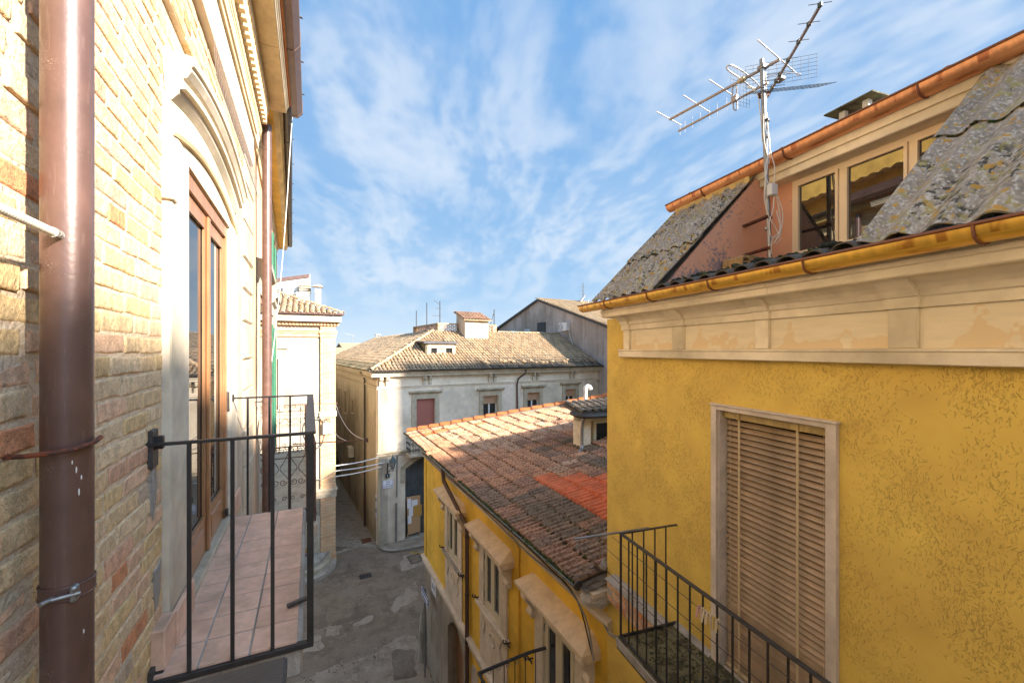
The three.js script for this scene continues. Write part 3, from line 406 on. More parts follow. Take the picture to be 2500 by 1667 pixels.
  part('latch', G().rbox(-0.55, -0.53, -1.18, -1.13, 3.60, 3.635, 0.004), M.iron, fd);
  part('threshold', G().rbox(-0.66, -0.52, -1.245, -1.205, 2.51, 3.71, 0.006), M.stone, fd);
  // ---------------- balcony
  const by = -1.235, b0 = 2.03, b1 = 3.74, bs = 0.005;
  const bal = thing('balcony', 'terracotta tiled balcony with thin black iron railing before the wooden door', 'balcony', FL, [-0.27, by, 2.9]);
  part('slab', G().rbox(-0.57, -0.03, by - 0.16, by - 0.012, b0 + 0.01, b1 + 0.05, 0.01), M.cement, bal);
  const rt = rngOf(31), nT = 10, dT = (b1 - b0) / nT, cols = [-0.572, -0.40, -0.225, -0.048];
  for (let i = 0; i < nT; i++) for (let j = 0; j < 3; j++) { const q = rt() * 0.0018; part('floor_tile', G().rbox(cols[j] + 0.004, cols[j + 1] - 0.004, by - 0.02, by - q, b0 + i * dT + 0.004, b0 + (i + 1) * dT - 0.004, 0.0018), M.terracotta[Math.floor(rt() * 3)], bal); }
  part('grout', G().box(-0.572, -0.052, by - 0.03, by - 0.0045, b0 + 0.006, b1 - 0.004), M.cement, bal);
  part('skirting_tile', G().rbox(-0.56, -0.508, by + 0.001, by + 0.155, 2.06, 2.20, 0.004), M.terracotta[1], bal);
  part('skirting_tile', G().rbox(-0.52, -0.500, by + 0.001, by + 0.15, 2.206, 2.36, 0.004), M.terracotta[0], bal);
  part('skirting_tile', G().rbox(-0.52, -0.500, by + 0.001, by + 0.148, 2.366, 2.495, 0.004), M.terracotta[2], bal);
  part('skirting_tile', G().rbox(-0.52, -0.500, by + 0.001, by + 0.15, 3.725, 3.985, 0.004), M.terracotta[2], bal);
  const ry = -0.348, ryb = by - 0.018;
  part('handrail', G().rbox(-0.022, 0.022, ry - 0.012, ry, b0 - 0.012, b1 + 0.012, 0.002), M.ironWorn, bal);
  for (const t of [b0, b1]) { part('end_rail', G().rbox(-0.56, -0.02, ry - 0.014, ry - 0.002, t - 0.010, t + 0.010, 0.002), M.iron, bal); part('bottom_rail', G().rbox(-0.56, 0.012, ryb - 0.018, ryb + 0.006, t - 0.014, t + 0.014, 0.002), M.iron, bal); }
  part('bottom_rail', G().rbox(-0.012, 0.014, ryb - 0.018, ryb + 0.006, b0, b1, 0.002), M.iron, bal);
  for (const t of [b0, b1]) for (const s of [-0.425, -0.283, -0.142]) part('baluster', G().rbox(s - 0.007, s + 0.007, ryb, ry - 0.006, t - 0.007, t + 0.007, 0.0015), M.iron, bal);
  for (const t of [b0, b1]) part('corner_post', G().rbox(-0.013, 0.013, ryb - 0.01, ry - 0.008, t - 0.013, t + 0.013, 0.002), M.iron, bal);
  for (let k = 1; k < 12; k++) { const t = b0 + (b1 - b0) * k / 12; part('baluster', G().rbox(-0.008, 0.008, ryb, ry - 0.006, t - 0.008, t + 0.008, 0.0015), M.iron, bal); }
  for (const t of [b0 + 0.03, b1]) for (const y of [ry, ryb]) { const pl = part('wall_plate', G().rbox(-0.553, -0.536, y - 0.10, y + 0.045, t - 0.035, t + 0.035, 0.003), M.ironWorn, bal); part('stud', G().rbox(-0.545, -0.51, y - 0.03, y + 0.02, t - 0.012, t + 0.012, 0.003), M.iron, pl); }
  part('floor_bracket', G().flat([-0.10, by + 0.012, 2.30], [0.0, by + 0.018, 2.33], 0.022, 0.014), M.ironWorn, bal);
  // ---------------- near downpipe, its clamp, rod, conduit
  const dp = thing('downpipe', 'thick glossy brown metal downpipe close by on the brick wall', 'downpipe', FL, [-0.472, -2.4, 1.238]);
  part('pipe', G().bar([-0.472, -2.4, 1.238], [-0.472, 3.0, 1.238], 0.0415, 40), M.pipe, dp);
  const cl = part('clamp', G().add(new THREE.CylinderGeometry(0.0442, 0.0442, 0.026, 40, 1, true).translate(-0.472, -0.507, -1.238)).add(new THREE.TorusGeometry(0.0436, 0.0022, 6, 40).rotateX(Math.PI / 2).translate(-0.472, -0.494, -1.238)).add(new THREE.TorusGeometry(0.0436, 0.0022, 6, 40).rotateX(Math.PI / 2).translate(-0.472, -0.520, -1.238)), M.pipe, dp);
  part('clamp_lug', G().rbox(-0.452, -0.440, -0.524, -0.490, 1.186, 1.207, 0.004), M.galv, cl);
  part('bolt', G().bar([-0.435, -0.507, 1.193], [-0.475, -0.507, 1.180], 0.0045, 8), M.galv, cl);
  part('bolt', G().bar([-0.475, -0.507, 1.185], [-0.487, -0.507, 1.168], 0.005, 8), M.galv, cl);
  { const r = rngOf(17); const seen = [[-0.30, 0.4], [-0.27, 0.2], [-0.252, 0.6], [-0.60, 0.0], [-0.235, 0.9]]; for (const [y, a] of seen) { const th = -0.35 + 0.5 * a, g = new THREE.SphereGeometry(1, 8, 6); g.scale(0.0012, 0.004 + 0.006 * r(), 0.0022); const cs = -0.472 + 0.0418 * Math.cos(th), ct = 1.238 - 0.0418 * Math.sin(th + 0.35 + 0.6); part('paint_fleck', G().add(g.translate(-0.472 + 0.0416 * Math.cos(Math.asin((1.238 - ct) / 0.0418)), y, -ct)), M.whitePaint, dp); } }
  const smear = (pts, seed) => { const r = rngOf(seed); return G().alongS(pts.flatMap((p, i) => { const q = pts[(i + 1) % pts.length]; return [p, [lerp(p[0], q[0], 0.5) + (r() - 0.5) * 0.02, lerp(p[1], q[1], 0.5) + (r() - 0.5) * 0.02]]; }), -0.556, -0.5465); };
  part('cement_smear', smear([[2.03, -0.46], [2.11, -0.45], [2.12, -0.54], [2.08, -0.66], [2.05, -0.60]], 4), M.cement, bh); part('cement_smear', smear([[2.09, -0.86], [2.17, -0.84], [2.16, -0.97], [2.10, -1.02]], 6), M.cement, bh);
  const rod = thing('iron_rod', 'thin rusty iron rod crossing behind the thick brown downpipe', 'rod', FL, [-0.5, -0.2, 1.25]);
  part('rod_shaft', G().tube([[-0.55, -0.214, 1.20], [-0.50, -0.210, 1.178], [-0.445, -0.205, 1.180], [-0.424, -0.199, 1.212], [-0.4225, -0.193, 1.250]], 0.0052, 7, 24), M.rust, rod);
  const rope = thing('white_conduit', 'ribbed white rope-like conduit reaching the downpipe from the left edge', 'conduit', FL, [-0.45, 0.235, 1.0]);
  { const A = [-0.452, 0.228, 0.60], B = [-0.470, 0.238, 1.20], L = 0.6, prof = []; const g = new THREE.CylinderGeometry(0.0078, 0.0078, L, 18, 260), p = g.attributes.position; for (let i = 0; i < p.count; i++) { const x = p.getX(i), y = p.getY(i), z = p.getZ(i), r = Math.hypot(x, z); if (r < 1e-4) continue; const a = Math.atan2(z, x), k = 1 + 0.16 * Math.cos(2 * Math.PI * y / 0.0085 + a); p.setX(i, x * k); p.setZ(i, z * k); } g.computeVertexNormals(); g.applyQuaternion(new THREE.Quaternion().setFromUnitVectors(new THREE.Vector3(0, 1, 0), new THREE.Vector3(B[0] - A[0], B[1] - A[1], -(B[2] - A[2])).normalize())); g.translate((A[0] + B[0]) / 2, (A[1] + B[1]) / 2, -(A[2] + B[2]) / 2); part('ribbed_tube', G().add(g), M.cableWhite, rope); part('socket', G().bar([-0.468, 0.237, 1.165], [-0.474, 0.239, 1.22], 0.0105, 14), M.cement, rope); }
  // ---------------- the viewer's own railing corner
  const own = thing('near_railing', 'corner of a dark flat handrail close at the bottom edge', 'railing', FL, [-0.1, -0.36, 0.53]);
  part('handrail', G().rbox(-0.56, -0.022, -0.341, -0.325, 0.452, 0.515, 0.003), M.railDark, own);
  part('side_rail', G().rbox(-0.068, -0.0225, -0.342, -0.326, 0.0, 0.4515, 0.003), M.railDark, own);
  part('post', G().rbox(-0.055, -0.035, -1.2, -0.342, 0.475, 0.495, 0.002), M.iron, own);
  for (const s of [-0.2, -0.34, -0.48]) part('baluster', G().rbox(s - 0.008, s + 0.008, -1.2, -0.342, 0.477, 0.493, 0.002), M.iron, own);
}

// ================================================================ salmon house beyond
{
  const sh = thing('salmon_house', 'peach plastered house with deep amber soffit beyond the brick house', 'building', FS, [-0.4, -10.4, 9]);
  part('wall', G().box(-4, -0.40, -10.4, 2.8, 5.02, 13.25), M.salmon, sh);
  part('corner_pilaster', G().rbox(-0.42, -0.372, -10.4, 2.45, 5.03, 5.42, 0.006), M.salmon, sh);
  part('corner_pilaster', G().rbox(-0.42, -0.37, -10.4, 2.45, 12.75, 13.22, 0.006), M.salmon, sh);
  part('frieze', G().alongT([[-0.45, 2.38], [-0.378, 2.38], [-0.378, 2.44], [-0.39, 2.46], [-0.39, 2.62], [-0.36, 2.66], [-0.36, 2.72], [-0.335, 2.74], [-0.335, 2.8], [-0.45, 2.8]], 5.03, 13.27), M.stucco, sh);
  part('soffit', G().box(-0.6, -0.142, 2.802, 2.85, 5.03, 13.45), M.amber, sh);
  part('crown_moulding', G().alongT([[-0.2, 2.79], [-0.137, 2.79], [-0.137, 2.83], [-0.122, 2.835], [-0.122, 2.87], [-0.105, 2.88], [-0.105, 2.92], [-0.2, 2.92]], 5.03, 13.48), M.headbox, sh);
  part('roof', G().alongT([[-0.1, 2.95], [-4.2, 4.1], [-4.2, 2.85], [-0.1, 2.9]], 5.03, 13.5), M.coppo[0], sh);
  for (const [t0, t1] of [[6.15, 7.75], [9.55, 11.15]]) {
    part('window_hood', G().alongT([[-0.41, 0.86], [-0.375, 0.86], [-0.36, 0.92], [-0.31, 0.96], [-0.29, 1.02], [-0.235, 1.05], [-0.235, 1.12], [-0.41, 1.16]], t0, t1), M.creamWall, sh);
    const w = part('window', G().box(-0.43, -0.392, -2.3, 0.75, t0 + 0.3, t1 - 0.3), M.wood, sh); part('pane', G().box(-0.40, -0.389, -2.1, 0.66, t0 + 0.38, t1 - 0.38), M.glass, w);
    part('window_surround', G().alongS([[t0 + 0.1, -2.35], [t1 - 0.1, -2.35], [t1 - 0.1, 0.87], [t0 + 0.1, 0.87]], -0.41, -0.372, [[[t0 + 0.3, -2.3], [t1 - 0.3, -2.3], [t1 - 0.3, 0.75], [t0 + 0.3, 0.75]]]), M.creamWall, sh);
  }
  const leaf = (t0, t1, y0, y1) => { const p = part('shutter', G().alongS([[t0, y0], [t1, y0], [t1, y1], [t0, y1]], -0.372, -0.335, [[[t0 + 0.07, y0 + 0.08], [t1 - 0.07, y0 + 0.08], [t1 - 0.07, y1 - 0.08], [t0 + 0.07, y1 - 0.08]]]), M.green, sh, 'green louvred shutter folded open'); const g = G(); for (let y = y0 + 0.1; y < y1 - 0.09; y += 0.045) g.flat([-0.352, y, t0 + 0.06], [-0.352, y, t1 - 0.06], 0.05, 0.008); part('louvres', g, M.green, p); };
  leaf(9.35, 9.84, -2.25, 0.5); leaf(10.9, 11.4, -2.25, 0.5); leaf(9.8, 10.3, 1.6, 2.36); leaf(11.2, 11.7, 1.6, 2.36);
  part('attic_wall', G().box(-5, -1.3, 2.85, 6.2, 3.2, 13.2), M.amber, sh); part('attic_eave', G().grid(180, 2, (u, v) => { const t = lerp(3.1, 13.3, u); return [lerp(-0.75, -1.5, v), lerp(3.62, 3.78, v) + 0.05 * Math.abs(Math.sin(t * Math.PI / 0.24)), t]; }), M.coppo[1], sh);
  const gut = thing('half_round_gutter', 'dark mossy half round gutter along the peach house eave', 'gutter', FS, [-0.06, 2.9, 9]);
  part('trough', G().grid(1, 10, (u, v) => { const a = Math.PI * v; return [-0.055 - 0.055 * Math.cos(a), 2.95 - 0.06 * Math.sin(a), lerp(5.3, 13.5, u)]; }), M.ironWorn, gut);
  for (let k = 0; k < 9; k++) part('bracket', G().tube([[-0.115, 2.96, 5.8 + k * 0.9], [-0.055, 2.885, 5.8 + k * 0.9], [0.006, 2.955, 5.8 + k * 0.9], [0.025, 2.95, 5.8 + k * 0.9]], 0.006, 5, 10), M.iron, gut);
  const dp = thing('downpipe', 'slender brown downpipe between the brick house and the green shutters', 'downpipe', FS, [-0.27, -9, 6.0]);
  part('pipe', G().bar([-0.275, -9, 6.0], [-0.275, 2.75, 6.0], 0.052, 20), M.pipe, dp);
  for (const y of [2.45, -0.62]) { const c = part('clamp', G().bar([-0.275, y - 0.018, 6.0], [-0.275, y + 0.018, 6.0], 0.056, 20), M.pipe, dp); part('spike', G().bar([-0.3, y, 5.98], [-0.41, y, 5.9], 0.007, 6), M.iron, c); }
  const hc = thing('hanging_cable', 'thin white cable dangling from the peach house gutter', 'cable', FS, [-0.1, 1, 6.2]);
  part('wire', G().tube([[0.005, 3.137, 6.2], [-0.03, 2.5, 6.2], [-0.066, 1.839, 6.2], [-0.149, 0.706, 6.2], [-0.244, -0.234, 6.2], [-0.303, -0.666, 6.2], [-0.352, -0.992, 6.2], [-0.330, -1.3, 6.2], [-0.276, -1.682, 6.2], [-0.22, -2.2, 6.2]], 0.006, 6, 60), M.cableWhite, hc);

  // ornate iron balcony
  const ib = thing('ornate_balcony', 'rusty wrought iron balcony with scrolls on the peach house', 'balcony', FS, [-0.04, -2.4, 9]);
  const s0 = -0.37, s1 = 0.28, t0 = 6.5, t1 = 11.45, yb = -2.36, yt = -1.30;
  part('slab', G().rbox(s0 - 0.02, s1 + 0.03, yb - 0.20, yb - 0.03, t0 - 0.03, t1 + 0.03, 0.02), M.stone, ib);
  for (const t of [t0, t1]) { part('end_rail', G().rbox(s0, s1, yt - 0.012, yt, t - 0.02, t + 0.02, 0.003), M.rust, ib); part('bottom_rail', G().rbox(s0, s1, yb, yb + 0.014, t - 0.012, t + 0.012, 0.003), M.ironRusty, ib); part('middle_rail', G().rbox(s0, s1, yt - 0.16, yt - 0.148, t - 0.01, t + 0.01, 0.002), M.ironRusty, ib); }
  part('handrail', G().rbox(s1 - 0.02, s1 + 0.02, yt - 0.012, yt, t0 + 0.001, t1 - 0.001, 0.003), M.rust, ib);
  part('bottom_rail', G().rbox(s1 - 0.012, s1 + 0.012, yb, yb + 0.014, t0, t1, 0.003), M.ironRusty, ib);
  for (const t of [t0, t1]) part('corner_post', G().rbox(s1 - 0.014, s1 + 0.014, yb, yt, t - 0.014, t + 0.014, 0.003), M.ironRusty, ib);
  const spiral = (cx, cy, r, turns, a0, dir) => { const out = []; for (let k = 0; k <= 26; k++) { const f = k / 26, a = a0 + dir * turns * 2 * Math.PI * f, q = r * (1 - 0.78 * f); out.push([cx + q * Math.cos(a), cy + q * Math.sin(a)]); } return out; };
  const scrollLines = (w) => { const L = [];
    for (const d of [-1, 1]) { L.push(spiral(d * w * 0.36, 0.95, w * 0.24, 1.4, d > 0 ? Math.PI : 0, -d)); L.push(spiral(d * w * 0.36, 0.10, w * 0.28, 1.4, d > 0 ? Math.PI : 0, d)); L.push([[0, 0.92], [d * w * 0.22, 0.82], [d * w * 0.46, 0.72], [d * w * 0.20, 0.64], [0, 0.58]]); L.push(spiral(d * w * 0.30, 0.55, w * 0.2, 1.3, d > 0 ? Math.PI : 0, d)); L.push(spiral(d * w * 0.22, 0.34, w * 0.14, 1.2, d > 0 ? Math.PI : 0, -d)); }
    return L; };
  const panel = (map) => { const b = part('baluster', G().bar(map(0, yb), map(0, yt), 0.008, 6), M.ironRusty, ib); const g = G(); for (const l of scrollLines(0.22)) g.tube(l.map(([x, f]) => map(x, yb + f * (yt - yb))), 0.0048, 5, 26); part('scrollwork', g, M.ironRusty, b); };
  for (const t of [t0, t1]) for (const s of [-0.265, -0.045, 0.175]) panel((x, y) => [s + x, y, t]);
  for (let k = 0; k < 21; k++) { const t = t0 + 0.16 + k * (t1 - t0 - 0.3) / 20; panel((x, y) => [s1 + 0.02 * Math.sin((y - yb) * 6), y, t + x]); }
  for (const [n, t, s] of [['near', t0 + 0.1, 0.97], ['far', t1 + 0.02, 0.966]]) { const r = thing('clothes_bracket', n === 'near' ? 'rusty iron bar jutting right from the near end of the scroll balcony' : 'rusty iron bar jutting right from the far end of the scroll balcony', 'bar', FS, [0.3, yt, t]); part('bar', G().flat([0.0, yt + 0.006, t], [s + 0.02, yt - 0.03, t], 0.022, 0.01), M.rust, r); part('tip', G().rbox(s, s + 0.03, yt - 0.06, yt + 0.0, t - 0.012, t + 0.012, 0.003), M.ironRusty, r); }
  for (const [k, q] of [[0, 0.95], [1, 0.72]]) { const c = thing('clothesline', k ? 'inner slack white clothesline between the rusty balcony bars' : 'outer slack white clothesline between the rusty balcony bars', 'clothesline', FS, [q, yt, 9]); part('line', G().tube([[q, yt - 0.03, t0 + 0.1], [q, yt - 0.19 - 0.04 * k, 8.2], [q, yt - 0.19 - 0.05 * k, 9.8], [q, yt - 0.03, t1 + 0.02]], 0.0055, 5, 30), M.cableWhite, c); }
}

// ================================================================ clay tiles
function coppoGeo(r0, r1, L, seg = 7) {   // a tapered half pipe lying along -z, wide end at the front, with a rim
  const g = G(), th = 0.014, ring = (r, z, f) => Array.from({ length: seg + 1 }, (_, i) => { const a = Math.PI * i / seg; return [r * Math.cos(a) * f, r * 0.82 * Math.sin(a) * f, z]; });
  const A = ring(r0, 0, 1), B = ring(r1, L, 1), C = ring(r0, 0, 1 - th / r0);
  g.grid(seg, 1, (u, v) => (v < 0.5 ? A : B)[Math.round(u * seg)]); g.grid(seg, 1, (u, v) => (v < 0.5 ? A : C)[Math.round(u * seg)]);
  const D = ring(r1, L, 1 - th / r0); g.grid(seg, 1, (u, v) => (v < 0.5 ? C : D)[Math.round(u * seg)]); return g.make();
}
const coppoBig = coppoGeo(0.105, 0.085, 0.46, 8), coppoSmall = coppoGeo(0.088, 0.07, 0.44, 6), coppoTiny = coppoGeo(0.088, 0.07, 0.44, 4);
// instances: list of { p: (s,y,t), yaw, pitch, roll, c } in the parent's frame
function tileMass(name, geo, material, parent, list) {
  const m = new THREE.InstancedMesh(geo, material, list.length), q = new THREE.Object3D(), c = new THREE.Color(), at = parent.at; m.name = name; m.userData.kind = 'stuff'; m.castShadow = m.receiveShadow = true;
  list.forEach((o, i) => { q.position.set(o.p[0] - at[0], o.p[1] - at[1], -(o.p[2] - at[2])); q.rotation.set(o.pitch || 0, o.yaw || 0, o.roll || 0, 'YXZ'); q.scale.setScalar(1); q.updateMatrix(); m.setMatrixAt(i, q.matrix); m.setColorAt(i, c.setRGB(...o.c)); });
  parent.add(m); return m;
}
const tone = (r, base, spread) => { const k = 1 + (r() - 0.5) * spread, w = (r() - 0.5) * 0.12; return [base[0] * k * (1 + w), base[1] * k, base[2] * k * (1 - w)]; };
const white1 = mat({ color: col(1, 1, 1), map: scaled(tileT, 0.8), bumpMap: scaled(grainB, 0.2), bumpScale: 0.002 });

// ================================================================ cream house with the brick pilaster
{
  const ch = thing('cream_house', 'cream house with brick corner pilaster and clay tile roof at the alley mouth', 'building', FL, [-0.5, -10.4, 23]);
  const T0 = 22.8;
  part('wall', G().alongY([[-8, T0], [1.08, T0], [-0.9, 47], [-8, 47]], -10.4, 1.5), M.creamWall, ch);
  part('stucco_panel', G().box(-6, -0.32, -8.05, -4.95, T0 - 0.05, T0 + 0.1), M.roughStucco, ch, 'rough grey stucco on the lower wall');
  part('stucco_cap', G().rbox(-6, -0.3, -4.95, -4.86, T0 - 0.10, T0 + 0.1, 0.01), M.stone, ch);
  part('plinth', G().rbox(-6, 0.44, -10.4, -8.06, T0 - 0.07, T0 + 0.1, 0.01), M.stone, ch);
  part('lower_panel', G().rbox(-0.26, 0.42, -9.35, -7.3, T0 - 0.03, T0 + 0.1, 0.006), M.creamWall, ch);
  const pl = part('brick_pilaster', G().alongY([[0.45, T0 - 0.1], [1.13, T0 - 0.1], [1.08, T0 + 0.7], [0.45, T0 + 0.7]], -10.4, 1.2), M.pilaster, ch);
  part('pilaster_base', G().alongY([[0.42, T0 - 0.14], [1.16, T0 - 0.14], [1.11, T0 + 0.7], [0.42, T0 + 0.7]], -10.4, -9.9), M.pilaster, pl);
  const runS = (name, prof, m, s0, s1) => part(name, G().alongS(prof.map(([d, y]) => [T0 + 0.05 - d, y]).concat([[T0 + 0.06, prof[prof.length - 1][1]], [T0 + 0.06, prof[0][1]]]).reverse(), s0, s1), m, ch);
  runS('belt_moulding', [[0.10, 0.64], [0.12, 0.66], [0.13, 0.80], [0.17, 0.84], [0.17, 0.90], [0.22, 0.93], [0.22, 0.97]], M.pilaster, -8, 0.44);
  part('pilaster_cap', G().alongY([[0.40, T0 - 0.17], [1.2, T0 - 0.17], [1.15, T0 + 0.7], [0.40, T0 + 0.7]], 0.82, 0.97), M.pilaster, pl);
  part('pilaster_cap', G().alongY([[0.43, T0 - 0.13], [1.16, T0 - 0.13], [1.11, T0 + 0.7], [0.43, T0 + 0.7]], 0.64, 0.818), M.pilaster, pl);
  runS('string_course', [[0.08, -3.24], [0.10, -3.22], [0.10, -3.08], [0.15, -3.04], [0.15, -2.99]], M.white, -8, 0.44);
  part('pilaster_string', G().alongY([[0.41, T0 - 0.15], [1.18, T0 - 0.15], [1.13, T0 + 0.7], [0.41, T0 + 0.7]], -3.24, -2.99), M.white, pl);
  part('pilaster_string', G().alongY([[-0.2, T0 - 0.20], [1.22, T0 - 0.20], [1.17, T0 + 0.7], [-0.2, T0 + 0.7]], -6.86, -6.76), M.stone, pl);
  part('pilaster_string', G().alongY([[-0.2, T0 - 0.14], [1.17, T0 - 0.14], [1.12, T0 + 0.7], [-0.2, T0 + 0.7]], -7.2, -6.862), M.stone, pl);
  { const g = G(); for (let s = -3; s < 1.25; s += 0.15) g.box(s, s + 0.075, 1.2, 1.34, T0 - 0.22, T0 - 0.02); part('dentils', g, M.pilaster, ch).userData.kind = 'stuff'; }
  part('cornice', G().alongY([[-8, T0 - 0.17], [1.2, T0 - 0.17], [1.2, T0 + 1], [-8, T0 + 1]], 1.202, 1.36), M.pilaster, ch);
  part('eave_board', G().alongY([[-8, T0 - 0.42], [1.38, T0 - 0.42], [1.3, T0 + 2], [-8, T0 + 2]], 1.38, 1.68), M.white, ch);
  part('gutter', G().rbox(-8, 1.50, 1.69, 1.78, T0 - 0.56, T0 - 0.42, 0.03), M.pipe, ch);
  const hoodW = part('window_hood', G().alongS([[T0, -0.14], [T0 - 0.06, -0.14], [T0 - 0.08, 0.02], [T0 - 0.2, 0.08], [T0 - 0.2, 0.16], [T0, 0.2]], -2.6, -0.98), M.white, ch);
  part('window_surround', G().box(-2.4, -1.16, -2.9, -0.16, T0 - 0.05, T0 + 0.05), M.white, ch);
  part('window', G().box(-2.2, -1.36, -2.8, -0.4, T0 - 0.06, T0 + 0.05), M.glassDim, ch);
  // roof: pitch 0.41, hip at the corner
  const ez = T0 - 0.5, ey = 1.72, m = 0.41, ridgeT = 25.6, ths = Math.atan(m);
  part('roof_deck', G().quad([-8, ey, ez], [1.45, ey, ez], [1.45 - (ridgeT - ez), ey + m * (ridgeT - ez), ridgeT], [-8, ey + m * (ridgeT - ez), ridgeT]).quad([1.45, ey, ez], [1.45 - 2.0, ey, 47], [1.45 - 5, ey + m * 3.3, 47], [1.45 - (ridgeT - ez), ey + m * (ridgeT - ez), ridgeT]).quad([-8, ey, ez], [-8, ey, 47], [1.3, ey, 47], [1.45, ey, ez]), M.coppo[3], ch);
  const rr = rngOf(71);
  for (let i = 0; i < 15; i++) { const s = 1.34 - i * 0.25; const top = Math.min(ridgeT, ez + (1.45 - s)); for (let k = 0, t = ez - 0.05; t < top - 0.1; k++, t += 0.34) { const p = piece('roof_tile', coppoBig, M.coppo[[0, 1, 2, 4, 0][Math.floor(rr() * 5)]], ch, [s + (rr() - 0.5) * 0.03, ey + m * (t - ez) + 0.035 + 0.01 * rr(), t], [1, 1, 1]); p.rotation.set(ths - 0.04, (rr() - 0.5) * 0.07, 0); } }
  for (let k = 0; k < 11; k++) { const f = k * 0.27, p = piece('hip_tile', coppoBig, M.coppo[[2, 0, 4][k % 3]], ch, [1.46 - f, ey + m * f + 0.09, ez + f - 0.02], [1.05, 1.05, 0.9]); p.rotation.set(Math.atan(m / 1.414), Math.PI / 4, 0, 'YXZ'); }
  // things on its roof and wall
  const pent = thing('white_penthouse', 'white rooftop room with brown sloping edge behind the tiled eave', 'building', FL, [-0.7, 2.6, 26.4]);
  part('wall', G().alongT([[-3, 1.6], [0.0, 1.6], [0.0, 4.22], [-3, 3.55]], 26.2, 29), M.whiteHouse, pent);
  part('roof_edge', G().alongT([[-3, 3.56], [-0.05, 4.215], [-0.05, 4.04], [-3, 3.37]], 26.1, 26.195), M.pipe, pent);
  const ac = thing('air_conditioner', 'white outdoor air conditioner in front of the white penthouse', 'air conditioner', FL, [-0.95, 2.85, 25.9]);
  part('casing', G().rbox(-1.32, -0.55, 2.83, 3.5, 25.75, 26.05, 0.02), M.plastic, ac); part('fan_grille', G().add(new THREE.TorusGeometry(0.24, 0.02, 6, 28).translate(-1.0, 3.16, -25.74)).add(new THREE.TorusGeometry(0.15, 0.012, 6, 28).translate(-1.0, 3.16, -25.74)), M.galv, ac); part('duct', G().tube([[-0.72, 2.8, 25.68], [-0.72, 3.05, 25.68], [-0.45, 3.1, 25.72], [-0.1, 3.1, 25.75]], 0.05, 8, 20), M.whitePaint, ac);
  const vs = thing('louvred_vent', 'pale block vent stack with stacked concrete slats', 'vent', FL, [-0.2, 2.6, 25.6]);
  part('stack', G().rbox(-0.68, 0.0, 2.0, 3.1, 25.4, 26.0, 0.02), M.whiteHouse, vs); for (let k = 0; k < 4; k++) part('slat', G().rbox(-0.54, 0.03, 3.09 + k * 0.12, 3.16 + k * 0.12, 25.36 + 0.02 * (k % 2), 25.9, 0.01), M.stone, vs);
  const fl = thing('chimney_flue', 'slim square chimney flue with flat cap on the cream house roof', 'chimney', FL, [0.36, 2.2, 25.2]);
  part('shaft', G().rbox(0.22, 0.52, 1.9, 3.28, 25.05, 25.35, 0.01), M.cement, fl); part('collar', G().rbox(0.20, 0.54, 3.1, 3.16, 25.03, 25.37, 0.01), M.stone, fl); part('cap', G().alongT([[0.10, 3.40], [0.64, 3.40], [0.56, 3.46], [0.37, 3.52], [0.18, 3.46]], 24.95, 25.45), M.stone, fl); for (const [s, t] of [[0.24, 25.07], [0.48, 25.07], [0.24, 25.31], [0.48, 25.31]]) part('cap_leg', G().box(s, s + 0.03, 3.28, 3.4, t, t + 0.03), M.stone, fl);
  const bx = thing('junction_box', 'white cable junction box on the brick pilaster', 'box', FL, [0.77, -3.8, 22.6]);
  part('casing', G().rbox(0.55, 1.0, -4.07, -3.55, 22.55, 22.69, 0.015), M.whitePaint, bx); part('cable_loop', G().tube([[0.62, -3.56, 22.6], [0.5, -3.3, 22.6], [0.2, -3.35, 22.62], [-0.1, -3.4, 22.64], [-0.22, -3.8, 22.64], [-0.05, -4.3, 22.64], [0.1, -4.0, 22.64], [0.02, -3.5, 22.64]], 0.022, 5, 50), M.cableGrey, bx); part('cable_drop', G().tube([[0.70, -4.05, 22.6], [0.5, -4.6, 22.62], [0.15, -4.9, 22.64], [0.08, -5.6, 22.65], [0.12, -6.15, 22.65], [0.5, -6.25, 22.64], [1.1, -5.97, 22.66]], 0.022, 5, 50), M.cableGrey, bx); part('antenna_fitting', G().tube([[0.66, -3.56, 22.6], [0.62, -3.4, 22.6], [0.75, -3.34, 22.6], [0.86, -3.42, 22.6], [0.84, -3.55, 22.6]], 0.02, 5, 20), M.iron, bx);
  // flared stone foot of the corner
  const ft = thing('stone_step', 'worn curved stone steps at the foot of the cream house', 'steps', FL, [0.3, -10.4, 21.9]);
  const arcStep = (r, y, n = 14) => { const out = []; for (let k = 0; k <= n; k++) { const a = lerp(0.1, Math.PI * 0.62, k / n); out.push([-0.15 + r * Math.cos(a) * 0.75, 22.68 - r * Math.sin(a)]); } return [...out, [-2.4, 22.68 - r * 0.9], [-2.4, 22.7], [0.9, 22.7]]; };
  part('step', G().alongY(arcStep(1.75, 0), -10.45, -10.22), M.kerb, ft); part('step', G().alongY(arcStep(1.42, 0), -10.3, -10.02), M.stone, ft); part('step', G().alongY(arcStep(1.1, 0), -10.1, -9.84), M.kerb, ft);
  const fb = thing('bicycle_lock', 'tangle of coloured bike chain beside the cream house foot', 'chain', FL, [-0.3, -9.3, 22.2]);
  part('black_loop', G().add(new THREE.TorusGeometry(0.17, 0.035, 6, 24).rotateZ(0.4).translate(-0.22, -9.55, -22.4)), M.iron, fb); part('yellow_loop', G().add(new THREE.TorusGeometry(0.10, 0.05, 6, 20).rotateX(0.4).translate(-0.24, -9.45, -22.32)), M.yellowPaint, fb); part('violet_loop', G().add(new THREE.TorusGeometry(0.12, 0.025, 6, 20).rotateX(-0.4).translate(-0.32, -9.66, -22.35)), mat({ color: col(0.18, 0.05, 0.2) }), fb);
}

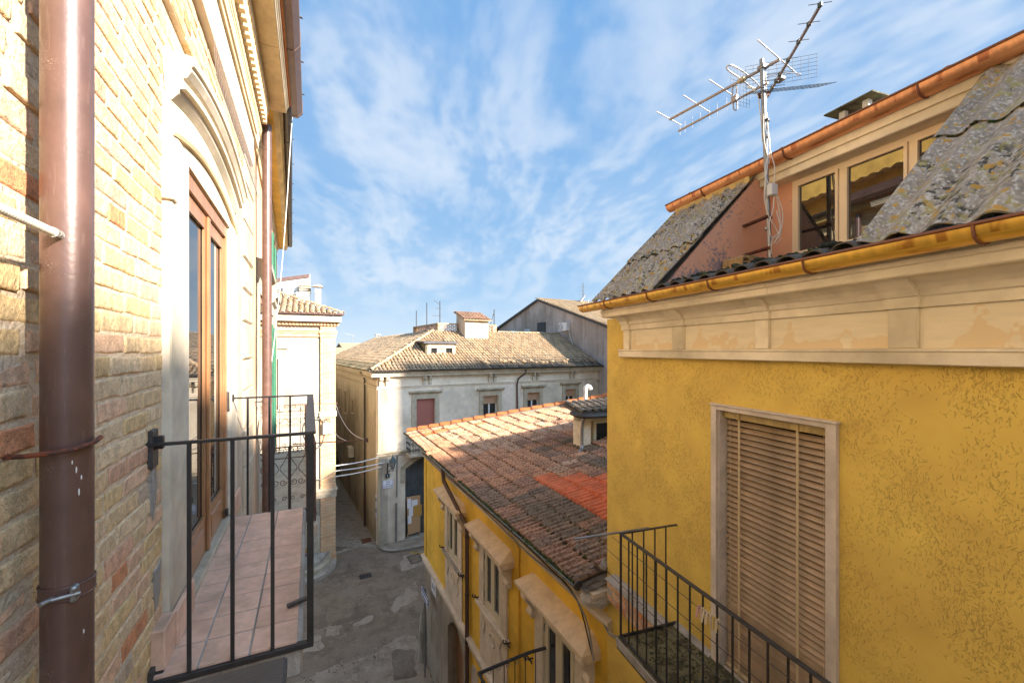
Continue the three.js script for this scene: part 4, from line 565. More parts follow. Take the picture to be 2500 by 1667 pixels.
// ================================================================ pale corner house with the tiled hip roof
{
  const T0 = 23.0, S0 = 5.11, ph = thing('corner_house', 'pale grey corner house with large clay tiled hip roof', 'building', FW, [9, -10.4, 24]);
  const wins = [[11.26, 12.26, -2.74, -5.2], [14.38, 15.32, -2.70, -5.2], [17.4, 18.27, -2.62, -5.2], [20.55, 21.4, -2.55, -5.2]];
  const hole = (a, b, t, l) => [[a, l], [b, l], [b, t], [a, t]];
  const archHole = [[6.55, -10.35], [9.2, -10.35], [9.2, -6.45], ...Array.from({ length: 13 }, (_, i) => { const f = 1 - i / 12; return [lerp(6.55, 9.2, f), -6.45 + 0.55 * Math.sin(Math.PI * f)]; }), [6.55, -6.45]];
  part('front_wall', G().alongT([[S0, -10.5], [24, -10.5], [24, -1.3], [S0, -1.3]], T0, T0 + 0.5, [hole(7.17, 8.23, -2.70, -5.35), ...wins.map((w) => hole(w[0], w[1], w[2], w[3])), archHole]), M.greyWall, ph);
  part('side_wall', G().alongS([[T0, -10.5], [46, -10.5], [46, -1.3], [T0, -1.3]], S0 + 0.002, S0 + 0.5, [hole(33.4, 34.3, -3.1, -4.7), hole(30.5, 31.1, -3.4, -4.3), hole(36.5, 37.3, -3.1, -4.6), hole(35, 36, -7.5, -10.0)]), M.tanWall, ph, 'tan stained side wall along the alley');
  part('inner_core', G().box(S0 + 0.52, 24, -10.5, -1.32, T0 + 0.55, 46), M.greyWall, ph);
  part('corner_strip', G().rbox(S0 - 0.012, S0 + 0.10, -10.45, -1.35, T0 - 0.012, T0 + 0.10, 0.01), M.tanWall, ph);
  const runS = (name, prof, m, s0, s1) => part(name, G().alongS(prof.map(([d, y]) => [T0 - d, y]).concat([[T0 + 0.1, prof[prof.length - 1][1]], [T0 + 0.1, prof[0][1]]]).reverse(), s0, s1), m, ph);
  const runT = (name, prof, m, t0, t1) => part(name, G().alongT(prof.map(([d, y]) => [S0 - d, y]).concat([[S0 + 0.1, prof[prof.length - 1][1]], [S0 + 0.1, prof[0][1]]]), t0, t1), m, ph);
  runS('belt_moulding', [[0.03, -2.08], [0.04, -2.06], [0.05, -2.0], [0.10, -1.97], [0.10, -1.93]], M.greyWall, S0 - 0.08, 24);
  runT('belt_moulding', [[0.03, -2.08], [0.08, -2.0], [0.09, -1.93]], M.tanWall, T0, 46);
  runS('cornice', [[0.05, -1.40], [0.30, -1.40], [0.30, -1.32], [0.36, -1.28], [0.38, -1.16], [0.42, -1.12]], M.white, S0 - 0.40, 24);
  runT('cornice', [[0.05, -1.40], [0.28, -1.40], [0.28, -1.30], [0.34, -1.28], [0.36, -1.14]], M.tanWall, T0 - 0.01, 46);
  runS('lower_belt', [[0.05, -5.66], [0.07, -5.64], [0.07, -5.52], [0.13, -5.48], [0.13, -5.42]], M.stone, S0 - 0.1, 24);
  for (const s of [5.24, 5.58, 7.60, 7.94, 11.70, 12.03, 14.84, 15.16, 17.84, 18.16]) { const b = part('bracket', G().alongS([[T0 + 0.02, -1.95], [T0 - 0.08, -1.92], [T0 - 0.10, -1.66], [T0 - 0.22, -1.6], [T0 - 0.24, -1.42], [T0 + 0.02, -1.42]], s - 0.085, s + 0.085), M.white, ph); part('rosette', G().rbox(s - 0.05, s + 0.05, -1.56, -1.46, T0 - 0.262, T0 - 0.24, 0.01), M.stone, b); }
  { const g = G(); for (let t = T0 + 0.3; t < 45; t += 0.34) g.box(S0 - 0.22, S0 + 0.02, -1.58, -1.41, t, t + 0.16); part('eave_corbels', g, M.tanWall, ph).userData.kind = 'stuff'; }
  // windows
  const surround = (a, b, t, l) => { part('window_surround', G().alongT([[a - 0.26, l], [b + 0.26, l], [b + 0.26, t + 0.28], [a - 0.26, t + 0.28]], T0 - 0.05, T0 + 0.02, [[[a, l + 0.001], [b, l + 0.001], [b, t], [a, t]]]), M.stone, ph); part('window_hood', G().alongS([[T0 + 0.02, t + 0.30], [T0 - 0.07, t + 0.30], [T0 - 0.10, t + 0.36], [T0 - 0.20, t + 0.38], [T0 - 0.20, t + 0.44], [T0 + 0.02, t + 0.48]].reverse(), a - 0.40, b + 0.40), M.stone, ph); };
  surround(7.17, 8.23, -2.70, -5.3);
  const rs = part('red_shutter', G().box(7.17, 8.23, -5.35, -2.70, T0 + 0.14, T0 + 0.2), M.redShutter, ph, 'closed brick red roller shutter'); { const g = G(); for (let y = -5.33; y < -2.74; y += 0.055) g.rbox(7.18, 8.22, y, y + 0.046, T0 + 0.122, T0 + 0.145, 0.008); part('shutter_slats', g, M.redShutter, rs).userData.kind = 'stuff'; }
  for (const [a, b, t, l] of wins) {
    surround(a, b, t, l); const w = part('window', G().alongT([[a, l], [b, l], [b, t], [a, t]], T0 + 0.20, T0 + 0.26, [[[a + 0.07, l + 0.07], [(a + b) / 2 - 0.05, l + 0.07], [(a + b) / 2 - 0.05, t - 0.1], [a + 0.07, t - 0.1]], [[(a + b) / 2 + 0.05, l + 0.07], [b - 0.07, l + 0.07], [b - 0.07, t - 0.1], [(a + b) / 2 + 0.05, t - 0.1]]]), M.whitePaint, ph);
    part('pane', G().box(a + 0.06, (a + b) / 2 - 0.045, l + 0.06, t - 0.09, T0 + 0.235, T0 + 0.245), M.glassDim, w); part('pane', G().box((a + b) / 2 + 0.045, b - 0.06, l + 0.06, t - 0.09, T0 + 0.235, T0 + 0.245), M.glassDim, w);
    const r = part('roller_blind', G().box(a, b, t - 0.50, t - 0.1, T0 + 0.135, T0 + 0.16), M.tanShutter, w); const g = G(); for (let y = t - 0.5; y < t - 0.12; y += 0.06) g.rbox(a + 0.01, b - 0.01, y, y + 0.05, T0 + 0.12, T0 + 0.14, 0.008); part('blind_slats', g, M.tanShutter, r).userData.kind = 'stuff';
    part('blind_box', G().box(a, b, t - 0.1, t, T0 + 0.1, T0 + 0.2), M.tanShutter, w);
  }
  for (const [a, b, y0, y1] of [[33.4, 34.3, -4.7, -3.1], [30.5, 31.1, -4.3, -3.4], [36.5, 37.3, -4.6, -3.1]]) { const w = part('side_window', G().box(S0 + 0.2, S0 + 0.25, y0, y1, a, b), M.wood, ph); part('sill', G().rbox(S0 - 0.06, S0 + 0.1, y0 - 0.06, y0 + 0.001, a - 0.08, b + 0.08, 0.01), M.stone, w); }
  const gs = part('shop_shutter', G().box(6.55, 9.2, -10.35, -5.95, T0 + 0.22, T0 + 0.3), M.greyShutter, ph, 'closed dark grey roller shutter at street level'); { for (let y = -10.3; y < -6.0; y += 0.125) part('shutter_slat', G().rbox(6.56, 9.19, y, y + 0.11, T0 + 0.19, T0 + 0.222, 0.014), M.greyShutter, gs); }
  part('shop_step', G().rbox(6.5, 9.3, -10.45, -10.22, T0 - 0.12, T0 + 0.3, 0.01), M.kerb, ph);
  part('door_arch', G().alongT([[6.30, -7.2], [6.55, -7.2], ...Array.from({ length: 13 }, (_, i) => { const f = i / 12; return [lerp(6.55, 9.2, f), -6.45 + 0.55 * Math.sin(Math.PI * f)]; }), [9.2, -7.2], [9.45, -7.2], ...Array.from({ length: 13 }, (_, i) => { const f = 1 - i / 12; return [lerp(6.30, 9.45, f), -6.35 + 0.68 * Math.sin(Math.PI * f)]; })], T0 - 0.04, T0 + 0.02), M.stone, ph);
  // roof
  const ez = T0 - 0.5, es = S0 - 0.5, ey = -1.08, m = 0.458, rz = 27.6, dz = rz - ez, ry = ey + m * dz, pitch = Math.atan(m);
  part('roof_deck', G().quad([es, ey, ez], [20.3, ey, ez], [20.3, ry, rz], [es + dz, ry, rz]).quad([es, ey, ez], [es + dz, ry, rz], [es + dz, ry, 46], [es, ey, 46]).quad([es + dz, ry, rz], [20.3, ry, rz], [20.3, ry, 46], [es + dz, ry, 46]).quad([20.3, ey, ez], [24, ey, ez], [24, ry - 0.4, rz], [20.3, ry, rz]), M.coppo[3], ph);
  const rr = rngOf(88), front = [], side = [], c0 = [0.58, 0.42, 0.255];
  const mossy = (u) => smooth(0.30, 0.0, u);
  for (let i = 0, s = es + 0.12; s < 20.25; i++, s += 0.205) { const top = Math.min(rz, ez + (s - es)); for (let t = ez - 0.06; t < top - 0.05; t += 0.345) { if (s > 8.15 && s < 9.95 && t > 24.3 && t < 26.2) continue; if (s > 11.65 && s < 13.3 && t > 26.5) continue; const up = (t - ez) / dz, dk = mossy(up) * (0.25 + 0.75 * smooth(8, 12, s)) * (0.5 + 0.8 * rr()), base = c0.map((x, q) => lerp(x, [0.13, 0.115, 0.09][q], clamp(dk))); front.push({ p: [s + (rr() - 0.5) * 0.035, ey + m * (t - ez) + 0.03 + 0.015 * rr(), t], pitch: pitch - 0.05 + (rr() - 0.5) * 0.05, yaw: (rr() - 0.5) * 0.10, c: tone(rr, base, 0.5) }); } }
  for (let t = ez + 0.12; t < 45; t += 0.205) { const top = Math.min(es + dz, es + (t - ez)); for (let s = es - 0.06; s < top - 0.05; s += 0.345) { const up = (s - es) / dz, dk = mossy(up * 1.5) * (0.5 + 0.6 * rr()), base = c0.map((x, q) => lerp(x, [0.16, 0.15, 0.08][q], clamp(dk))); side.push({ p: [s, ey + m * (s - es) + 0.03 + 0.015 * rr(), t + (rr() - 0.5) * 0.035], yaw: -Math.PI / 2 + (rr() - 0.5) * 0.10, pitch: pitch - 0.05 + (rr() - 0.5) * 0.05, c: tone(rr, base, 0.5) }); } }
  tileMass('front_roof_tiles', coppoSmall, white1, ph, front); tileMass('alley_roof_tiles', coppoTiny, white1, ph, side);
  for (let k = 0; k < 19; k++) { const f = k * 0.27, p = piece('hip_tile', coppoBig, M.coppo[[0, 2, 1][k % 3]], ph, [es + f, ey + m * f + 0.09, ez + f], [1, 1, 0.9]); p.rotation.set(Math.atan(m / 1.414), -Math.PI / 4, 0, 'YXZ'); }
  for (let k = 0; k < 15; k++) { const p = piece('ridge_tile', coppoBig, M.coppo[[2, 0, 1][k % 3]], ph, [14.7 + k * 0.38, ry + 0.07, rz], [1, 1, 1]); p.rotation.set(0.03, -Math.PI / 2, 0, 'YXZ'); }
  for (let k = 0; k < 26; k++) { const s = 11 + rr() * 9, t = ez + 0.4 + rr() * 0.35, g = new THREE.IcosahedronGeometry(0.10 + 0.07 * rr(), 1); g.scale(1.3, 0.6, 1); part('roof_stone', G().add(g.translate(s, ey + m * (t - ez) + 0.10, -t)), M.coppo[3], ph); }
  part('gutter', G().grid(1, 8, (u, v) => { const a = Math.PI * v; return [lerp(es - 0.05, 24, u), ey + 0.02 - 0.07 * Math.sin(a), ez - 0.05 - 0.07 * Math.cos(a) * -1]; }), M.ironWorn, ph);
  // dormer
  const dm = thing('roof_dormer', 'small pale dormer with three panes on the tiled hip roof', 'dormer', FW, [9.1, -0.6, 24.6]);
  part('front', G().alongT([[8.12, -0.75], [10.05, -0.75], [10.05, 0.40], [8.12, 0.40]], 24.3, 24.45, [[[8.42, -0.42], [9.86, -0.42], [9.86, 0.18], [8.42, 0.18]]]), M.stone, dm);
  part('cheek', G().alongS([[24.3, -0.8], [24.3, 0.40], [26.3, 0.46]], 8.12, 8.26), M.mossy, dm); part('cheek', G().alongS([[24.3, -0.8], [24.3, 0.40], [26.3, 0.46]], 9.91, 10.05), M.stone, dm);
  part('roof_slab', G().alongS([[24.12, 0.40], [26.5, 0.55], [26.5, 0.62], [24.12, 0.50]], 7.98, 10.2), M.darkRoof, dm);
  const wf = part('window', G().alongT([[8.42, -0.42], [9.86, -0.42], [9.86, 0.18], [8.42, 0.18]], 24.36, 24.42, [0, 1, 2].map((k) => [[8.48 + k * 0.47, -0.36], [8.87 + k * 0.47, -0.36], [8.87 + k * 0.47, 0.12], [8.48 + k * 0.47, 0.12]])), M.frameCream, dm);
  for (let k = 0; k < 3; k++) part('pane', G().box(8.46 + k * 0.47, 8.89 + k * 0.47, -0.38, 0.14, 24.39, 24.40), k === 1 ? M.tanShutter : M.glass, wf);
  part('white_architrave', G().alongT([[8.34, -0.50], [9.94, -0.50], [9.94, 0.26], [8.34, 0.26]], 24.27, 24.31, [[[8.44, -0.40], [9.84, -0.40], [9.84, 0.16], [8.44, 0.16]]]), M.whitePaint, dm);
  // rooftop stair house
  const st = thing('stair_turret', 'plastered rooftop turret with a small lean-to tile roof', 'turret', FW, [12.5, 0.4, 27]);
  part('walls', G().alongS([[26.5, 0.3], [28.0, 0.3], [28.0, 2.62], [26.5, 2.08]], 11.62, 13.38), M.creamWall, st);
  { const list = []; for (let i = 0; i < 9; i++) for (let k = 0; k < 5; k++) list.push({ p: [11.6 + i * 0.225, 2.10 + k * 0.12, 26.3 + k * 0.34], pitch: 0.31, c: tone(rr, [0.45, 0.27, 0.17], 0.5) }); part('roof_board', G().alongS([[26.25, 2.0], [28.2, 2.68], [28.2, 2.74], [26.25, 2.06]], 11.45, 13.55), M.coppo[3], st); tileMass('roof_tiles', coppoBig, white1, st, list); }
  // perforated brick parapet
  const pa = thing('lattice_parapet', 'perforated brick parapet of a terrace on the roof ridge', 'parapet', FW, [11, 1.0, 28]);
  { const g = G(); for (let r = 0; r < 7; r++) { const y = 1.12 + r * 0.095; for (let s = 10.5 + (r % 2) * 0.15; s < 14.4; s += 0.30) g.box(s, s + 0.19, y, y + 0.07, 27.65, 27.77); for (let t = 27.9 + (r % 2) * 0.15; t < 33; t += 0.30) g.box(10.14, 10.26, y, y + 0.07, t, t + 0.19); } part('lattice_bricks', g, M.coppo[4], pa).userData.kind = 'stuff'; }
  for (const [a, b, c, d] of [[10.1, 10.5, 27.6, 28.0], [14.3, 14.62, 27.6, 27.9], [10.1, 10.4, 32.9, 33.3]]) part('post', G().rbox(a, b, 0.7, 1.86, c, d, 0.01), M.coppo[0], pa);
  part('coping', G().rbox(10.08, 14.64, 1.79, 1.87, 27.62, 27.80, 0.01), M.coppo[0], pa); part('coping', G().rbox(10.1, 10.30, 1.79, 1.87, 27.81, 33.2, 0.01), M.coppo[0], pa); part('kerb_wall', G().box(10.1, 14.6, 0.6, 1.10, 27.63, 27.79).box(10.11, 10.29, 0.6, 1.1, 27.8, 33.2), M.greyWall, pa);
  const aer = (label, s, y0, y1, t, arms) => { const o = thing('roof_aerial', label, 'antenna', FW, [s, y0, t], 'aerials on the roof terrace'); part('mast', G().bar([s, y0, t], [s, y1, t], 0.03, 6), M.iron, o); for (const [y, a, b, dy] of arms) part('arm', G().bar([s + a, y - (dy || 0), t], [s + b, y + (dy || 0), t], 0.016, 5), M.ironWorn, o); };
  aer('bare dark mast at the far left corner of the roof terrace', 9.35, 1.7, 2.86, 30, []); aer('tall thin pale mast in the middle of the roof terrace', 10.13, 1.8, 3.46, 30, []);
  aer('mast with crossed arms at the corner of the roof terrace', 10.3, 1.8, 3.38, 27.75, [[3.25, -0.42, 0.03, -0.14], [2.86, -0.32, 0.08], [2.36, -0.5, 0.08], [2.5, 0.12, 0.12, 0.0]]);
  { const o = thing('roof_aerial', 'mast with a slanting stay right of the plastered turret', 'antenna', FW, [14.47, 1.8, 27.7], 'aerials on the roof terrace'); part('mast', G().bar([14.47, 1.8, 27.7], [14.47, 3.0, 27.7], 0.03, 6), M.iron, o); part('stay', G().bar([14.15, 1.87, 27.7], [14.45, 2.75, 27.7], 0.022, 5), M.iron, o); part('cross_bar', G().bar([13.95, 1.86, 27.7], [14.55, 1.9, 27.7], 0.022, 5), M.iron, o); }
  // pipes, lamp, signs, cables at the corner
  const dp = thing('downpipe', 'dark downpipe with a bent neck on the pale house front', 'downpipe', FW, [13.62, -5, 22.9]);
  part('pipe', G().tube([[13.95, -1.18, 22.45], [13.95, -1.4, 22.5], [13.66, -1.75, 22.82], [13.62, -2.0, 22.93], [13.62, -3.5, 22.93], [13.62, -6, 22.93]], 0.055, 8, 40), M.pipe, dp);
  const dq = thing('downpipe', 'old iron downpipe on the tan alley wall', 'downpipe', FW, [5.0, -10.4, 26.2]);
  part('pipe', G().bar([5.03, -8.2, 26.2], [5.03, -1.75, 26.2], 0.05, 10), M.ironWorn, dq); part('boot', G().bar([5.03, -10.4, 26.2], [5.03, -8.2, 26.2], 0.065, 10), M.pipe, dq); part('swan_neck', G().tube([[5.03, -1.76, 26.2], [4.95, -1.5, 26.1], [4.75, -1.25, 26.0]], 0.05, 8, 12), M.ironWorn, dq);
  const gp = thing('cable_duct', 'grey cable duct up the corner house beside the street sign', 'duct', FW, [6.05, -10.4, 22.95]);
  part('duct', G().bar([6.05, -10.3, 22.94], [6.05, -8.2, 22.94], 0.05, 8), M.galv, gp); part('upper_duct', G().bar([6.08, -7.9, 22.95], [6.10, -5.75, 22.95], 0.035, 8), M.galv, gp); part('elbow', G().tube([[6.10, -5.76, 22.95], [6.08, -5.6, 22.95], [5.9, -5.62, 22.95]], 0.035, 6, 10), M.galv, gp);
  const sg = thing('street_sign', 'small white street name sign at the corner below the lantern', 'sign', FW, [5.6, -7.1, 22.96]);
  const signTex = canvasTex(512, 400, (c, w, h) => { c.fillStyle = '#e9e6ea'; c.fillRect(0, 0, w, h); c.strokeStyle = '#8a86a0'; c.lineWidth = 12; c.strokeRect(14, 14, w - 28, h - 28); c.fillStyle = '#343650'; c.textAlign = 'center'; c.font = 'bold 96px serif'; c.fillText('VIA', w / 2, 118); c.fillText('SAN', w / 2, 226); c.font = 'bold 92px serif'; c.fillText('GIOVANNI', w / 2, 336, w - 70); });
  const plate = (o, name, s0, s1, y0, y1, t, th, tx, edge) => { part(name, G().box(s0, s1, y0, y1, t + 0.003, t + th), edge, o); const g = new THREE.PlaneGeometry(s1 - s0, y1 - y0); g.translate((s0 + s1) / 2, (y0 + y1) / 2, -t); const k = G(); k.add(g); k.keepUV = true; part('lettering', k, mat({ map: tx, roughness: 0.5 }), o); };
  plate(sg, 'plate', 5.33, 5.88, -7.33, -6.92, 22.955, 0.03, signTex, M.whitePaint);
  const pq = thing('dark_plaque', 'small dark numbered plaque between lantern and street sign', 'sign', FW, [5.6, -6.7, 22.96]);
  plate(pq, 'plate', 5.48, 5.70, -6.80, -6.58, 22.96, 0.025, canvasTex(256, 256, (c) => { c.fillStyle = '#3a3d45'; c.fillRect(0, 0, 256, 256); c.fillStyle = '#e8e8ea'; c.font = 'bold 190px serif'; c.textAlign = 'center'; c.fillText('1', 128, 196); }), M.greyShutter);
  const nt = thing('arrow_notice', 'narrow white notice with black marks round the corner on the tan wall', 'sign', FW, [5.08, -8.3, 23.5]);
  part('plate', G().box(5.085, 5.105, -8.95, -7.75, 23.25, 23.55), M.paper, nt); part('mark', G().rbox(5.078, 5.086, -8.1, -7.9, 23.33, 23.47, 0.003), M.dark, nt); part('mark', G().rbox(5.078, 5.086, -8.7, -8.45, 23.33, 23.47, 0.003), M.dark, nt);
  const bd = thing('notice_board', 'tan notice board with pinned papers against the grey shutter', 'notice board', FW, [6.95, -10.2, 22.9]);
  part('board', G().alongT([[6.68, -10.05], [7.36, -10.0], [7.36, -7.98], [6.60, -7.98]], 22.90, 22.93), M.cardboard, bd);
  for (const [a, b, y0, y1, m2] of [[6.63, 6.84, -8.6, -8.08, M.paper], [6.86, 7.2, -8.55, -8.2, M.paper], [6.72, 6.95, -9.05, -8.55, M.paper], [6.98, 7.44, -9.12, -8.5, M.paperTan], [6.66, 6.86, -9.45, -9.02, M.paper]]) { const p = part('paper', G().box(a, b, y0, y1, 22.885 - 0.002 * (a % 0.5), 22.897), m2, bd); }
  for (const s of [6.66, 7.34]) part('leg', G().flat([s, -10.42, 22.90], [s, -9.98, 22.93], 0.04, 0.03), M.cardboard, bd);
  const lam = thing('street_lantern', 'old green wall lantern on a curled bracket at the house corner', 'street lamp', FW, [5.72, -6.2, 22.5]);
  part('bracket', G().tube([[5.62, -6.45, 22.95], [5.62, -6.42, 22.75], [5.66, -6.25, 22.6], [5.72, -6.20, 22.45], [5.78, -6.28, 22.5], [5.74, -6.36, 22.6], [5.68, -6.33, 22.62]], 0.022, 6, 40), M.iron, lam); part('wall_stem', G().bar([5.60, -6.6, 22.97], [5.60, -6.0, 22.97], 0.03, 6), M.iron, lam);
  part('scroll', G().tube([[5.60, -6.1, 22.92], [5.63, -6.0, 22.8], [5.68, -6.03, 22.72], [5.66, -6.12, 22.74], [5.62, -6.12, 22.82]], 0.018, 6, 24), M.iron, lam);
  const hd = part('lantern_glass', G().lathe([[0.09, -6.14], [0.17, -5.80], [0.165, -5.79], [0.085, -6.14]], [5.72, 0, 22.42], 6), M.lanternGlass, lam); part('hood', G().lathe([[0.20, -5.80], [0.15, -5.70], [0.06, -5.60], [0.05, -5.55], [0.001, -5.50]], [5.72, 0, 22.42], 8), M.lanternGreen, lam); part('finial', G().lathe([[0.001, -5.42], [0.025, -5.46], [0.001, -5.51]], [5.72, 0, 22.42], 8), M.lanternGreen, lam); part('foot', G().lathe([[0.09, -6.14], [0.07, -6.2], [0.001, -6.22]], [5.72, 0, 22.42], 8), M.lanternGreen, lam);
  for (let k = 0; k < 6; k++) { const a = k * Math.PI / 3; part('rib', G().bar([5.72 + 0.09 * Math.cos(a), -6.14, 22.42 + 0.09 * Math.sin(a)], [5.72 + 0.17 * Math.cos(a), -5.80, 22.42 + 0.17 * Math.sin(a)], 0.009, 5), M.lanternGreen, lam); }
  const ends = [[[1.096, -5.70, 22.72], [5.09, -5.66, 22.95]], [[1.096, -5.96, 22.72], [5.45, -5.95, 22.95]], [[1.096, -6.23, 22.72], [5.25, -6.17, 22.95]]], nm = ['topmost', 'middle', 'lowest'];
  ends.forEach(([a, b], k) => { const A = toWorld(FL, ...a), B = toWorld(FW, ...b), o = thing('overhead_cable', nm[k] + ' of three pale cables spanning the alley mouth', 'cable', FL, a, 'cables across the alley'); const q = B.clone().sub(A).applyAxisAngle(new THREE.Vector3(0, 1, 0), -FL.a), g = G(); g.tube([a, [a[0] + q.x / 2, a[1] + q.y / 2 - 0.05, a[2] - q.z / 2], [a[0] + q.x, a[1] + q.y, a[2] - q.z]], k === 2 ? 0.034 : 0.030, 6, 20); part('cable', g, k === 2 ? M.cableWhite : M.plastic, o); });
  const ac = thing('air_conditioner', 'beige air conditioner on the tan alley wall', 'air conditioner', FW, [4.9, -7, 30.4]);
  part('casing', G().rbox(4.74, 5.06, -7.15, -6.5, 29.9, 30.8, 0.02), M.cornice, ac); part('bracket', G().rbox(4.75, 5.11, -7.24, -7.16, 30.0, 30.06, 0.01), M.iron, ac); part('bracket', G().rbox(4.75, 5.11, -7.24, -7.16, 30.6, 30.66, 0.01), M.iron, ac); part('cable_tail', G().tube([[5.08, -7.1, 29.9], [5.06, -7.6, 28.6], [5.06, -8.1, 27.4]], 0.02, 5, 16), M.cableGrey, ac);
  const bal = thing('iron_balcony', 'small dark iron balcony half hidden behind the yellow house roof', 'balcony', FW, [7.8, -5.5, 22.6]);
  part('slab', G().rbox(6.55, 8.9, -5.72, -5.55, 22.25, 22.98, 0.02), M.stone, bal); part('handrail', G().rbox(6.58, 8.87, -4.76, -4.72, 22.27, 22.31, 0.005), M.iron, bal); part('side_rail', G().rbox(6.58, 6.62, -4.76, -4.72, 22.312, 22.98, 0.005), M.iron, bal);
  for (let k = 0; k < 5; k++) { const t = 22.32 + k * 0.15, b = part('baluster', G().bar([6.6, -5.55, t], [6.6, -4.76, t], 0.011, 5), M.iron, bal); part('scroll', G().add(new THREE.TorusGeometry(0.055, 0.01, 5, 14).rotateY(Math.PI / 2).translate(6.6, -5.0, -t)).add(new THREE.TorusGeometry(0.055, 0.01, 5, 14).rotateY(Math.PI / 2).translate(6.6, -5.3, -t)), M.iron, b); }
  for (let k = 0; k < 15; k++) { const s = 6.62 + k * 0.15, b = part('baluster', G().bar([s, -5.55, 22.29], [s, -4.76, 22.29], 0.011, 5), M.iron, bal); part('scroll', G().add(new THREE.TorusGeometry(0.055, 0.01, 5, 14).translate(s, -5.0, -22.29)).add(new THREE.TorusGeometry(0.055, 0.01, 5, 14).translate(s, -5.3, -22.29)), M.iron, b); }
  // plants in the alley
  const pot = thing('alley_plant', 'dark green creeper at the foot of the alley wall', 'plant', FW, [4.9, -9.6, 37.5]); { const g = G(), r = rngOf(5); for (let k = 0; k < 240; k++) { const s = 5.05 - 0.5 * r() * r(), y = -10.3 + 2.0 * r(), t = 36.6 + 1.8 * r(), a = 0.09; g.quad([s, y, t], [s + a * (r() - 0.5), y + a, t + a * (r() - 0.5)], [s - a * r(), y + a, t + a], [s - a, y, t + a * r()]); } part('foliage', g, mat({ color: col(0.03, 0.055, 0.02) }), pot); }

  // ---------------- grey gable house behind
  const gh = thing('gable_house', 'grey plastered gable house with tiled roof behind the hip roof', 'building', FW, [22, -4, 29]);
  part('gable_wall', G().alongS([[19.5, -8], [39.5, -8], [39.5, 1.75], [30.6, 4.30], [19.5, 0.85]], 20.3, 21), M.gable, gh);
  part('roof_slope', G().quad([20.1, 4.40, 30.6], [48, 4.40, 30.6], [48, 0.85, 19.2], [20.1, 0.85, 19.2]).quad([20.1, 4.40, 30.6], [48, 4.40, 30.6], [48, 1.7, 40], [20.1, 1.7, 40]), M.coppo[3], gh);
  part('verge', G().alongS([[19.2, 0.80], [30.6, 4.36], [30.6, 4.24], [19.2, 0.66]], 20.08, 20.3), M.darkRoof, gh); part('verge', G().alongS([[40, 1.62], [30.6, 4.36], [30.6, 4.24], [40, 1.5]], 20.08, 20.3), M.darkRoof, gh);
  { const list = []; const p = Math.atan(3.55 / 11.4); for (let s = 20.15; s < 40; s += 0.23) for (let t = 19.2; t < 30.4; t += 0.40) list.push({ p: [s, 0.88 + (t - 19.2) * 0.3114 + 0.03, t], pitch: p - 0.04, yaw: (rr() - 0.5) * 0.08, c: tone(rr, [0.50, 0.37, 0.22], 0.5) }); tileMass('roof_tiles', coppoTiny, white1, gh, list); }
  const bw = part('barred_window', G().box(20.26, 20.32, 1.35, 2.37, 29.5, 30.7), M.glassDim, gh); { const g = G(); for (let k = 0; k < 9; k++) g.bar([20.22, 1.35, 29.55 + k * 0.14], [20.22, 2.37, 29.55 + k * 0.14], 0.016, 5); part('bars', g, M.iron, bw); }
  for (const t of [32.0, 34.6]) { const w = part('small_window', G().rbox(20.25, 20.32, 1.1, 1.88, t, t + 0.85, 0.01), M.whitePaint, gh); part('pane', G().box(20.235, 20.26, 1.2, 1.8, t + 0.1, t + 0.75), mat({ color: col(0.25, 0.45, 0.5), roughness: 0.2 }), w); }
  const ac2 = thing('air_conditioner', 'white air conditioner high on the grey gable wall', 'air conditioner', FW, [20.1, 1.7, 26.7]);
  part('casing', G().rbox(19.92, 20.28, 1.5, 2.15, 26.2, 27.2, 0.02), M.whitePaint, ac2); part('fan_grille', G().add(new THREE.TorusGeometry(0.23, 0.022, 6, 24).rotateY(Math.PI / 2).translate(19.91, 1.83, -26.9)).add(new THREE.TorusGeometry(0.13, 0.014, 6, 24).rotateY(Math.PI / 2).translate(19.91, 1.83, -26.9)), M.galv, ac2); part('pipe', G().tube([[20.2, 1.5, 26.2], [20.24, 1.0, 26.1], [20.24, 0.5, 25.8]], 0.03, 5, 14), M.plastic, ac2);
  { const o = thing('roof_aerial', 'lone comb aerial on the gable house roof at right', 'antenna', FW, [28, 4, 34]); part('mast', G().bar([28, 3.6, 34], [28, 6.9, 34], 0.035, 6), M.ironWorn, o); for (const [y, w] of [[6.5, 0.55], [6.1, 0.4], [5.75, 0.6], [5.3, 0.45]]) part('arm', G().bar([28 - w, y - 0.1, 34], [28 + w * 0.5, y, 34], 0.02, 5), M.ironWorn, o); }
  { const o = thing('satellite_dish', 'small white satellite dish beside the brown gutter end', 'dish', FW, [25.3, 4.2, 30]); part('dish', G().add(new THREE.SphereGeometry(0.7, 16, 8, 0, Math.PI * 2, 0, 0.75).rotateX(-0.9).rotateY(0.9).translate(25.2, 4.35, -30)), M.whitePaint, o); part('arm', G().bar([25.3, 4.0, 30], [25.3, 4.6, 30], 0.04, 6), M.galv, o); }

  // ---------------- far houses
  const far = (label, s, t, w, d, y, hh, wm) => { const o = thing('far_house', label, 'building', FW, [s, y, t], 'far houses over the alley'); part('wall', G().alongS([[t, -9], [t + d, -9], [t + d, y], [t + d / 2, y + hh], [t, y]], s, s + w), wm, o); part('roof', G().alongS([[t - 0.3, y - 0.02], [t + d / 2, y + hh + 0.16], [t + d + 0.3, y - 0.02], [t + d + 0.3, y + 0.16], [t + d / 2, y + hh + 0.36], [t - 0.3, y + 0.16]].reverse(), s - 0.2, s + w + 0.2), M.coppo[0], o); return o; };
  far('grey far house with low tiled roof above the alley', 6.6, 56, 2.2, 6, -0.5, 0.5, M.greyWall);
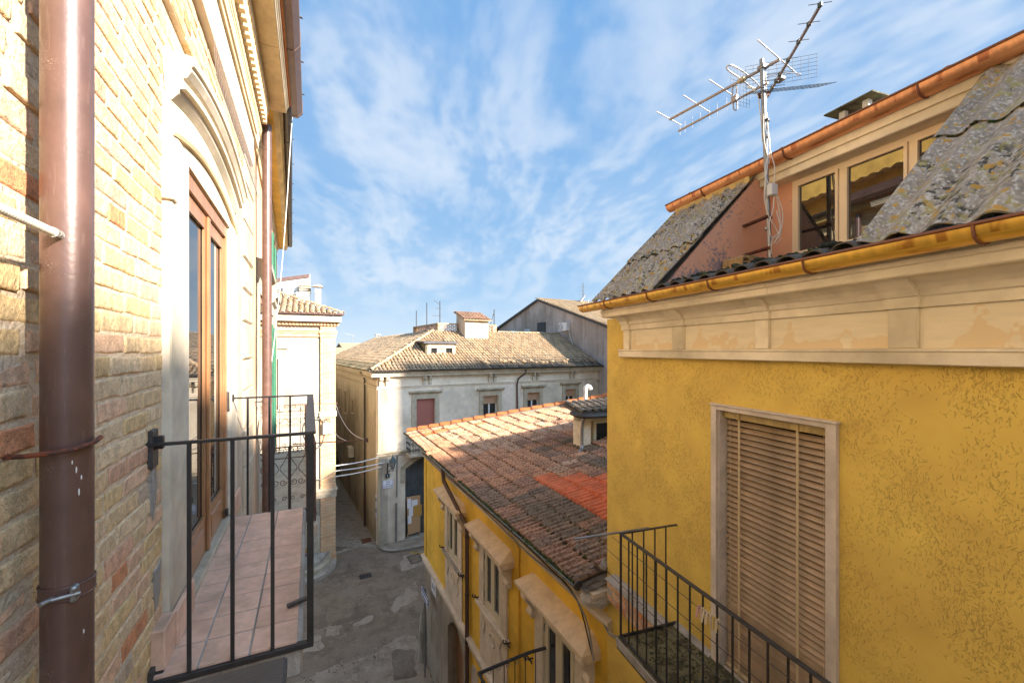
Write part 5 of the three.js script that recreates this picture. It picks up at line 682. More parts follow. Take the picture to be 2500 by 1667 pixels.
  far('white far house with low tiled roof behind the hip roof', 8.8, 58, 5, 9, -0.2, 0.85, M.whiteHouse);
  const c1 = thing('far_chimney', 'thin pale flue with cap rising behind the hip roof', 'chimney', FW, [11.4, 0, 50]); part('shaft', G().rbox(10.9, 11.3, -0.5, 1.55, 50, 50.4, 0.02), M.whiteHouse, c1); part('cap', G().rbox(10.8, 11.4, 1.72, 1.84, 49.9, 50.5, 0.02), M.stone, c1); part('cap_leg', G().box(10.92, 11.0, 1.55, 1.72, 50.05, 50.35).box(11.2, 11.28, 1.55, 1.72, 50.05, 50.35), M.stone, c1);
  const c2 = thing('far_chimney', 'squat brown brick stack rising behind the hip roof', 'chimney', FW, [12, 0, 50]); part('shaft', G().rbox(11.6, 12.7, -0.5, 1.42, 50, 50.8, 0.02), M.pilaster, c2); part('top_course', G().rbox(11.55, 12.75, 1.42, 1.5, 49.95, 50.85, 0.01), M.pilaster, c2);
  const a3 = thing('far_aerial', 'tiny hazy aerial over the far white house', 'antenna', FW, [9.6, 0.4, 58]); part('mast', G().bar([9.6, 0.2, 58], [9.6, 2.2, 58], 0.035, 5), M.galv, a3); part('arm', G().bar([8.6, 2.15, 58], [9.9, 1.9, 58], 0.025, 5), M.galv, a3);
}

// ================================================================ small yellow house with the mossy tile roof
{
  const S0 = 3.5, tA = 4.35, tB = 14.3, yh = thing('yellow_house', 'bright yellow house with ornate window hoods and mossy red tile roof', 'building', FL, [5, -10.4, 9.5]);
  const W3 = [[10.56, 11.50], [7.83, 8.77], [5.18, 6.12]], wt = -4.30, wb = [-5.62, -5.62, -6.6];
  part('front_wall', G().alongS([[tA, -10.5], [9.8, -10.5], [9.8, -7.02], [tB, -7.02], [tB, -2.95], [tA, -2.95]], S0, S0 + 0.35, W3.map(([a, b], k) => [[a, wb[k]], [b, wb[k]], [b, wt], [a, wt]])), M.yellow, yh);
  part('base_wall', G().alongS([[9.8, -10.5], [tB, -10.5], [tB, -7.02], [9.8, -7.02]], S0 + 0.005, S0 + 0.35, [[[10.25, -10.4], [11.62, -10.4], [11.62, -7.75], ...Array.from({ length: 9 }, (_, i) => { const f = 1 - i / 8; return [lerp(10.25, 11.62, f), -7.75 + 0.42 * Math.sin(Math.PI * f)]; })]]), M.base, yh, 'bare grey plaster of the street floor');
  part('far_wall', G().alongY([[S0 + 0.01, tB - 0.001], [S0 + 0.36, tB - 0.2], [10.2, 10.9], [10.2, 10.7], [S0 + 0.01, tB - 0.3]], -10.5, -2.9), M.yellow, yh);
  part('inner_core', G().box(S0 + 0.4, 9.5, -10.5, -3.1, tA, 10.6), M.trim, yh);
  part('string_course', G().alongT([[S0 + 0.02, -7.12], [S0 - 0.06, -7.12], [S0 - 0.07, -7.0], [S0 - 0.11, -6.96], [S0 - 0.11, -6.92], [S0 + 0.02, -6.88]].reverse(), tA, tB + 0.08), M.trim, yh);
  part('eave_moulding', G().alongT([[S0 + 0.02, -3.60], [S0 - 0.03, -3.60], [S0 - 0.05, -3.54], [S0 - 0.10, -3.50], [S0 - 0.10, -3.45], [S0 + 0.02, -3.42]].reverse(), tA, tB + 0.08), M.trim, yh);
  part('corner_strip', G().rbox(S0 - 0.02, S0 + 0.02, -6.88, -3.61, tB - 0.28, tB + 0.012, 0.006), M.yellow, yh);
  part('soffit', G().box(S0 - 0.32, S0 + 0.3, -3.10, -3.04, tA, tB + 0.5), M.trim, yh);
  const dr = part('arched_door', G().box(S0 + 0.27, S0 + 0.33, -10.45, -7.3, 10.2, 11.66), M.wood, yh); part('door_leaf', G().rbox(S0 + 0.22, S0 + 0.272, -10.4, -7.35, 10.28, 10.9, 0.01), M.wood, dr); part('door_sill', G().rbox(S0 - 0.12, S0 + 0.3, -9.75, -9.62, 10.26, 11.6, 0.02), M.stone, dr);
  W3.forEach(([a, b], k) => {
    const lo = wb[k], c = (a + b) / 2;
    part('window_surround', G().alongS([[a - 0.27, lo - (k < 2 ? 0.02 : 0)], [b + 0.27, lo - (k < 2 ? 0.02 : 0)], [b + 0.27, wt + 0.24], [a - 0.27, wt + 0.24]], S0 - 0.045, S0 + 0.01, [[[a, lo], [b, lo], [b, wt], [a, wt]]]), M.trim, yh);
    part('window_head', G().box(S0 - 0.03, S0 + 0.01, wt + 0.241, -4.03, a - 0.27, b + 0.27), M.trim, yh);
    // hood with hipped ends
    const h0 = a - 0.56, h1 = b + 0.56, f = S0 - 0.30;
    const hd = part('window_hood', G().quad([f, -4.0, h0], [f, -4.0, h1], [S0, -3.85, h1 - 0.16], [S0, -3.85, h0 + 0.16]).quad([f, -4.0, h0], [S0, -4.0, h0], [S0, -3.85, h0 + 0.16], [f, -4.0, h0]).quad([f, -4.0, h1], [S0, -4.0, h1], [S0, -3.85, h1 - 0.16], [f, -4.0, h1]).alongT([[S0 + 0.02, -4.12], [f + 0.07, -4.12], [f + 0.04, -4.07], [f, -4.05], [f, -4.0], [S0 + 0.02, -4.0]].reverse(), h0, h1), M.hood, yh);
    for (const t of [a - 0.36, b + 0.36]) {
      const cs = part('console', G().alongT([[S0 + 0.01, -4.125], [S0 - 0.22, -4.125], [S0 - 0.235, -4.2], [S0 - 0.19, -4.27], [S0 - 0.12, -4.33], [S0 - 0.09, -4.42], [S0 - 0.115, -4.50], [S0 - 0.08, -4.56], [S0 + 0.01, -4.58]].reverse(), t - 0.07, t + 0.07), M.trim, yh);
      for (const e of [-0.075, 0.075]) part('volute', G().add(new THREE.TorusGeometry(0.055, 0.018, 6, 20).translate(S0 - 0.155, -4.205, -(t + e))).add(new THREE.TorusGeometry(0.024, 0.014, 6, 14).translate(S0 - 0.155, -4.205, -(t + e))).add(new THREE.TorusGeometry(0.040, 0.015, 6, 18).translate(S0 - 0.07, -4.50, -(t + e))), M.trim, cs);
    }
    const fr = part('window', G().alongS([[a, lo], [b, lo], [b, wt], [a, wt]], S0 - 0.01, S0 + 0.06, [[[a + 0.05, lo + 0.05], [b - 0.05, lo + 0.05], [b - 0.05, wt - 0.05], [a + 0.05, wt - 0.05]]]), M.frameCream, yh);
    for (const [x0, x1] of [[a + 0.055, c - 0.004], [c + 0.004, b - 0.055]]) { const lf = part('casement', G().alongS([[x0, lo + 0.055], [x1, lo + 0.055], [x1, wt - 0.055], [x0, wt - 0.055]], S0 - 0.022, S0 + 0.04, [[[x0 + 0.085, lo + 0.16], [x1 - 0.085, lo + 0.16], [x1 - 0.085, wt - 0.15], [x0 + 0.085, wt - 0.15]]]), M.frameCream, fr); part('pane', G().box(S0 + 0.01, S0 + 0.018, lo + 0.1, wt - 0.1, x0 + 0.05, x1 - 0.05), M.glass, fr); }
    for (const [t, y] of [[a + 0.025, lo + 0.25], [a + 0.025, wt - 0.25], [b - 0.025, lo + 0.25], [b - 0.025, wt - 0.25]]) part('hinge', G().bar([S0 - 0.02, y - 0.06, t], [S0 - 0.02, y + 0.06, t], 0.012, 6), M.galv, fr);
    if (k < 2) {
      part('sill', G().rbox(S0 - 0.12, S0 + 0.02, lo - 0.09, lo - 0.021, a - 0.34, b + 0.34, 0.012), k ? M.trim : M.kerb, yh);
      part('apron', G().box(S0 - 0.03, S0 + 0.01, -6.89, lo - 0.091, a - 0.26, b + 0.26), M.trim, yh);
      part('apron_relief', G().tube([[S0 - 0.035, lo - 0.25, a - 0.02], [S0 - 0.04, lo - 0.42, a + 0.07], [S0 - 0.035, lo - 0.62, a - 0.02], [S0 - 0.035, lo - 0.8, a + 0.14]], 0.02, 6, 20).tube([[S0 - 0.035, lo - 0.25, b + 0.02], [S0 - 0.04, lo - 0.42, b - 0.07], [S0 - 0.035, lo - 0.62, b + 0.02], [S0 - 0.035, lo - 0.8, b - 0.14]], 0.02, 6, 20).add(new THREE.TorusGeometry(0.13, 0.022, 6, 24).rotateY(Math.PI / 2).translate(S0 - 0.03, lo - 0.5, -c)), M.trim, yh);
    }
    for (const t of k < 2 ? [a - 0.38, b + 0.38] : [b + 0.42]) { const y = k < 2 ? lo - 0.03 : -5.35, q = part('shutter_stop', G().tube([[S0, y, t], [S0 - 0.10, y + 0.01, t], [S0 - 0.16, y + 0.05, t], [S0 - 0.15, y + 0.10, t]], 0.014, 6, 12).flat([S0 - 0.07, y, t - 0.10], [S0 - 0.07, y, t + 0.10], 0.02, 0.03), M.iron, yh); }
  });
  part('arched_plaster_patch', G().alongS([[9.2, -8.9], [9.65, -8.9], [9.65, -7.6], [9.5, -7.42], [9.3, -7.42], [9.2, -7.6]], S0 - 0.012, S0 + 0.01), M.trim, yh);

  // roof: plane rising 0.21 per metre from the street eave, closed by an oblique hip
  const e0 = 3.10, ey = -2.98, m = 0.21, hipT = (s) => 15.50 - 0.578 * (s - 3.2), nearT = (s) => Math.max(4.52, 4.52 - 0.116 * (s - 3.49)), roofY = (s) => ey + m * (s - e0), pit = Math.atan(m);
  part('roof_deck', G().quad([e0, ey - 0.05, 4.42], [e0, ey - 0.05, hipT(e0)], [9.6, roofY(9.6) - 0.05, hipT(9.6)], [9.6, roofY(9.6) - 0.05, 3.7]).quad([e0, ey - 0.05, hipT(e0)], [9.6, roofY(9.6) - 0.05, hipT(9.6)], [12, ey - 0.05, 13.2], [12, ey - 0.05, 13.1]).quad([9.6, roofY(9.6) - 0.05, hipT(9.6)], [9.6, roofY(9.6) - 0.05, 3.7], [13, ey, 3.5], [13, ey, 11]), M.coppoDark, yh);
  const tile = (() => { const g = G(), z = [0, 0.05, 0.12, 0.22, 0.29, 0.36, 0.46, 0.55, 0.62, 0.72, 0.79, 0.86, 0.94, 1], h = [0.016, 0.034, 0.040, 0.037, 0.014, 0.006, 0.005, 0.014, 0.036, 0.039, 0.034, 0.012, 0.007, 0.016], wd = 0.243, L = 0.45, n = z.length - 1;
    const top = (x) => z.map((q, i) => [x, h[i], (q - 0.5) * wd]), low = z.map((q, i) => [0.0, h[i] - 0.030, (q - 0.5) * wd]), A = top(0), A2 = top(0.012), B = top(L); for (let i = 0; i <= n; i++) { A[i][1] -= 0.006; }
    g.grid(n, 1, (u, v) => (v < 0.5 ? A2 : B)[Math.round(u * n)]); g.grid(n, 1, (u, v) => (v < 0.5 ? A : A2)[Math.round(u * n)]); g.grid(n, 1, (u, v) => (v < 0.5 ? low : A)[Math.round(u * n)]);
    for (const i of [0, n]) g.quad([0, h[i] - 0.03, A[i][2]], [0, h[i], A[i][2]], [L, h[i], A[i][2]], [L, h[i] - 0.03, A[i][2]]); return g.make(); })();
  const tileVariants = [0, 1, 2, 3, 4, 5].map((k) => { const g = tile.clone(), uv = g.attributes.uv; for (let i = 0; i < uv.count; i++) uv.setXY(i, uv.getX(i) + k * 0.137, uv.getY(i) + k * 0.291); return g; });
  const rt = rngOf(404), tiles = [], step = 0.40, newFrom = [0, 0, 0, 7.9, 7.35, 7.05, 0];
  for (let k = 0; k < 17; k++) {
    const s = e0 - 0.03 + k * step, tN = nearT(s) + 0.12;
    for (let t = tN; t < hipT(s + 0.15) - 0.1; t += 0.2445) {
      const seen = s / t < 0.80; if (!seen) continue;
      if (s > 5.95 && s < 8.3 && t > 8.6 && t < 8.95) continue;
      const n1 = fbm(s * 0.9, t * 0.5, 3, 0, 61), pale = clamp((t - 9.3) * 0.35 + (s - 4.2) * 0.30 + (n1 - 0.5) * 3.4), isNew = k >= 3 && k <= 5 && t < newFrom[k];  // pale tones follow the sunlit part of the roof: sunlight put into the colour
      let c; if (isNew) c = M.tileNew[Math.floor(rt() * 2)]; else if (t > 14.2 - (s - 3.2) * 0.3 && rt() < 0.24) c = M.tileNew[0]; else { const q = clamp((fbm(s * 1.1 + 4, t * 0.6 + 8, 3, 0, 63) - 0.5) * 2.2 + 0.72 - 0.36 * smooth(10.5, 7.5, t) * smooth(5.2, 3.6, s) + (rt() - 0.5) * 0.55, 0, 0.999); if (rt() * 0.6 + 0.2 < pale) c = M.tileSunPale[Math.floor(q * 4)]; else c = M.tileOld[[4, 2, 1, 0, 3][Math.floor(q * 5)]]; }
      tiles.push({ s: s + (isNew ? 0 : (rt() - 0.5) * 0.03 - (rt() < 0.03 ? 0.07 : 0)), t, y: roofY(s) + 0.022 + (rt() - 0.5) * 0.013, c, near: Math.hypot(s, t), v: Math.floor(rt() * 6), j: (rt() - 0.5) * (isNew ? 0.02 : 0.06), isNew });
    }
  }
  tiles.sort((p, q) => p.near - q.near);
  const rest = new Map();
  tiles.forEach((o, i) => { if (i < 296) piece('roof_tile', tileVariants[o.v], o.c, yh, [o.s, o.y, o.t], o.isNew ? [1, 1.5, 0.985] : [1, 1.1, 1]).rotation.set(0, o.j, pit - (o.isNew ? 0.095 : 0.07)); else { if (!rest.has(o.c)) rest.set(o.c, []); rest.get(o.c).push(o); } });
  { const gl = []; const geoms = []; for (const [c, list] of rest) { const mm = new THREE.InstancedMesh(tile, c, list.length), q = new THREE.Object3D(); mm.name = 'distant_roof_tiles'; mm.userData.kind = 'stuff'; mm.castShadow = mm.receiveShadow = true; list.forEach((o, i) => { q.position.set(o.s - yh.at[0], o.y - yh.at[1], -(o.t - yh.at[2])); q.rotation.set(0, o.j, pit - 0.07); q.updateMatrix(); mm.setMatrixAt(i, q.matrix); }); yh.add(mm); } }
  console.log('roof tiles', tiles.length);
  // moss along the joints
  { const lump = new THREE.IcosahedronGeometry(1, 0), n = 4600, mm = new THREE.InstancedMesh(lump, M.mossy, n), q = new THREE.Object3D(), c = new THREE.Color(); mm.name = 'moss_cushions'; mm.userData.kind = 'stuff'; let i = 0; const r = rngOf(606); let guard = 0;
    while (i < n && guard++ < 40000) { const k = Math.floor(r() * 17), s = e0 + k * step, t = lerp(4.6, hipT(s), r()); if (s / t > 0.8 || (k >= 3 && k <= 5 && t < 8)) continue; const z = 0.010 + 0.020 * r() * r(); q.position.set(s - 0.045 + (r() - 0.5) * 0.03 - yh.at[0], roofY(s) - 0.002 + 0.012 * r() - yh.at[1], -(t - yh.at[2])); q.scale.set(z * 1.2, z * 0.8, z * 1.5); q.rotation.set(r() * 3, r() * 3, 0); q.updateMatrix(); mm.setMatrixAt(i, q.matrix); const w = r(); mm.setColorAt(i, w < 0.28 ? c.setRGB(0.7, 0.9, 0.35) : w < 0.34 ? c.setRGB(1.6, 1.5, 1.2) : c.setRGB(0.42, 0.36, 0.28)); i++; }
    mm.count = i; yh.add(mm);
    const mg = new THREE.InstancedMesh(lump, M.moss, 420); mg.name = 'gutter_moss'; mg.userData.kind = 'stuff'; for (let j = 0; j < 420; j++) { const t = 4.6 + 4.6 * Math.pow(r(), 1.3), z = 0.015 + 0.03 * r(); q.position.set(3.10 + (r() - 0.5) * 0.09 - yh.at[0], -3.0 + 0.025 * r() - yh.at[1], -(t - yh.at[2])); q.scale.set(z, z * 0.7, z * 1.4); q.rotation.set(r() * 3, r() * 3, 0); q.updateMatrix(); mg.setMatrixAt(j, q.matrix); const w = r(); mg.setColorAt(j, c.setRGB(0.6 + 0.9 * w, 0.8 + 0.7 * w, 0.6)); } yh.add(mg); }
  // hip caps
  const cap = coppoGeo(0.13, 0.105, 0.46, 10), A = [3.18, ey + 0.06, 15.5], B = [9.55, roofY(9.55) + 0.09, hipT(9.55)], dv = [B[0] - A[0], B[1] - A[1], B[2] - A[2]], L = Math.hypot(...dv), nC = Math.round(L / 0.41);
  for (let k = 0; k < nC; k++) { const f = k / nC, p = piece('hip_cap', cap, M.ridgeTile, yh, [A[0] + dv[0] * f, A[1] + dv[1] * f + 0.012, A[2] + dv[2] * f], [1, 1, 1]); p.rotation.set(Math.asin(dv[1] / L) - 0.03, Math.atan2(-dv[0], dv[2]), 0, 'YXZ'); }
  part('hip_bed', G().bar([A[0], A[1] - 0.02, A[2]], [B[0], B[1] - 0.02, B[2]], 0.10, 8), M.cement, yh);
  // gutter, downpipe, conduit
  const gu = thing('half_round_gutter', 'narrow green-grey gutter along the mossy tile eave of the yellow house', 'gutter', FL, [3.1, -3.0, 9]);
  part('trough', G().grid(1, 10, (u, v) => { const a = Math.PI * v; return [3.085 - 0.062 * Math.cos(a), -2.985 - 0.065 * Math.sin(a), lerp(4.55, 15.5, u)]; }), M.galv, gu); part('rim', G().bar([3.023, -2.985, 4.55], [3.023, -2.985, 15.5], 0.009, 6), mat({ color: col(0.16, 0.2, 0.18), roughness: 0.5, metalness: 0.3 }), gu);
  part('end_cap', G().bar([3.085, -3.0, 4.53], [3.085, -3.0, 4.56], 0.062, 12), M.ironWorn, gu);
  for (let k = 0; k < 11; k++) part('bracket', G().tube([[3.145, -2.98, 4.9 + k], [3.085, -3.054, 4.9 + k], [3.018, -2.98, 4.9 + k]], 0.008, 5, 12), M.ironWorn, gu);
  const dp = thing('downpipe', 'dark brown downpipe with slanting neck between the yellow house windows', 'downpipe', FL, [3.42, -9, 9.78]);
  part('pipe', G().bar([3.43, -10.3, 9.78], [3.43, -4.25, 9.78], 0.052, 14), M.pipe, dp); part('swan_neck', G().bar([3.10, -3.06, 10.75], [3.12, -3.4, 10.7], 0.05, 12).bar([3.12, -3.38, 10.71], [3.43, -4.27, 9.78], 0.05, 12), M.pipe, dp);
  for (const y of [-4.5, -5.9, -7.05]) part('clamp', G().bar([3.43, y - 0.02, 9.78], [3.43, y + 0.02, 9.78], 0.058, 14), M.ironWorn, dp);
  const cd = thing('conduit', 'thin yellow painted conduit down the wall between the two nearer windows', 'conduit', FL, [3.47, -6, 7.05]);
  part('tube', G().tube([[3.36, -3.42, 7.15], [3.40, -3.5, 7.1], [3.475, -3.62, 7.05], [3.478, -4, 7.05], [3.478, -7, 7.05]], 0.016, 6, 40), M.yellow, cd);
  const cb = thing('wall_cable', 'dark cables clipped along the moulding under the yellow eave', 'cable', FL, [3.38, -3.4, 8]);
  part('cable', G().tube([[3.37, -3.44, 14.2], [3.37, -3.47, 12], [3.38, -3.44, 9], [3.37, -3.47, 6.5], [3.38, -3.45, 5.2], [3.36, -3.62, 4.75], [3.30, -4.0, 4.5]], 0.014, 5, 60), M.cableGrey, cb); part('cable', G().tube([[3.385, -3.40, 14.2], [3.39, -3.42, 10], [3.385, -3.40, 6], [3.38, -3.5, 5.0], [3.31, -3.95, 4.55]], 0.010, 5, 60), M.dark, cb);
  // broken plaster where the eave meets the ochre wall
  const bp = thing('broken_plaster', 'ragged lump of pale broken plaster at the end of the mossy eave', 'plaster', FL, [3.35, -3.1, 4.5]);
  { const g = new THREE.IcosahedronGeometry(1, 4), p = g.attributes.position, v = new THREE.Vector3(); for (let i = 0; i < p.count; i++) { v.fromBufferAttribute(p, i); const k = 0.8 + 0.5 * fbm(v.x * 2 + 5, v.y * 2 + v.z * 3, 4, 0, 9); p.setXYZ(i, v.x * k, v.y * k, v.z * k); } g.computeVertexNormals(); g.scale(0.26, 0.15, 0.13); part('plaster_lump', G().add(g.translate(3.38, -3.15, -4.50)), mat({ color: col(0.66, 0.62, 0.56), bumpMap: scaled(roughB, 0.3), bumpScale: 0.02 }), bp); const q = part('torn_flashing', G().grid(8, 4, (u, w) => [3.25 + 0.3 * u, -2.86 + 0.10 * w + 0.03 * Math.sin(u * 9), 4.50 + 0.05 * Math.sin(u * 5 + w * 4)]), M.aluDull, bp); }
  // dormer
  const dm = thing('roof_dormer', 'cream dormer with dark tiles on the mossy roof beside the ochre corner', 'dormer', FL, [6.9, -2.4, 8.8]);
  part('left_jamb', G().rbox(5.93, 6.22, -2.55, -1.58, 8.6, 8.95, 0.01), M.cornice, dm); part('lintel', G().rbox(5.93, 8.4, -1.74, -1.57, 8.605, 8.9, 0.006), M.cornice, dm); part('rear_wall', G().box(6.22, 8.4, -2.6, -1.58, 8.84, 9.0), M.cornice, dm); part('sill', G().rbox(6.18, 8.4, -2.52, -2.36, 8.5, 8.84, 0.01), M.trim, dm);
  const wn = part('window', G().alongT([[6.42, -2.36], [8.2, -2.36], [8.2, -1.76], [6.42, -1.76]], 8.76, 8.82, [[[6.5, -2.28], [7.3, -2.28], [7.3, -1.84], [6.5, -1.84]], [[7.38, -2.28], [8.12, -2.28], [8.12, -1.84], [7.38, -1.84]]]), M.frameCream, dm); part('pane', G().box(6.48, 8.14, -2.3, -1.82, 8.79, 8.80), M.glassDim, wn);
  part('roof_board', G().alongS([[8.35, -1.56], [9.15, -1.40], [9.15, -1.34], [8.35, -1.50]], 5.75, 8.6), M.coppoDark, dm);
  for (let i = 0; i < 12; i++) for (let k = 0; k < 2; k++) piece('roof_tile', coppoSmall, M.coppoDark, dm, [5.85 + i * 0.21, -1.46 + k * 0.075, 8.33 + k * 0.37]).rotation.set(0.16, (hash(i, k, 3) - 0.5) * 0.1, 0);
  part('gutter', G().tube([[5.72, -1.52, 8.7], [5.74, -1.55, 8.42], [5.9, -1.56, 8.32], [7, -1.57, 8.3], [8.6, -1.58, 8.3]], 0.055, 8, 40), M.ironWorn, dm); part('downpipe', G().tube([[5.90, -1.6, 8.42], [5.90, -1.75, 8.5], [5.90, -2.2, 8.53], [5.88, -2.33, 8.5], [5.72, -2.42, 8.36]], 0.04, 8, 30), M.galv, dm);
  const fl = thing('flue_pipe', 'white metal flue with hooked cowl on the orange hip', 'flue', FL, [8.5, -2, 12.1]);
  part('pipe', G().bar([8.45, -2.2, 12.0], [8.45, -1.36, 12.0], 0.062, 14), M.plastic, fl); part('cowl', G().tube([[8.45, -1.38, 12.0], [8.45, -1.29, 12.0], [8.50, -1.23, 11.97], [8.58, -1.25, 11.94], [8.61, -1.33, 11.93]], 0.075, 12, 20), M.plastic, fl); part('collar', G().bar([8.45, -2.0, 12.0], [8.45, -1.96, 12.0], 0.085, 14), M.galv, fl);
  // balcony rail at the bottom edge
  const nb = thing('pipe_railing', 'black pipe balcony rail below the nearest yellow house window', 'railing', FL, [2.9, -5.9, 5.6]);
  part('floor', G().rbox(2.33, 3.49, -6.72, -6.6, 4.5, 6.24, 0.01), M.cement, nb); part('end_rail', G().tube([[3.49, -4.86, 6.05], [3.2, -4.90, 6.12], [2.85, -4.97, 6.18], [2.62, -5.0, 6.2], [2.36, -5.02, 6.2]], 0.026, 8, 30), M.iron, nb); part('front_rail', G().bar([2.37, -5.02, 6.2], [2.37, -5.02, 4.5], 0.024, 8), M.iron, nb);
  for (let k = 0; k < 6; k++) part('baluster', G().bar([2.42 + k * 0.19, -6.6, 6.2], [2.42 + k * 0.19, -5.0, 6.2], 0.008, 6), M.iron, nb); for (let k = 0; k < 12; k++) part('baluster', G().bar([2.37, -6.6, 6.1 - k * 0.14], [2.37, -5.02, 6.1 - k * 0.14], 0.008, 6), M.iron, nb); for (let k = 0; k < 5; k++) part('line_hook', G().add(new THREE.TorusGeometry(0.03, 0.005, 5, 12).translate(2.55 + k * 0.16, -5.05, -6.2)), M.galv, nb);
  // one-way sign
  const ow = thing('one_way_sign', 'blue one way sign with white arrow on a grey pole', 'sign', FL, [3.3, -10.4, 13.45]);
  part('pole', G().bar([3.30, -10.4, 13.45], [3.30, -7.55, 13.45], 0.03, 10), M.galv, ow); const sp = part('plate', G().rbox(3.262, 3.272, -7.92, -7.62, 12.85, 13.75, 0.004), M.blueSign, ow); part('border', G().alongS([[12.86, -7.91], [13.74, -7.91], [13.74, -7.63], [12.86, -7.63]], 3.257, 3.261, [[[12.885, -7.885], [13.715, -7.885], [13.715, -7.655], [12.885, -7.655]]]), M.whitePaint, sp); part('arrow', G().alongS([[12.93, -7.77], [13.13, -7.68], [13.13, -7.735], [13.68, -7.735], [13.68, -7.805], [13.13, -7.805], [13.13, -7.86]], 3.256, 3.261), M.whitePaint, sp); part('bracket', G().rbox(3.272, 3.3, -7.85, -7.82, 13.42, 13.48, 0.003), M.galv, ow);
  const bl = thing('corner_stone', 'white rounded guard stone at the yellow house corner', 'guard stone', FL, [3.42, -10.4, 14.25]); part('stone', G().lathe([[0.001, -8.6], [0.07, -8.68], [0.13, -8.95], [0.17, -9.5], [0.2, -10.4]], [3.46, 0, 14.22], 14), M.kerb, bl);
  const wp = thing('wall_plaque', 'small worn white plaque high on the grey base beside the corner', 'sign', FL, [3.49, -7.3, 13.1]); part('plate', G().box(3.485, 3.506, -7.62, -7.18, 12.85, 13.35), M.paper, wp); for (const [a, b] of [[12.95, 13.02], [13.08, 13.13], [13.18, 13.27]]) part('faded_mark', G().box(3.482, 3.4852, -7.5, -7.32, a, b), M.cableGrey, wp);
}

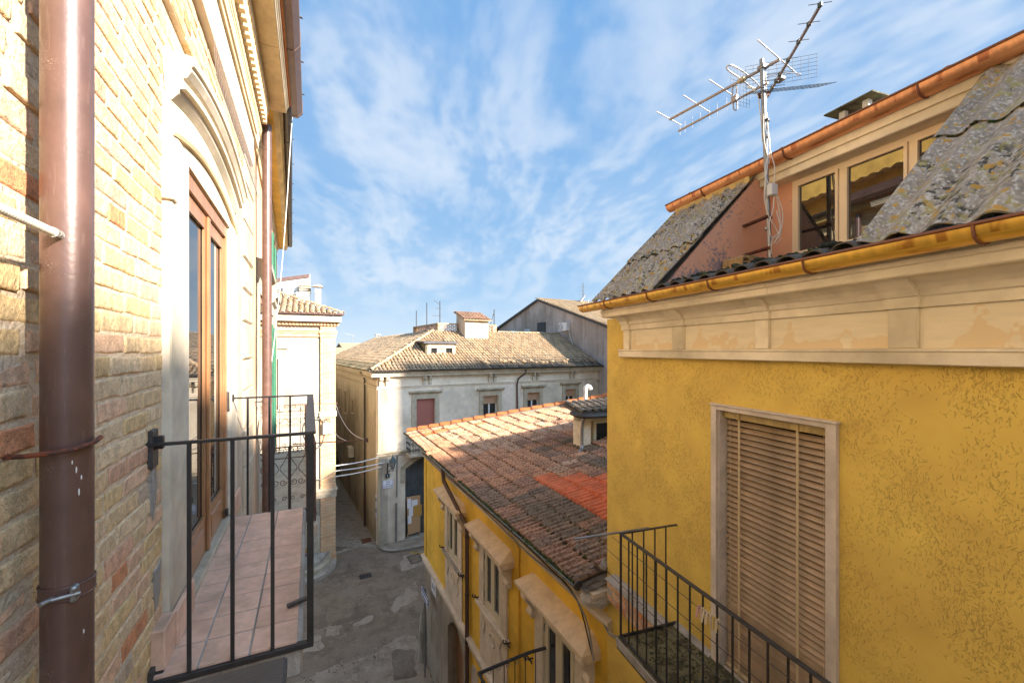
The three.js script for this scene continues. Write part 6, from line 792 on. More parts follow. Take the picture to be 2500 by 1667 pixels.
// ================================================================ ochre house on the right
{
  const S0 = 2.95, TE = 4.84, oh = thing('ochre_house', 'ochre plastered house with cream cornice and grey lichened attic roof', 'building', FR, [4, -10.4, 2]);
  const dA = 2.0, dB = 3.01, dTop = -0.505, dLow = -2.80;
  part('front_wall', G().alongS([[-7, -10.5], [TE, -10.5], [TE, 0.40], [-7, 0.40]], S0, S0 + 0.4, [[[dA, dLow], [dB, dLow], [dB, dTop], [dA, dTop]]]), M.ochre, oh);
  part('end_wall', G().alongT([[S0 + 0.41, -10.5], [6.25, -10.5], [6.25, 1.98], [5.3, 2.25], [4.1, 1.98], [S0 + 0.41, 0.62]], TE - 0.35, TE - 0.001), M.ochre, oh);
  part('end_wall', G().alongT([[S0 + 0.41, -10.5], [6.25, -10.5], [6.25, 1.98], [5.3, 2.25], [4.1, 1.98], [S0 + 0.41, 0.62]], -7, -6.65), M.ochre, oh);
  part('rear_wall', G().box(5.95, 6.25, -10.5, 1.95, -6.6, TE - 0.36), M.ochre, oh);
  // cornice
  const pil = [[4.25, 4.365], [3.355, 3.515], [2.435, 2.55], [1.51, 1.65], [0.60, 0.74], [-0.35, -0.2]];
  const run = (name, pts, m, t1 = 4.42) => part(name, G().alongT([[S0 + 0.01, pts[0][1]], ...pts, [S0 + 0.01, pts[pts.length - 1][1]]].reverse(), -4, t1), m, oh);
  run('lower_moulding', [[2.885, -0.082], [2.872, -0.076], [2.872, -0.012], [2.862, -0.006], [2.862, 0.006], [2.888, 0.012]], M.cornice, 4.46);
  let prev = 4.40; for (const [a, b] of [...pil, [-4, -3.9]]) { if (prev - b > 0.02) part('frieze_panel', G().box(2.905, S0 + 0.01, 0.0125, 0.236, b + 0.001, prev - 0.001), M.peel, oh); prev = a; }
  for (const [a, b] of pil) { part('frieze_pilaster', G().rbox(2.878, S0 + 0.01, 0.0126, 0.2365, a, b, 0.004), M.cornice, oh); part('pilaster_capital', G().alongT([[S0, 0.237], [2.862, 0.237], [2.862, 0.296], [2.85, 0.30], [2.83, 0.335], [2.775, 0.385], [2.745, 0.40], [S0, 0.40]].reverse(), a - 0.015, b + 0.015), M.cornice, oh); }
  run('fillet', [[2.884, 0.2372], [2.884, 0.292], [2.872, 0.30]], M.cornice);
  run('cove', [[2.872, 0.3005], [2.862, 0.335], [2.835, 0.36], [2.79, 0.385], [2.765, 0.392]], M.cornice);
  { let t = 4.56; for (const L of [1.25, 1.02, 1.35, 1.1, 1.2, 1.3, 1.1]) { part('crown_slab', G().alongT([[S0, 0.3925], [2.71, 0.3925], [2.70, 0.40], [2.70, 0.445], [2.685, 0.452], [2.685, 0.475], [S0, 0.48]].reverse(), t - L + 0.004, t), M.cornice, oh); t -= L; } }
  part('gutter_board', G().box(2.70, 2.76, 0.476, 0.58, -4, 4.56), M.cornice, oh);
  // lower gutter
  const gu = thing('brass_gutter', 'tarnished golden half round gutter above the ochre house cornice', 'gutter', FR, [2.6, 0.55, 2]);
  const trough = (o, s, y, r, t0, t1, m, rimM, name) => { part(name || 'trough', G().grid(1, 14, (u, v) => { const a = Math.PI * v; return [s - r * Math.cos(a), y - r * Math.sin(a), lerp(t0, t1, u)]; }).grid(1, 14, (u, v) => { const a = Math.PI * v; return [s - (r - 0.004) * Math.cos(a), y - (r - 0.004) * Math.sin(a), lerp(t0, t1, u)]; }), m, o); part('rim', G().bar([s - r - 0.002, y + 0.004, t0], [s - r - 0.002, y + 0.004, t1], 0.0095, 8), rimM, o); };
  { const lens = [[4.0, 4.87], [2.55, 4.0], [1.05, 2.55], [-0.6, 1.05], [-3, -0.6]]; lens.forEach(([a, b], i) => trough(gu, 2.618, 0.556, 0.075 + 0.0012 * (i % 2), a - 0.03, b, M.brass, M.copperDark, 'gutter_length')); }
  part('end_cap', G().add(new THREE.CircleGeometry(0.073, 16, Math.PI, Math.PI).translate(2.618, 0.556, -4.868)), M.copperDark, gu);
  for (let k = 0; k < 8; k++) { const t = 4.25 - k * 0.78; part('bracket', G().tube([[2.698, 0.559, t], [2.678, 0.499, t], [2.618, 0.4775, t], [2.558, 0.497, t], [2.538, 0.559, t]], 0.007, 5, 20), M.copperDark, gu); }
  // low strip of old tiles before the dormer window
  const deckY = (s) => 0.56 + 0.19 * (s - 2.62);
  part('tile_deck', G().alongT([[2.62, 0.49], [4.3, 0.81], [4.3, 0.87], [2.62, 0.55]], 0.8, 4.5), M.coppoDark, oh);
  for (let i = 0; i < 10; i++) for (let k = 0; k < 4; k++) { const p = piece('roof_tile', coppoSmall, M.coppoBlack, oh, [2.58 + k * 0.36, deckY(2.58 + k * 0.36) + 0.008 + 0.012 * hash(i, k, 2), 1.70 + i * 0.176], [0.84, 0.72, 1]); p.rotation.set(0.22, -Math.PI / 2 + (hash(i, k, 1) - 0.5) * 0.12, 0, 'YXZ'); }
  { const lump = new THREE.IcosahedronGeometry(1, 1), n = 330, mm = new THREE.InstancedMesh(lump, M.moss, n), q = new THREE.Object3D(), r = rngOf(909), c = new THREE.Color(); mm.name = 'roof_moss'; mm.userData.kind = 'stuff'; for (let i = 0; i < n; i++) { const s = 2.66 + 1.3 * Math.pow(r(), 1.2), t = 1.75 + 1.6 * r(), z = 0.010 + 0.024 * r() * r(); q.position.set(s - oh.at[0], deckY(s) + 0.055 + 0.03 * r() - oh.at[1], -(t - oh.at[2])); q.scale.set(z * 1.5, z * 0.6, z * 1.5); q.rotation.set(r(), r() * 3, 0); q.updateMatrix(); mm.setMatrixAt(i, q.matrix); const w = r(); mm.setColorAt(i, w < 0.7 ? c.setRGB(0.35, 0.36, 0.5) : c.setRGB(1.2, 1.3, 0.8)); } oh.add(mm); }
  // corrugated fibre cement slopes
  const P0 = [2.625, 0.612], P1 = [3.925, 1.862], dx = P1[0] - P0[0], dy = P1[1] - P0[1], LL = Math.hypot(dx, dy), nx = -dy / LL, ny = dx / LL;
  const sheet = (t0, t1, f0, f1, lift) => { const n = Math.round((t1 - t0) / 0.0147), th = 0.008, at = (f, t, o) => { const w = 0.018 * Math.sin(2 * Math.PI * (t - 4.62) / 0.178) + (fbm(t * 2.1, f * 3 + 7, 3, 0, 13) - 0.5) * 0.012 + lift + o; return [P0[0] + dx * f + nx * w, P0[1] + dy * f + ny * w, t]; }; const g = G(); g.grid(n, 6, (u, v) => at(lerp(f0, f1, v) + (v === 0 ? (fbm(u * 30, 3, 2, 0, 4) - 0.5) * 0.008 : 0), lerp(t0, t1, u), 0)); g.grid(n, 6, (u, v) => at(lerp(f0, f1, v), lerp(t0, t1, u), -th)); for (const f of [f0, f1]) g.grid(n, 1, (u, v) => at(f, lerp(t0, t1, u), -th * v)); for (const t of [t0, t1]) g.grid(6, 1, (u, v) => at(lerp(f0, f1, u), t, -th * v)); return g; };
  for (const [t0, t1, k] of [[3.44, 4.64, 0], [-1.2, 1.645, 1], [-4.2, -1.18, 1]]) { part('corrugated_sheet', sheet(t0, t1, -0.01, k ? 0.60 : 0.44, 0), M.asbestos, oh, 'lichen covered corrugated fibre cement roof sheet'); part('corrugated_sheet', sheet(t0 - 0.004, t1 + (k ? 0.02 : 0.005), k ? 0.55 : 0.39, 1.0, 0.013), M.asbestos, oh, 'lichen covered corrugated fibre cement roof sheet');
    const f = k ? 0.55 : 0.39, lump = new THREE.IcosahedronGeometry(1, 0), n = Math.round((t1 - t0) * 90), mm = new THREE.InstancedMesh(lump, M.moss, n), q = new THREE.Object3D(), r = rngOf(33 + k + t0 * 10), c = new THREE.Color(); mm.name = 'joint_moss'; mm.userData.kind = 'stuff'; for (let i = 0; i < n; i++) { const t = lerp(t0, t1, r()), w = 0.023 * Math.sin(2 * Math.PI * (t - 4.62) / 0.178) + 0.004, z = 0.004 + 0.007 * r(); q.position.set(P0[0] + dx * (f - 0.004) + nx * w - oh.at[0], P0[1] + dy * (f - 0.004) + ny * w - oh.at[1], -(t - oh.at[2])); q.scale.set(z, z, z * 1.8); q.rotation.set(r() * 3, r() * 3, 0); q.updateMatrix(); mm.setMatrixAt(i, q.matrix); mm.setColorAt(i, c.setRGB(0.4 + r(), 0.4 + r() * 0.9, 0.4)); } oh.add(mm); }
  part('attic_back', G().alongT([[2.75, 0.55], [3.95, 1.80], [4.3, 1.80], [4.3, 0.6]], 3.48, 4.55), M.cement, oh); part('attic_back', G().alongT([[2.75, 0.55], [3.95, 1.80], [4.3, 1.80], [4.3, 0.6]], -6.5, 1.58), M.cement, oh);
  part('dormer_cheek', G().alongT([[2.70, 0.58], [4.32, 0.86], [4.32, 1.90], [3.93, 1.845]], 3.432, 3.476), M.redPlaster, oh, 'salmon red triangular dormer cheek'); part('dormer_cheek', G().alongT([[2.70, 0.58], [4.32, 0.86], [4.32, 1.90], [3.93, 1.845]], 1.585, 1.625), M.redPlaster, oh);
  part('dormer_wall', G().box(4.1, 4.3, 0.85, 1.80, 3.19, 3.431), M.redPlaster, oh); part('dormer_lintel', G().rbox(3.93, 4.32, 1.715, 1.83, -4, 3.43, 0.008), M.cornice, oh); part('eave_infill', G().alongT([[3.86, 1.76], [3.93, 1.845], [4.2, 1.845], [4.2, 1.9], [3.84, 1.87]].reverse(), 3.48, 4.62), M.headbox, oh); part('eave_board', G().box(3.905, 3.96, 1.79, 1.92, -4, 4.6), M.cornice, oh); part('dormer_room', G().box(4.75, 4.8, 0.9, 1.8, 1.6, 3.4), M.reveal, oh);
  // dormer window
  const frameTan = mat({ color: col(0.86, 0.69, 0.46), roughness: 0.45 }), mirror = new THREE.MeshPhysicalMaterial({ color: col(0.02, 0.018, 0.015), roughness: 0.015, ior: 2.33 });
  const wn = part('dormer_window', G().alongS([[1.63, 0.925], [3.19, 0.925], [3.19, 1.714], [1.63, 1.714]], 4.10, 4.17, [[1.66, 2.165], [2.205, 2.685], [2.735, 3.145]].map(([a, b]) => [[a, 0.962], [b, 0.962], [b, 1.672], [a, 1.672]])), frameTan, oh);
  for (const [a, b] of [[1.66, 2.165], [2.205, 2.685], [2.735, 3.145]]) { part('sash', G().alongS([[a + 0.003, 0.965], [b - 0.003, 0.965], [b - 0.003, 1.669], [a + 0.003, 1.669]], 4.085, 4.14, [[[a + 0.026, 0.99], [b - 0.026, 0.99], [b - 0.026, 1.645], [a + 0.026, 1.645]]]), frameTan, wn); part('pane', G().box(4.112, 4.118, 0.975, 1.66, a + 0.015, b - 0.015), mirror, wn); }
  part('window_ledge', G().rbox(4.04, 4.13, 0.905, 0.926, 1.63, 3.19, 0.006), M.whitePaint, oh);
  // upper gutter and roof
  const ug = thing('copper_gutter', 'copper half round gutter along the upper roof above the dormer window', 'gutter', FR, [3.86, 1.93, 1]);
  for (const [i, [a, b]] of [[3.0, 4.74], [1.55, 3.0], [-0.1, 1.55], [-3, -0.1]].entries()) trough(ug, 3.862, 1.935, 0.082 + 0.0012 * (i % 2), a - 0.03, b, M.copper, M.copperDark, 'gutter_length');
  part('end_cap', G().add(new THREE.CircleGeometry(0.08, 16, Math.PI, Math.PI).translate(3.862, 1.935, -4.738)), M.copperDark, ug); for (let k = 0; k < 6; k++) { const t = 4.1 - k * 1.06; part('bracket', G().tube([[3.95, 1.94, t], [3.927, 1.87, t], [3.862, 1.848, t], [3.797, 1.87, t], [3.774, 1.94, t]], 0.008, 5, 20), M.copperDark, ug); }
  part('upper_roof_deck', G().alongT([[3.9, 1.92], [5.3, 2.30], [6.5, 2.0], [6.5, 1.93], [5.3, 2.22], [4.1, 1.86]].reverse(), -7.1, 4.72), M.coppoDark, oh);
  for (let i = 0; i < 30; i++) for (let k = 0; k < 3; k++) { const p = piece('upper_roof_tile', coppoSmall, k ? M.coppoDark : M.tileOld[i % 3], oh, [3.90 + k * 0.37, 1.932 + k * 0.098 + 0.01 * hash(i, k, 6), 4.62 - i * 0.212]); p.rotation.set(0.24, -Math.PI / 2 + (hash(i, k, 5) - 0.5) * 0.1, 0, 'YXZ'); }
  { const list = []; const r = rngOf(12); for (let i = 0; i < 54; i++) for (let k = 3; k < 4; k++) list.push({ p: [3.86 + k * 0.355, 1.99 + k * 0.0965, 4.62 - i * 0.212], yaw: -Math.PI / 2, pitch: 0.24, c: tone(r, [0.16, 0.12, 0.09], 0.5) }); tileMass('upper_roof_tiles', coppoTiny, white1, oh, list); }
  const ck = thing('roof_chimney', 'small square chimney with flat mortar cap above the copper gutter', 'chimney', FR, [5.2, 2.3, 3.45]);
  part('shaft', G().rbox(5.04, 5.36, 2.1, 2.56, 3.06, 3.38, 0.01), M.cement, ck); for (const [s, t] of [[5.05, 3.07], [5.29, 3.07], [5.05, 3.31], [5.29, 3.31]]) part('leg', G().box(s, s + 0.06, 2.56, 2.68, t, t + 0.06), M.plastic, ck); part('cap', G().grid(8, 8, (u, v) => { const a = u * 2 - 1, b = v * 2 - 1; return [5.2 + a * 0.25, 2.695 + 0.06 * (1 - Math.max(Math.abs(a), Math.abs(b))), 3.22 + b * 0.25]; }).box(4.95, 5.45, 2.68, 2.695, 2.97, 3.47), M.mossy, ck);
  const hb = thing('hollow_brick', 'loose hollow clay brick lying before the red dormer cheek', 'brick', FR, [3.42, 0.8, 3.33]);
  { const hole = (x, y) => Array.from({ length: 8 }, (_, i) => { const a = i / 7 * Math.PI; return [x + 0.042 * Math.cos(a), y + 0.032 * Math.sin(a)]; }); const rect = (x, y) => [[x - 0.042, y - 0.016], [x + 0.042, y - 0.016], [x + 0.042, y + 0.016], [x - 0.042, y + 0.016]]; part('brick_body', G().alongT([[3.41, 0.76], [3.63, 0.76], [3.63, 0.89], [3.60, 0.92], [3.44, 0.92], [3.41, 0.89]], 3.16, 3.40, [hole(3.465, 0.862), hole(3.575, 0.862), rect(3.465, 0.805), rect(3.575, 0.805)]), mat({ color: col(0.52, 0.33, 0.15), map: scaled(brickT, 0.3) }), hb); }

  // ---------------- aerial mast
  const an = thing('antenna_mast', 'tall galvanized mast with three television aerials on the red dormer', 'antenna', FR, [4.0, 0.98, 3.39]);
  an.position.copy(toWorld(FR, 4.0 * 0.925, 0.98 * 0.925, 3.39 * 0.925)); an.scale.setScalar(0.925);   // stands on the low tiles, clear of the upper gutter
  part('mast', G().bar([4.005, 0.90, 3.36], [3.955, 3.08, 3.42], 0.022, 12), M.galv, an);
  for (const y of [1.07, 1.40]) part('wall_bracket', G().flat([3.97, y, 3.36], [4.03, y, 3.715], 0.05, 0.022).bar([4.0, y - 0.018, 3.37], [4.0, y + 0.018, 3.37], 0.029, 12), M.rust, an);
  for (const y of [2.0, 2.25, 2.42, 1.28]) part('tape', G().bar([3.985, y - 0.012, 3.385], [3.985, y + 0.012, 3.385], 0.0275, 10), y < 2.3 ? M.galv : M.iron, an);
  const jb = part('junction_box', G().rbox(3.93, 4.02, 1.60, 1.72, 3.28, 3.34, 0.008), M.plastic, an);
  const cab = [[[3.96, 2.55, 3.40], [3.93, 2.2, 3.37], [3.97, 2.0, 3.36], [3.9, 1.75, 3.33], [3.88, 1.55, 3.32], [3.93, 1.38, 3.31], [4.02, 1.25, 3.30], [4.06, 1.15, 3.29], [4.0, 1.10, 3.29]], [[3.98, 2.5, 3.38], [3.99, 2.1, 3.35], [4.02, 1.9, 3.32], [4.0, 1.7, 3.31], [4.03, 1.55, 3.30], [4.06, 1.35, 3.29], [4.02, 1.18, 3.28], [3.97, 1.10, 3.29]], [[3.97, 2.05, 3.36], [3.93, 1.8, 3.35], [4.0, 1.62, 3.29], [4.08, 1.42, 3.28], [4.04, 1.22, 3.28], [3.97, 1.16, 3.30], [3.98, 1.0, 3.33]], [[4.0, 1.6, 3.31], [3.97, 1.45, 3.30], [3.92, 1.3, 3.30], [3.96, 1.16, 3.30], [4.05, 1.2, 3.28], [4.02, 1.45, 3.30]]];
  cab.forEach((c) => part('coaxial_cable', G().tube(c, 0.0052, 6, 50), M.cableWhite, an)); part('coaxial_cable', G().tube([[3.985, 2.95, 3.40], [4.0, 2.7, 3.40], [3.97, 2.45, 3.385], [4.01, 2.2, 3.37], [3.985, 1.95, 3.36]], 0.005, 6, 40), M.cableWhite, an); part('coaxial_cable', G().tube([[3.90, 2.86, 3.55], [3.93, 2.74, 3.46], [3.95, 2.5, 3.43], [3.955, 2.2, 3.41]], 0.005, 6, 30), M.cableWhite, an);
  // aerial A: long white elements
  const bA = part('aerial', G().flat([3.724, 3.0, 4.588], [4.033, 3.0, 3.272], 0.022, 0.022), M.aluDull, an, 'aerial with long white rods on a grey boom');
  for (const [a, b] of [[[3.463, 4.505], [3.985, 4.67]], [[3.537, 4.114], [4.11, 4.30]], [[3.605, 3.784], [4.14, 3.94]], [[3.586, 3.147], [4.45, 3.40]]]) part('element', G().bar([a[0], 3.012, a[1]], [b[0], 3.012, b[1]], 0.0072, 8), M.alu, bA);
  part('folded_dipole', G().tube([[3.92, 3.015, 3.66], [3.64, 3.015, 3.575], [3.615, 3.015, 3.54], [3.65, 3.015, 3.52], [4.22, 3.015, 3.69], [4.25, 3.015, 3.725], [4.21, 3.015, 3.745], [3.95, 3.015, 3.67]], 0.0085, 8, 80), M.alu, bA); part('feed_box', G().rbox(3.89, 3.95, 2.965, 3.005, 3.60, 3.68, 0.006), M.strap, bA); part('clamp', G().rbox(3.93, 4.01, 2.975, 3.02, 3.38, 3.46, 0.006), M.galv, bA);
  // aerial B: short upright elements and a mesh reflector
  const bB = part('aerial', G().flat([3.767, 2.80, 4.47], [3.975, 2.80, 3.36], 0.018, 0.018), M.aluDull, an, 'aerial with short upright rods');
  for (const [s, t] of [[3.765, 4.44], [3.768, 4.355], [3.782, 4.24], [3.802, 4.133], [3.822, 4.006], [3.842, 3.908], [3.862, 3.792]]) part('element', G().bar([s, 2.73, t], [s, 2.87, t], 0.002, 6), M.aluDull, bB);
  part('feed_loop', G().tube([[3.875, 2.68, 3.70], [3.87, 2.78, 3.71], [3.87, 2.94, 3.71], [3.885, 2.95, 3.69], [3.89, 2.80, 3.68], [3.89, 2.67, 3.68]], 0.007, 6, 30, true), M.aluDull, bB); part('feed_box', G().rbox(3.855, 3.895, 2.765, 2.835, 3.66, 3.73, 0.005), M.aluDull, bB);
  const mesh = (o, a, u, v, nu, nv, curve) => { const g = G(), P = (i, j) => { const f = i / nu, q = j / nv, c = curve ? curve * Math.pow(q, 2) : 0; return [a[0] + u[0] * f + v[0] * q, a[1] + u[1] * f + v[1] * q, a[2] + u[2] * f + v[2] * q - c]; }; for (let i = 0; i <= nu; i++) g.bar(P(i, 0), P(i, nv), 0.0016, 4); for (let j = 0; j <= nv; j++) g.bar(P(0, j), P(nu, j), 0.0016, 4); part('mesh_reflector', g, M.iron, o); };
  mesh(bB, [3.62, 2.60, 3.50], [0.30, 0.02, 0.04], [0.0, 0.38, 0.0], 6, 9);
  // aerial C: pointing up towards the viewer
  const bC = part('aerial', G().flat([4.10, 2.74, 3.48], [3.482, 2.80, 2.466], 0.02, 0.02), M.aluDull, an, 'aerial pointing back over the street with bow elements');
  for (let k = 0; k < 7; k++) { const f = [0.995, 0.83, 0.66, 0.47, 0.30, 0.22, 0.13][k], s = lerp(4.10, 3.482, f), t = lerp(3.48, 2.466, f), y = lerp(2.74, 2.80, f) + 0.018, w = k < 4 ? 0.085 : 0.12, e = part('element', G().bar([s - w * 0.85, y, t + w * 0.52], [s + w * 0.85, y, t - w * 0.52], 0.003, 6), M.iron, bC); part('clip', G().rbox(s - 0.014, s + 0.014, y - 0.03, y + 0.008, t - 0.016, t + 0.016, 0.004), M.lanternGreen, e); }
  part('folded_dipole', G().tube([[3.93, 2.79, 3.32], [3.90, 2.79, 3.34], [3.90, 2.81, 3.30], [4.13, 2.81, 3.16], [4.16, 2.80, 3.15], [4.15, 2.79, 3.18]], 0.005, 6, 40), M.alu, bC); part('feed_box', G().rbox(3.99, 4.06, 2.77, 2.80, 3.22, 3.31, 0.006), M.galv, bC); part('clamp', G().rbox(3.96, 4.05, 2.70, 2.75, 3.40, 3.48, 0.006), M.rust, bC);
  mesh(bC, [3.84, 2.80, 3.52], [0.60, 0.05, -0.34], [0.0, 0.24, 0.0], 9, 6); mesh(bC, [3.84, 2.74, 3.52], [0.60, 0.0, -0.34], [-0.06, -0.10, -0.24], 9, 5);

  // ---------------- shuttered balcony door
  const bd = thing('blind_door', 'tall balcony door closed by a tan slatted blind in a pale frame', 'door', FR, [3.0, -2.8, 2.5]);
  part('architrave', G().alongS([[1.966, dLow], [3.043, dLow], [3.043, -0.470], [1.966, -0.470]], 2.918, 2.949, [[[2.035, dLow + 0.002], [2.985, dLow + 0.002], [2.985, -0.522], [2.035, -0.522]]]), M.reveal, bd); part('architrave_lip', G().rbox(2.905, 2.949, -0.486, -0.4695, 1.955, 3.05, 0.003), M.reveal, bd);
  part('reveal_lining', G().alongS([[2.002, dLow], [3.008, dLow], [3.008, -0.507], [2.002, -0.507]], 2.9492, 3.22, [[[2.035, dLow + 0.002], [2.975, dLow + 0.002], [2.975, -0.525], [2.035, -0.525]]]), M.reveal, bd);
  part('glazed_door', G().box(3.20, 3.23, -2.8, -0.52, 2.03, 2.98), M.glassDim, bd); part('headbox', G().rbox(2.985, 3.06, -0.592, -0.528, 2.04, 2.972, 0.004), M.headbox, bd); for (const t of [2.79, 2.27]) part('head_clip', G().rbox(2.978, 3.062, -0.598, -0.526, t, t + 0.022, 0.002), M.headbox, bd);
  const slatGeo = (h, w) => { const g = G(); for (const e of [0, 0.0016]) g.grid(1, 4, (u, v) => { const a = v - 0.5; return [-w * a * 2 + e + 0.003 * (1 - 4 * a * a) * -1, -h * a * 2, (u - 0.5) * 0.925]; }); return g.make(); }, slatOpen = slatGeo(0.0176, 0.0150), slatShut = slatGeo(0.0245, 0.0085);

  const rs = rngOf(55); for (let k = 0; k < 46; k++) { const y = -0.632 - k * 0.0475, p = piece('slat', k > 33 ? slatShut : slatOpen, M.slat[Math.floor(rs() * 3)], bd, [3.03 + (rs() - 0.5) * 0.003, y, 2.505]); p.rotation.z = (rs() - 0.5) * 0.06; p.rotation.x = (rs() - 0.5) * 0.006 + (k % 9 === 4 ? 0.006 : 0); }
  for (const t of [2.80, 2.28]) part('strap', G().rbox(2.993, 2.996, -2.78, -0.59, t, t + 0.020, 0.001), M.strap, bd); for (const t of [2.905, 2.1]) part('pull_cord', G().bar([2.998, -2.7, t], [2.998, -0.59, t], 0.0018, 5), M.strap, bd);
  part('bottom_bar', G().bar([3.02, -2.765, 2.05], [3.02, -2.765, 2.96], 0.018, 10), M.strap, bd); part('threshold', G().rbox(2.90, 3.22, -2.84, -2.80, 2.0, 3.01, 0.006), M.cement, bd);
  // ---------------- balcony with wires
  const bs = 2.30, bt = 3.53, fy = -2.755, ry = -1.75, ob = thing('balcony', 'narrow mossy balcony with black iron railing on the ochre house', 'balcony', FR, [2.6, fy, 2]);
  part('slab', G().rbox(bs - 0.02, S0, fy - 0.13, fy, -1.2, bt + 0.05, 0.012), M.mossy, ob); part('slab_edge', G().rbox(bs - 0.03, bs - 0.018, fy - 0.09, fy - 0.01, -1.2, bt + 0.04, 0.004), M.cement, ob); part('wall_fillet', G().alongT([[S0, fy], [S0, fy + 0.035], [S0 - 0.05, fy]], 3.05, bt), M.cement, ob);
  { const lump = new THREE.IcosahedronGeometry(1, 0), n = 900, mm = new THREE.InstancedMesh(lump, M.moss, n), q = new THREE.Object3D(), r = rngOf(818), c = new THREE.Color(); mm.name = 'floor_moss'; mm.userData.kind = 'stuff'; for (let i = 0; i < n; i++) { const s = lerp(bs + 0.02, S0 - 0.06, r()), t = lerp(1.2, bt, r()), z = 0.003 + 0.007 * r() * r(); q.position.set(s - ob.at[0], fy + 0.001 - ob.at[1], -(t - ob.at[2])); q.scale.set(z * 2, z * 0.6, z * 2); q.rotation.set(0, r() * 3, 0); q.updateMatrix(); mm.setMatrixAt(i, q.matrix); const w = r(); mm.setColorAt(i, w < 0.65 ? c.setRGB(0.7, 0.7, 0.7) : w < 0.9 ? c.setRGB(1.2, 1.1, 1.0) : c.setRGB(3.5, 2.6, 3)); } ob.add(mm); }
  part('handrail', G().rbox(bs - 0.018, bs + 0.018, ry - 0.012, ry, -1.2, bt + 0.012, 0.002), M.ironWorn, ob); part('end_rail', G().rbox(bs + 0.019, S0 + 0.01, ry - 0.013, ry - 0.001, bt - 0.014, bt + 0.012, 0.002), M.ironWorn, ob); part('bottom_rail', G().rbox(bs - 0.012, bs + 0.012, fy + 0.006, fy + 0.028, -1.2, bt + 0.01, 0.002), M.iron, ob); part('bottom_rail', G().rbox(bs + 0.013, S0 + 0.01, fy + 0.006, fy + 0.028, bt - 0.012, bt + 0.010, 0.002), M.iron, ob);
  part('corner_post', G().rbox(bs - 0.009, bs + 0.009, fy, ry - 0.01, bt - 0.009, bt + 0.009, 0.002), M.iron, ob);
  for (const s of [2.43, 2.56, 2.69, 2.82]) part('baluster', G().rbox(s - 0.006, s + 0.006, fy + 0.01, ry - 0.01, bt - 0.006, bt + 0.006, 0.0015), M.iron, ob);
  for (let k = 1; k < 34; k++) { const t = bt - k * 0.132; part('baluster', G().rbox(bs - 0.006, bs + 0.006, fy + 0.01, ry - 0.01, t - 0.006, t + 0.006, 0.0015), M.iron, ob); }
  const cr = thing('clothes_bracket', 'grey bar jutting left over the tiles from the ochre balcony corner', 'bar', FR, [2.2, ry, bt]); part('bar', G().flat([2.62, ry + 0.006, bt], [1.80, ry + 0.012, bt], 0.020, 0.012), M.galv, cr); part('eyelet', G().add(new THREE.TorusGeometry(0.012, 0.003, 5, 12).translate(1.84, ry - 0.02, -bt)).add(new THREE.TorusGeometry(0.012, 0.003, 5, 12).translate(2.05, ry - 0.02, -bt)), M.galv, cr); part('pulley', G().bar([1.835, ry - 0.055, bt - 0.006], [1.835, ry - 0.055, bt + 0.006], 0.017, 12), M.cement, cr);
  [1.84, 2.03, 2.2].forEach((s, k) => { const o = thing('clothesline', ['outermost', 'middle', 'innermost'][k] + ' wire clothesline along the ochre balcony railing', 'clothesline', FR, [s, ry, 2], 'wires beside the ochre balcony'); part('wire', G().tube([[s, ry - 0.02, bt], [s, ry - 0.05, 2.6], [s, ry - 0.055, 1.4], [s, ry - 0.03, -0.5]], 0.0026, 5, 40), M.ironWorn, o); });
  const rp = rngOf(66), pegs = ['pink plastic peg at the far end of the peg row', 'pale wooden peg beside the pink one', 'second pale wooden peg after the pink one', 'middle wooden peg of the peg row', 'wooden peg before the yellow one', 'yellow peg near the end of the peg row', 'last pale peg at the near end of the row'];
  pegs.forEach((l, k) => { const t = 2.40 - k * 0.027, o = thing('clothes_peg', l, 'peg', FR, [2.2, ry - 0.055, t], 'pegs on the wire clothesline'), q = (rp() - 0.5) * 0.03, mm = k === 0 ? M.pegPink : k === 5 ? M.pegYellow : M.peg; part('jaw', G().flat([2.192, ry - 0.035, t], [2.186 + q, ry - 0.115 - 0.01 * rp(), t + 0.004], 0.007, 0.012), mm, o); part('jaw', G().flat([2.208, ry - 0.035, t], [2.214 + q, ry - 0.112 - 0.01 * rp(), t - 0.004], 0.007, 0.012), mm, o); });
  // brick ledge and loose cable left of the balcony
  const le = thing('brick_ledge', 'short ledge of bare bricks with mortar top left of the ochre balcony', 'ledge', FR, [2.87, -3.0, 4.1]);
  part('mortar_core', G().box(2.825, S0 + 0.02, -3.09, -2.845, 3.6, 4.63), M.cement, le); part('mortar_top', G().alongT([[S0 + 0.01, -2.80], [S0 + 0.01, -2.845], [2.80, -2.845], [2.80, -2.835]], 3.58, 4.65), M.cement, le);
  for (let r = 0; r < 3; r++) for (let t = 3.62 + (r % 2) * 0.1, k = 0; t < 4.5; t += 0.205, k++) piece('brick', brickShapes[(k + r) % 6], M.brick[[4, 5, 3, 4][(k * 3 + r) % 4]], le, [2.818, -3.05 + r * 0.075, t + 0.1], [1, 1.05, 0.76]).rotation.set(0, Math.PI, 0);
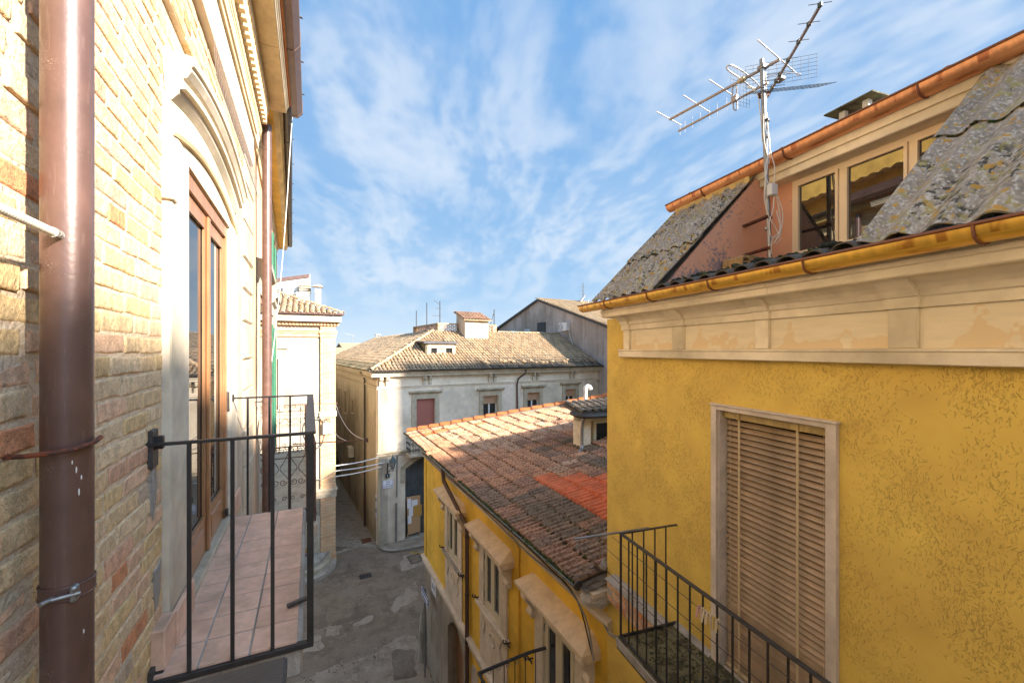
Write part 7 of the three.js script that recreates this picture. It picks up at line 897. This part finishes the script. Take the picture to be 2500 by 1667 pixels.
  const lc = thing('wall_cable', 'thick dark cable drooping across the ochre corner below the balcony', 'cable', FR, [2.9, -3.6, 4.5]); part('cable', G().tube([[2.90, -3.50, 4.86], [2.88, -3.56, 4.7], [2.88, -3.45, 4.35], [2.87, -3.5, 4.0], [2.80, -3.45, 3.7], [2.75, -3.4, 3.4]], 0.016, 6, 40), M.cableGrey, lc); part('hanger', G().flat([2.88, -3.42, 3.85], [2.86, -3.62, 3.82], 0.03, 0.02), M.iron, lc);
}

// ================================================================ unseen houses, added and shaped for the shade they cast into view
{
  const nb = thing('added_shade_house', 'added tall plain house standing out of sight behind the ochre house', 'building', FL, [20, -10.4, 8]);
  part('walls', G().alongY([[15.3, 9.6], [15.75, 8.6], [20.5, 2.5], [40, 2.5], [40, 9.6]], -10.4, 6.6), M.greyWall, nb); part('roof', G().alongY([[15.2, 9.7], [15.72, 8.5], [20.5, 2.3], [40.2, 2.3], [40.2, 9.7]], 6.61, 6.8), M.coppo[1], nb);
  const lw = thing('added_shade_house', 'added narrow low house out of sight between the yellow roof and its taller neighbour', 'building', FL, [13, -10.4, 11]);
  part('walls', G().box(10.5, 15.2, -10.4, 0.3, 10.0, 12.2), M.yellow, lw); part('roof', G().alongS([[9.9, 0.31], [12.3, 0.31], [12.3, 0.4], [9.9, 0.55]], 10.4, 15.2), M.coppo[1], lw);
  const rw = thing('added_shade_house', 'added rear wing with lean-to roof out of sight behind the ochre house', 'building', FR, [9, -10.4, 3]);
  part('walls', G().alongT([[6.3, -10.4], [14, -10.4], [14, 2.0], [6.3, 0.45]], -2, 4.75), M.ochre, rw); part('roof', G().alongT([[6.3, 0.46], [14.2, 2.05], [14.2, 2.15], [6.3, 0.56]], -2.2, 4.9), M.coppo[1], rw);
  const up = thing('added_shade_house', 'added higher plastered house out of sight right of the ochre house', 'building', FR, [6, -10.4, -6]);
  part('walls', G().box(3.6, 9, -10.4, 2.55, -11, -2.2), M.salmon, up); part('roof', G().alongT([[3.4, 2.56], [9.2, 2.56], [6.3, 3.4]], -11.2, -2.0), M.coppo[1], up);
}
scene.traverse((o) => { if (o.isMesh) { o.castShadow = true; o.receiveShadow = true; } });
renderer.render(scene, camera);
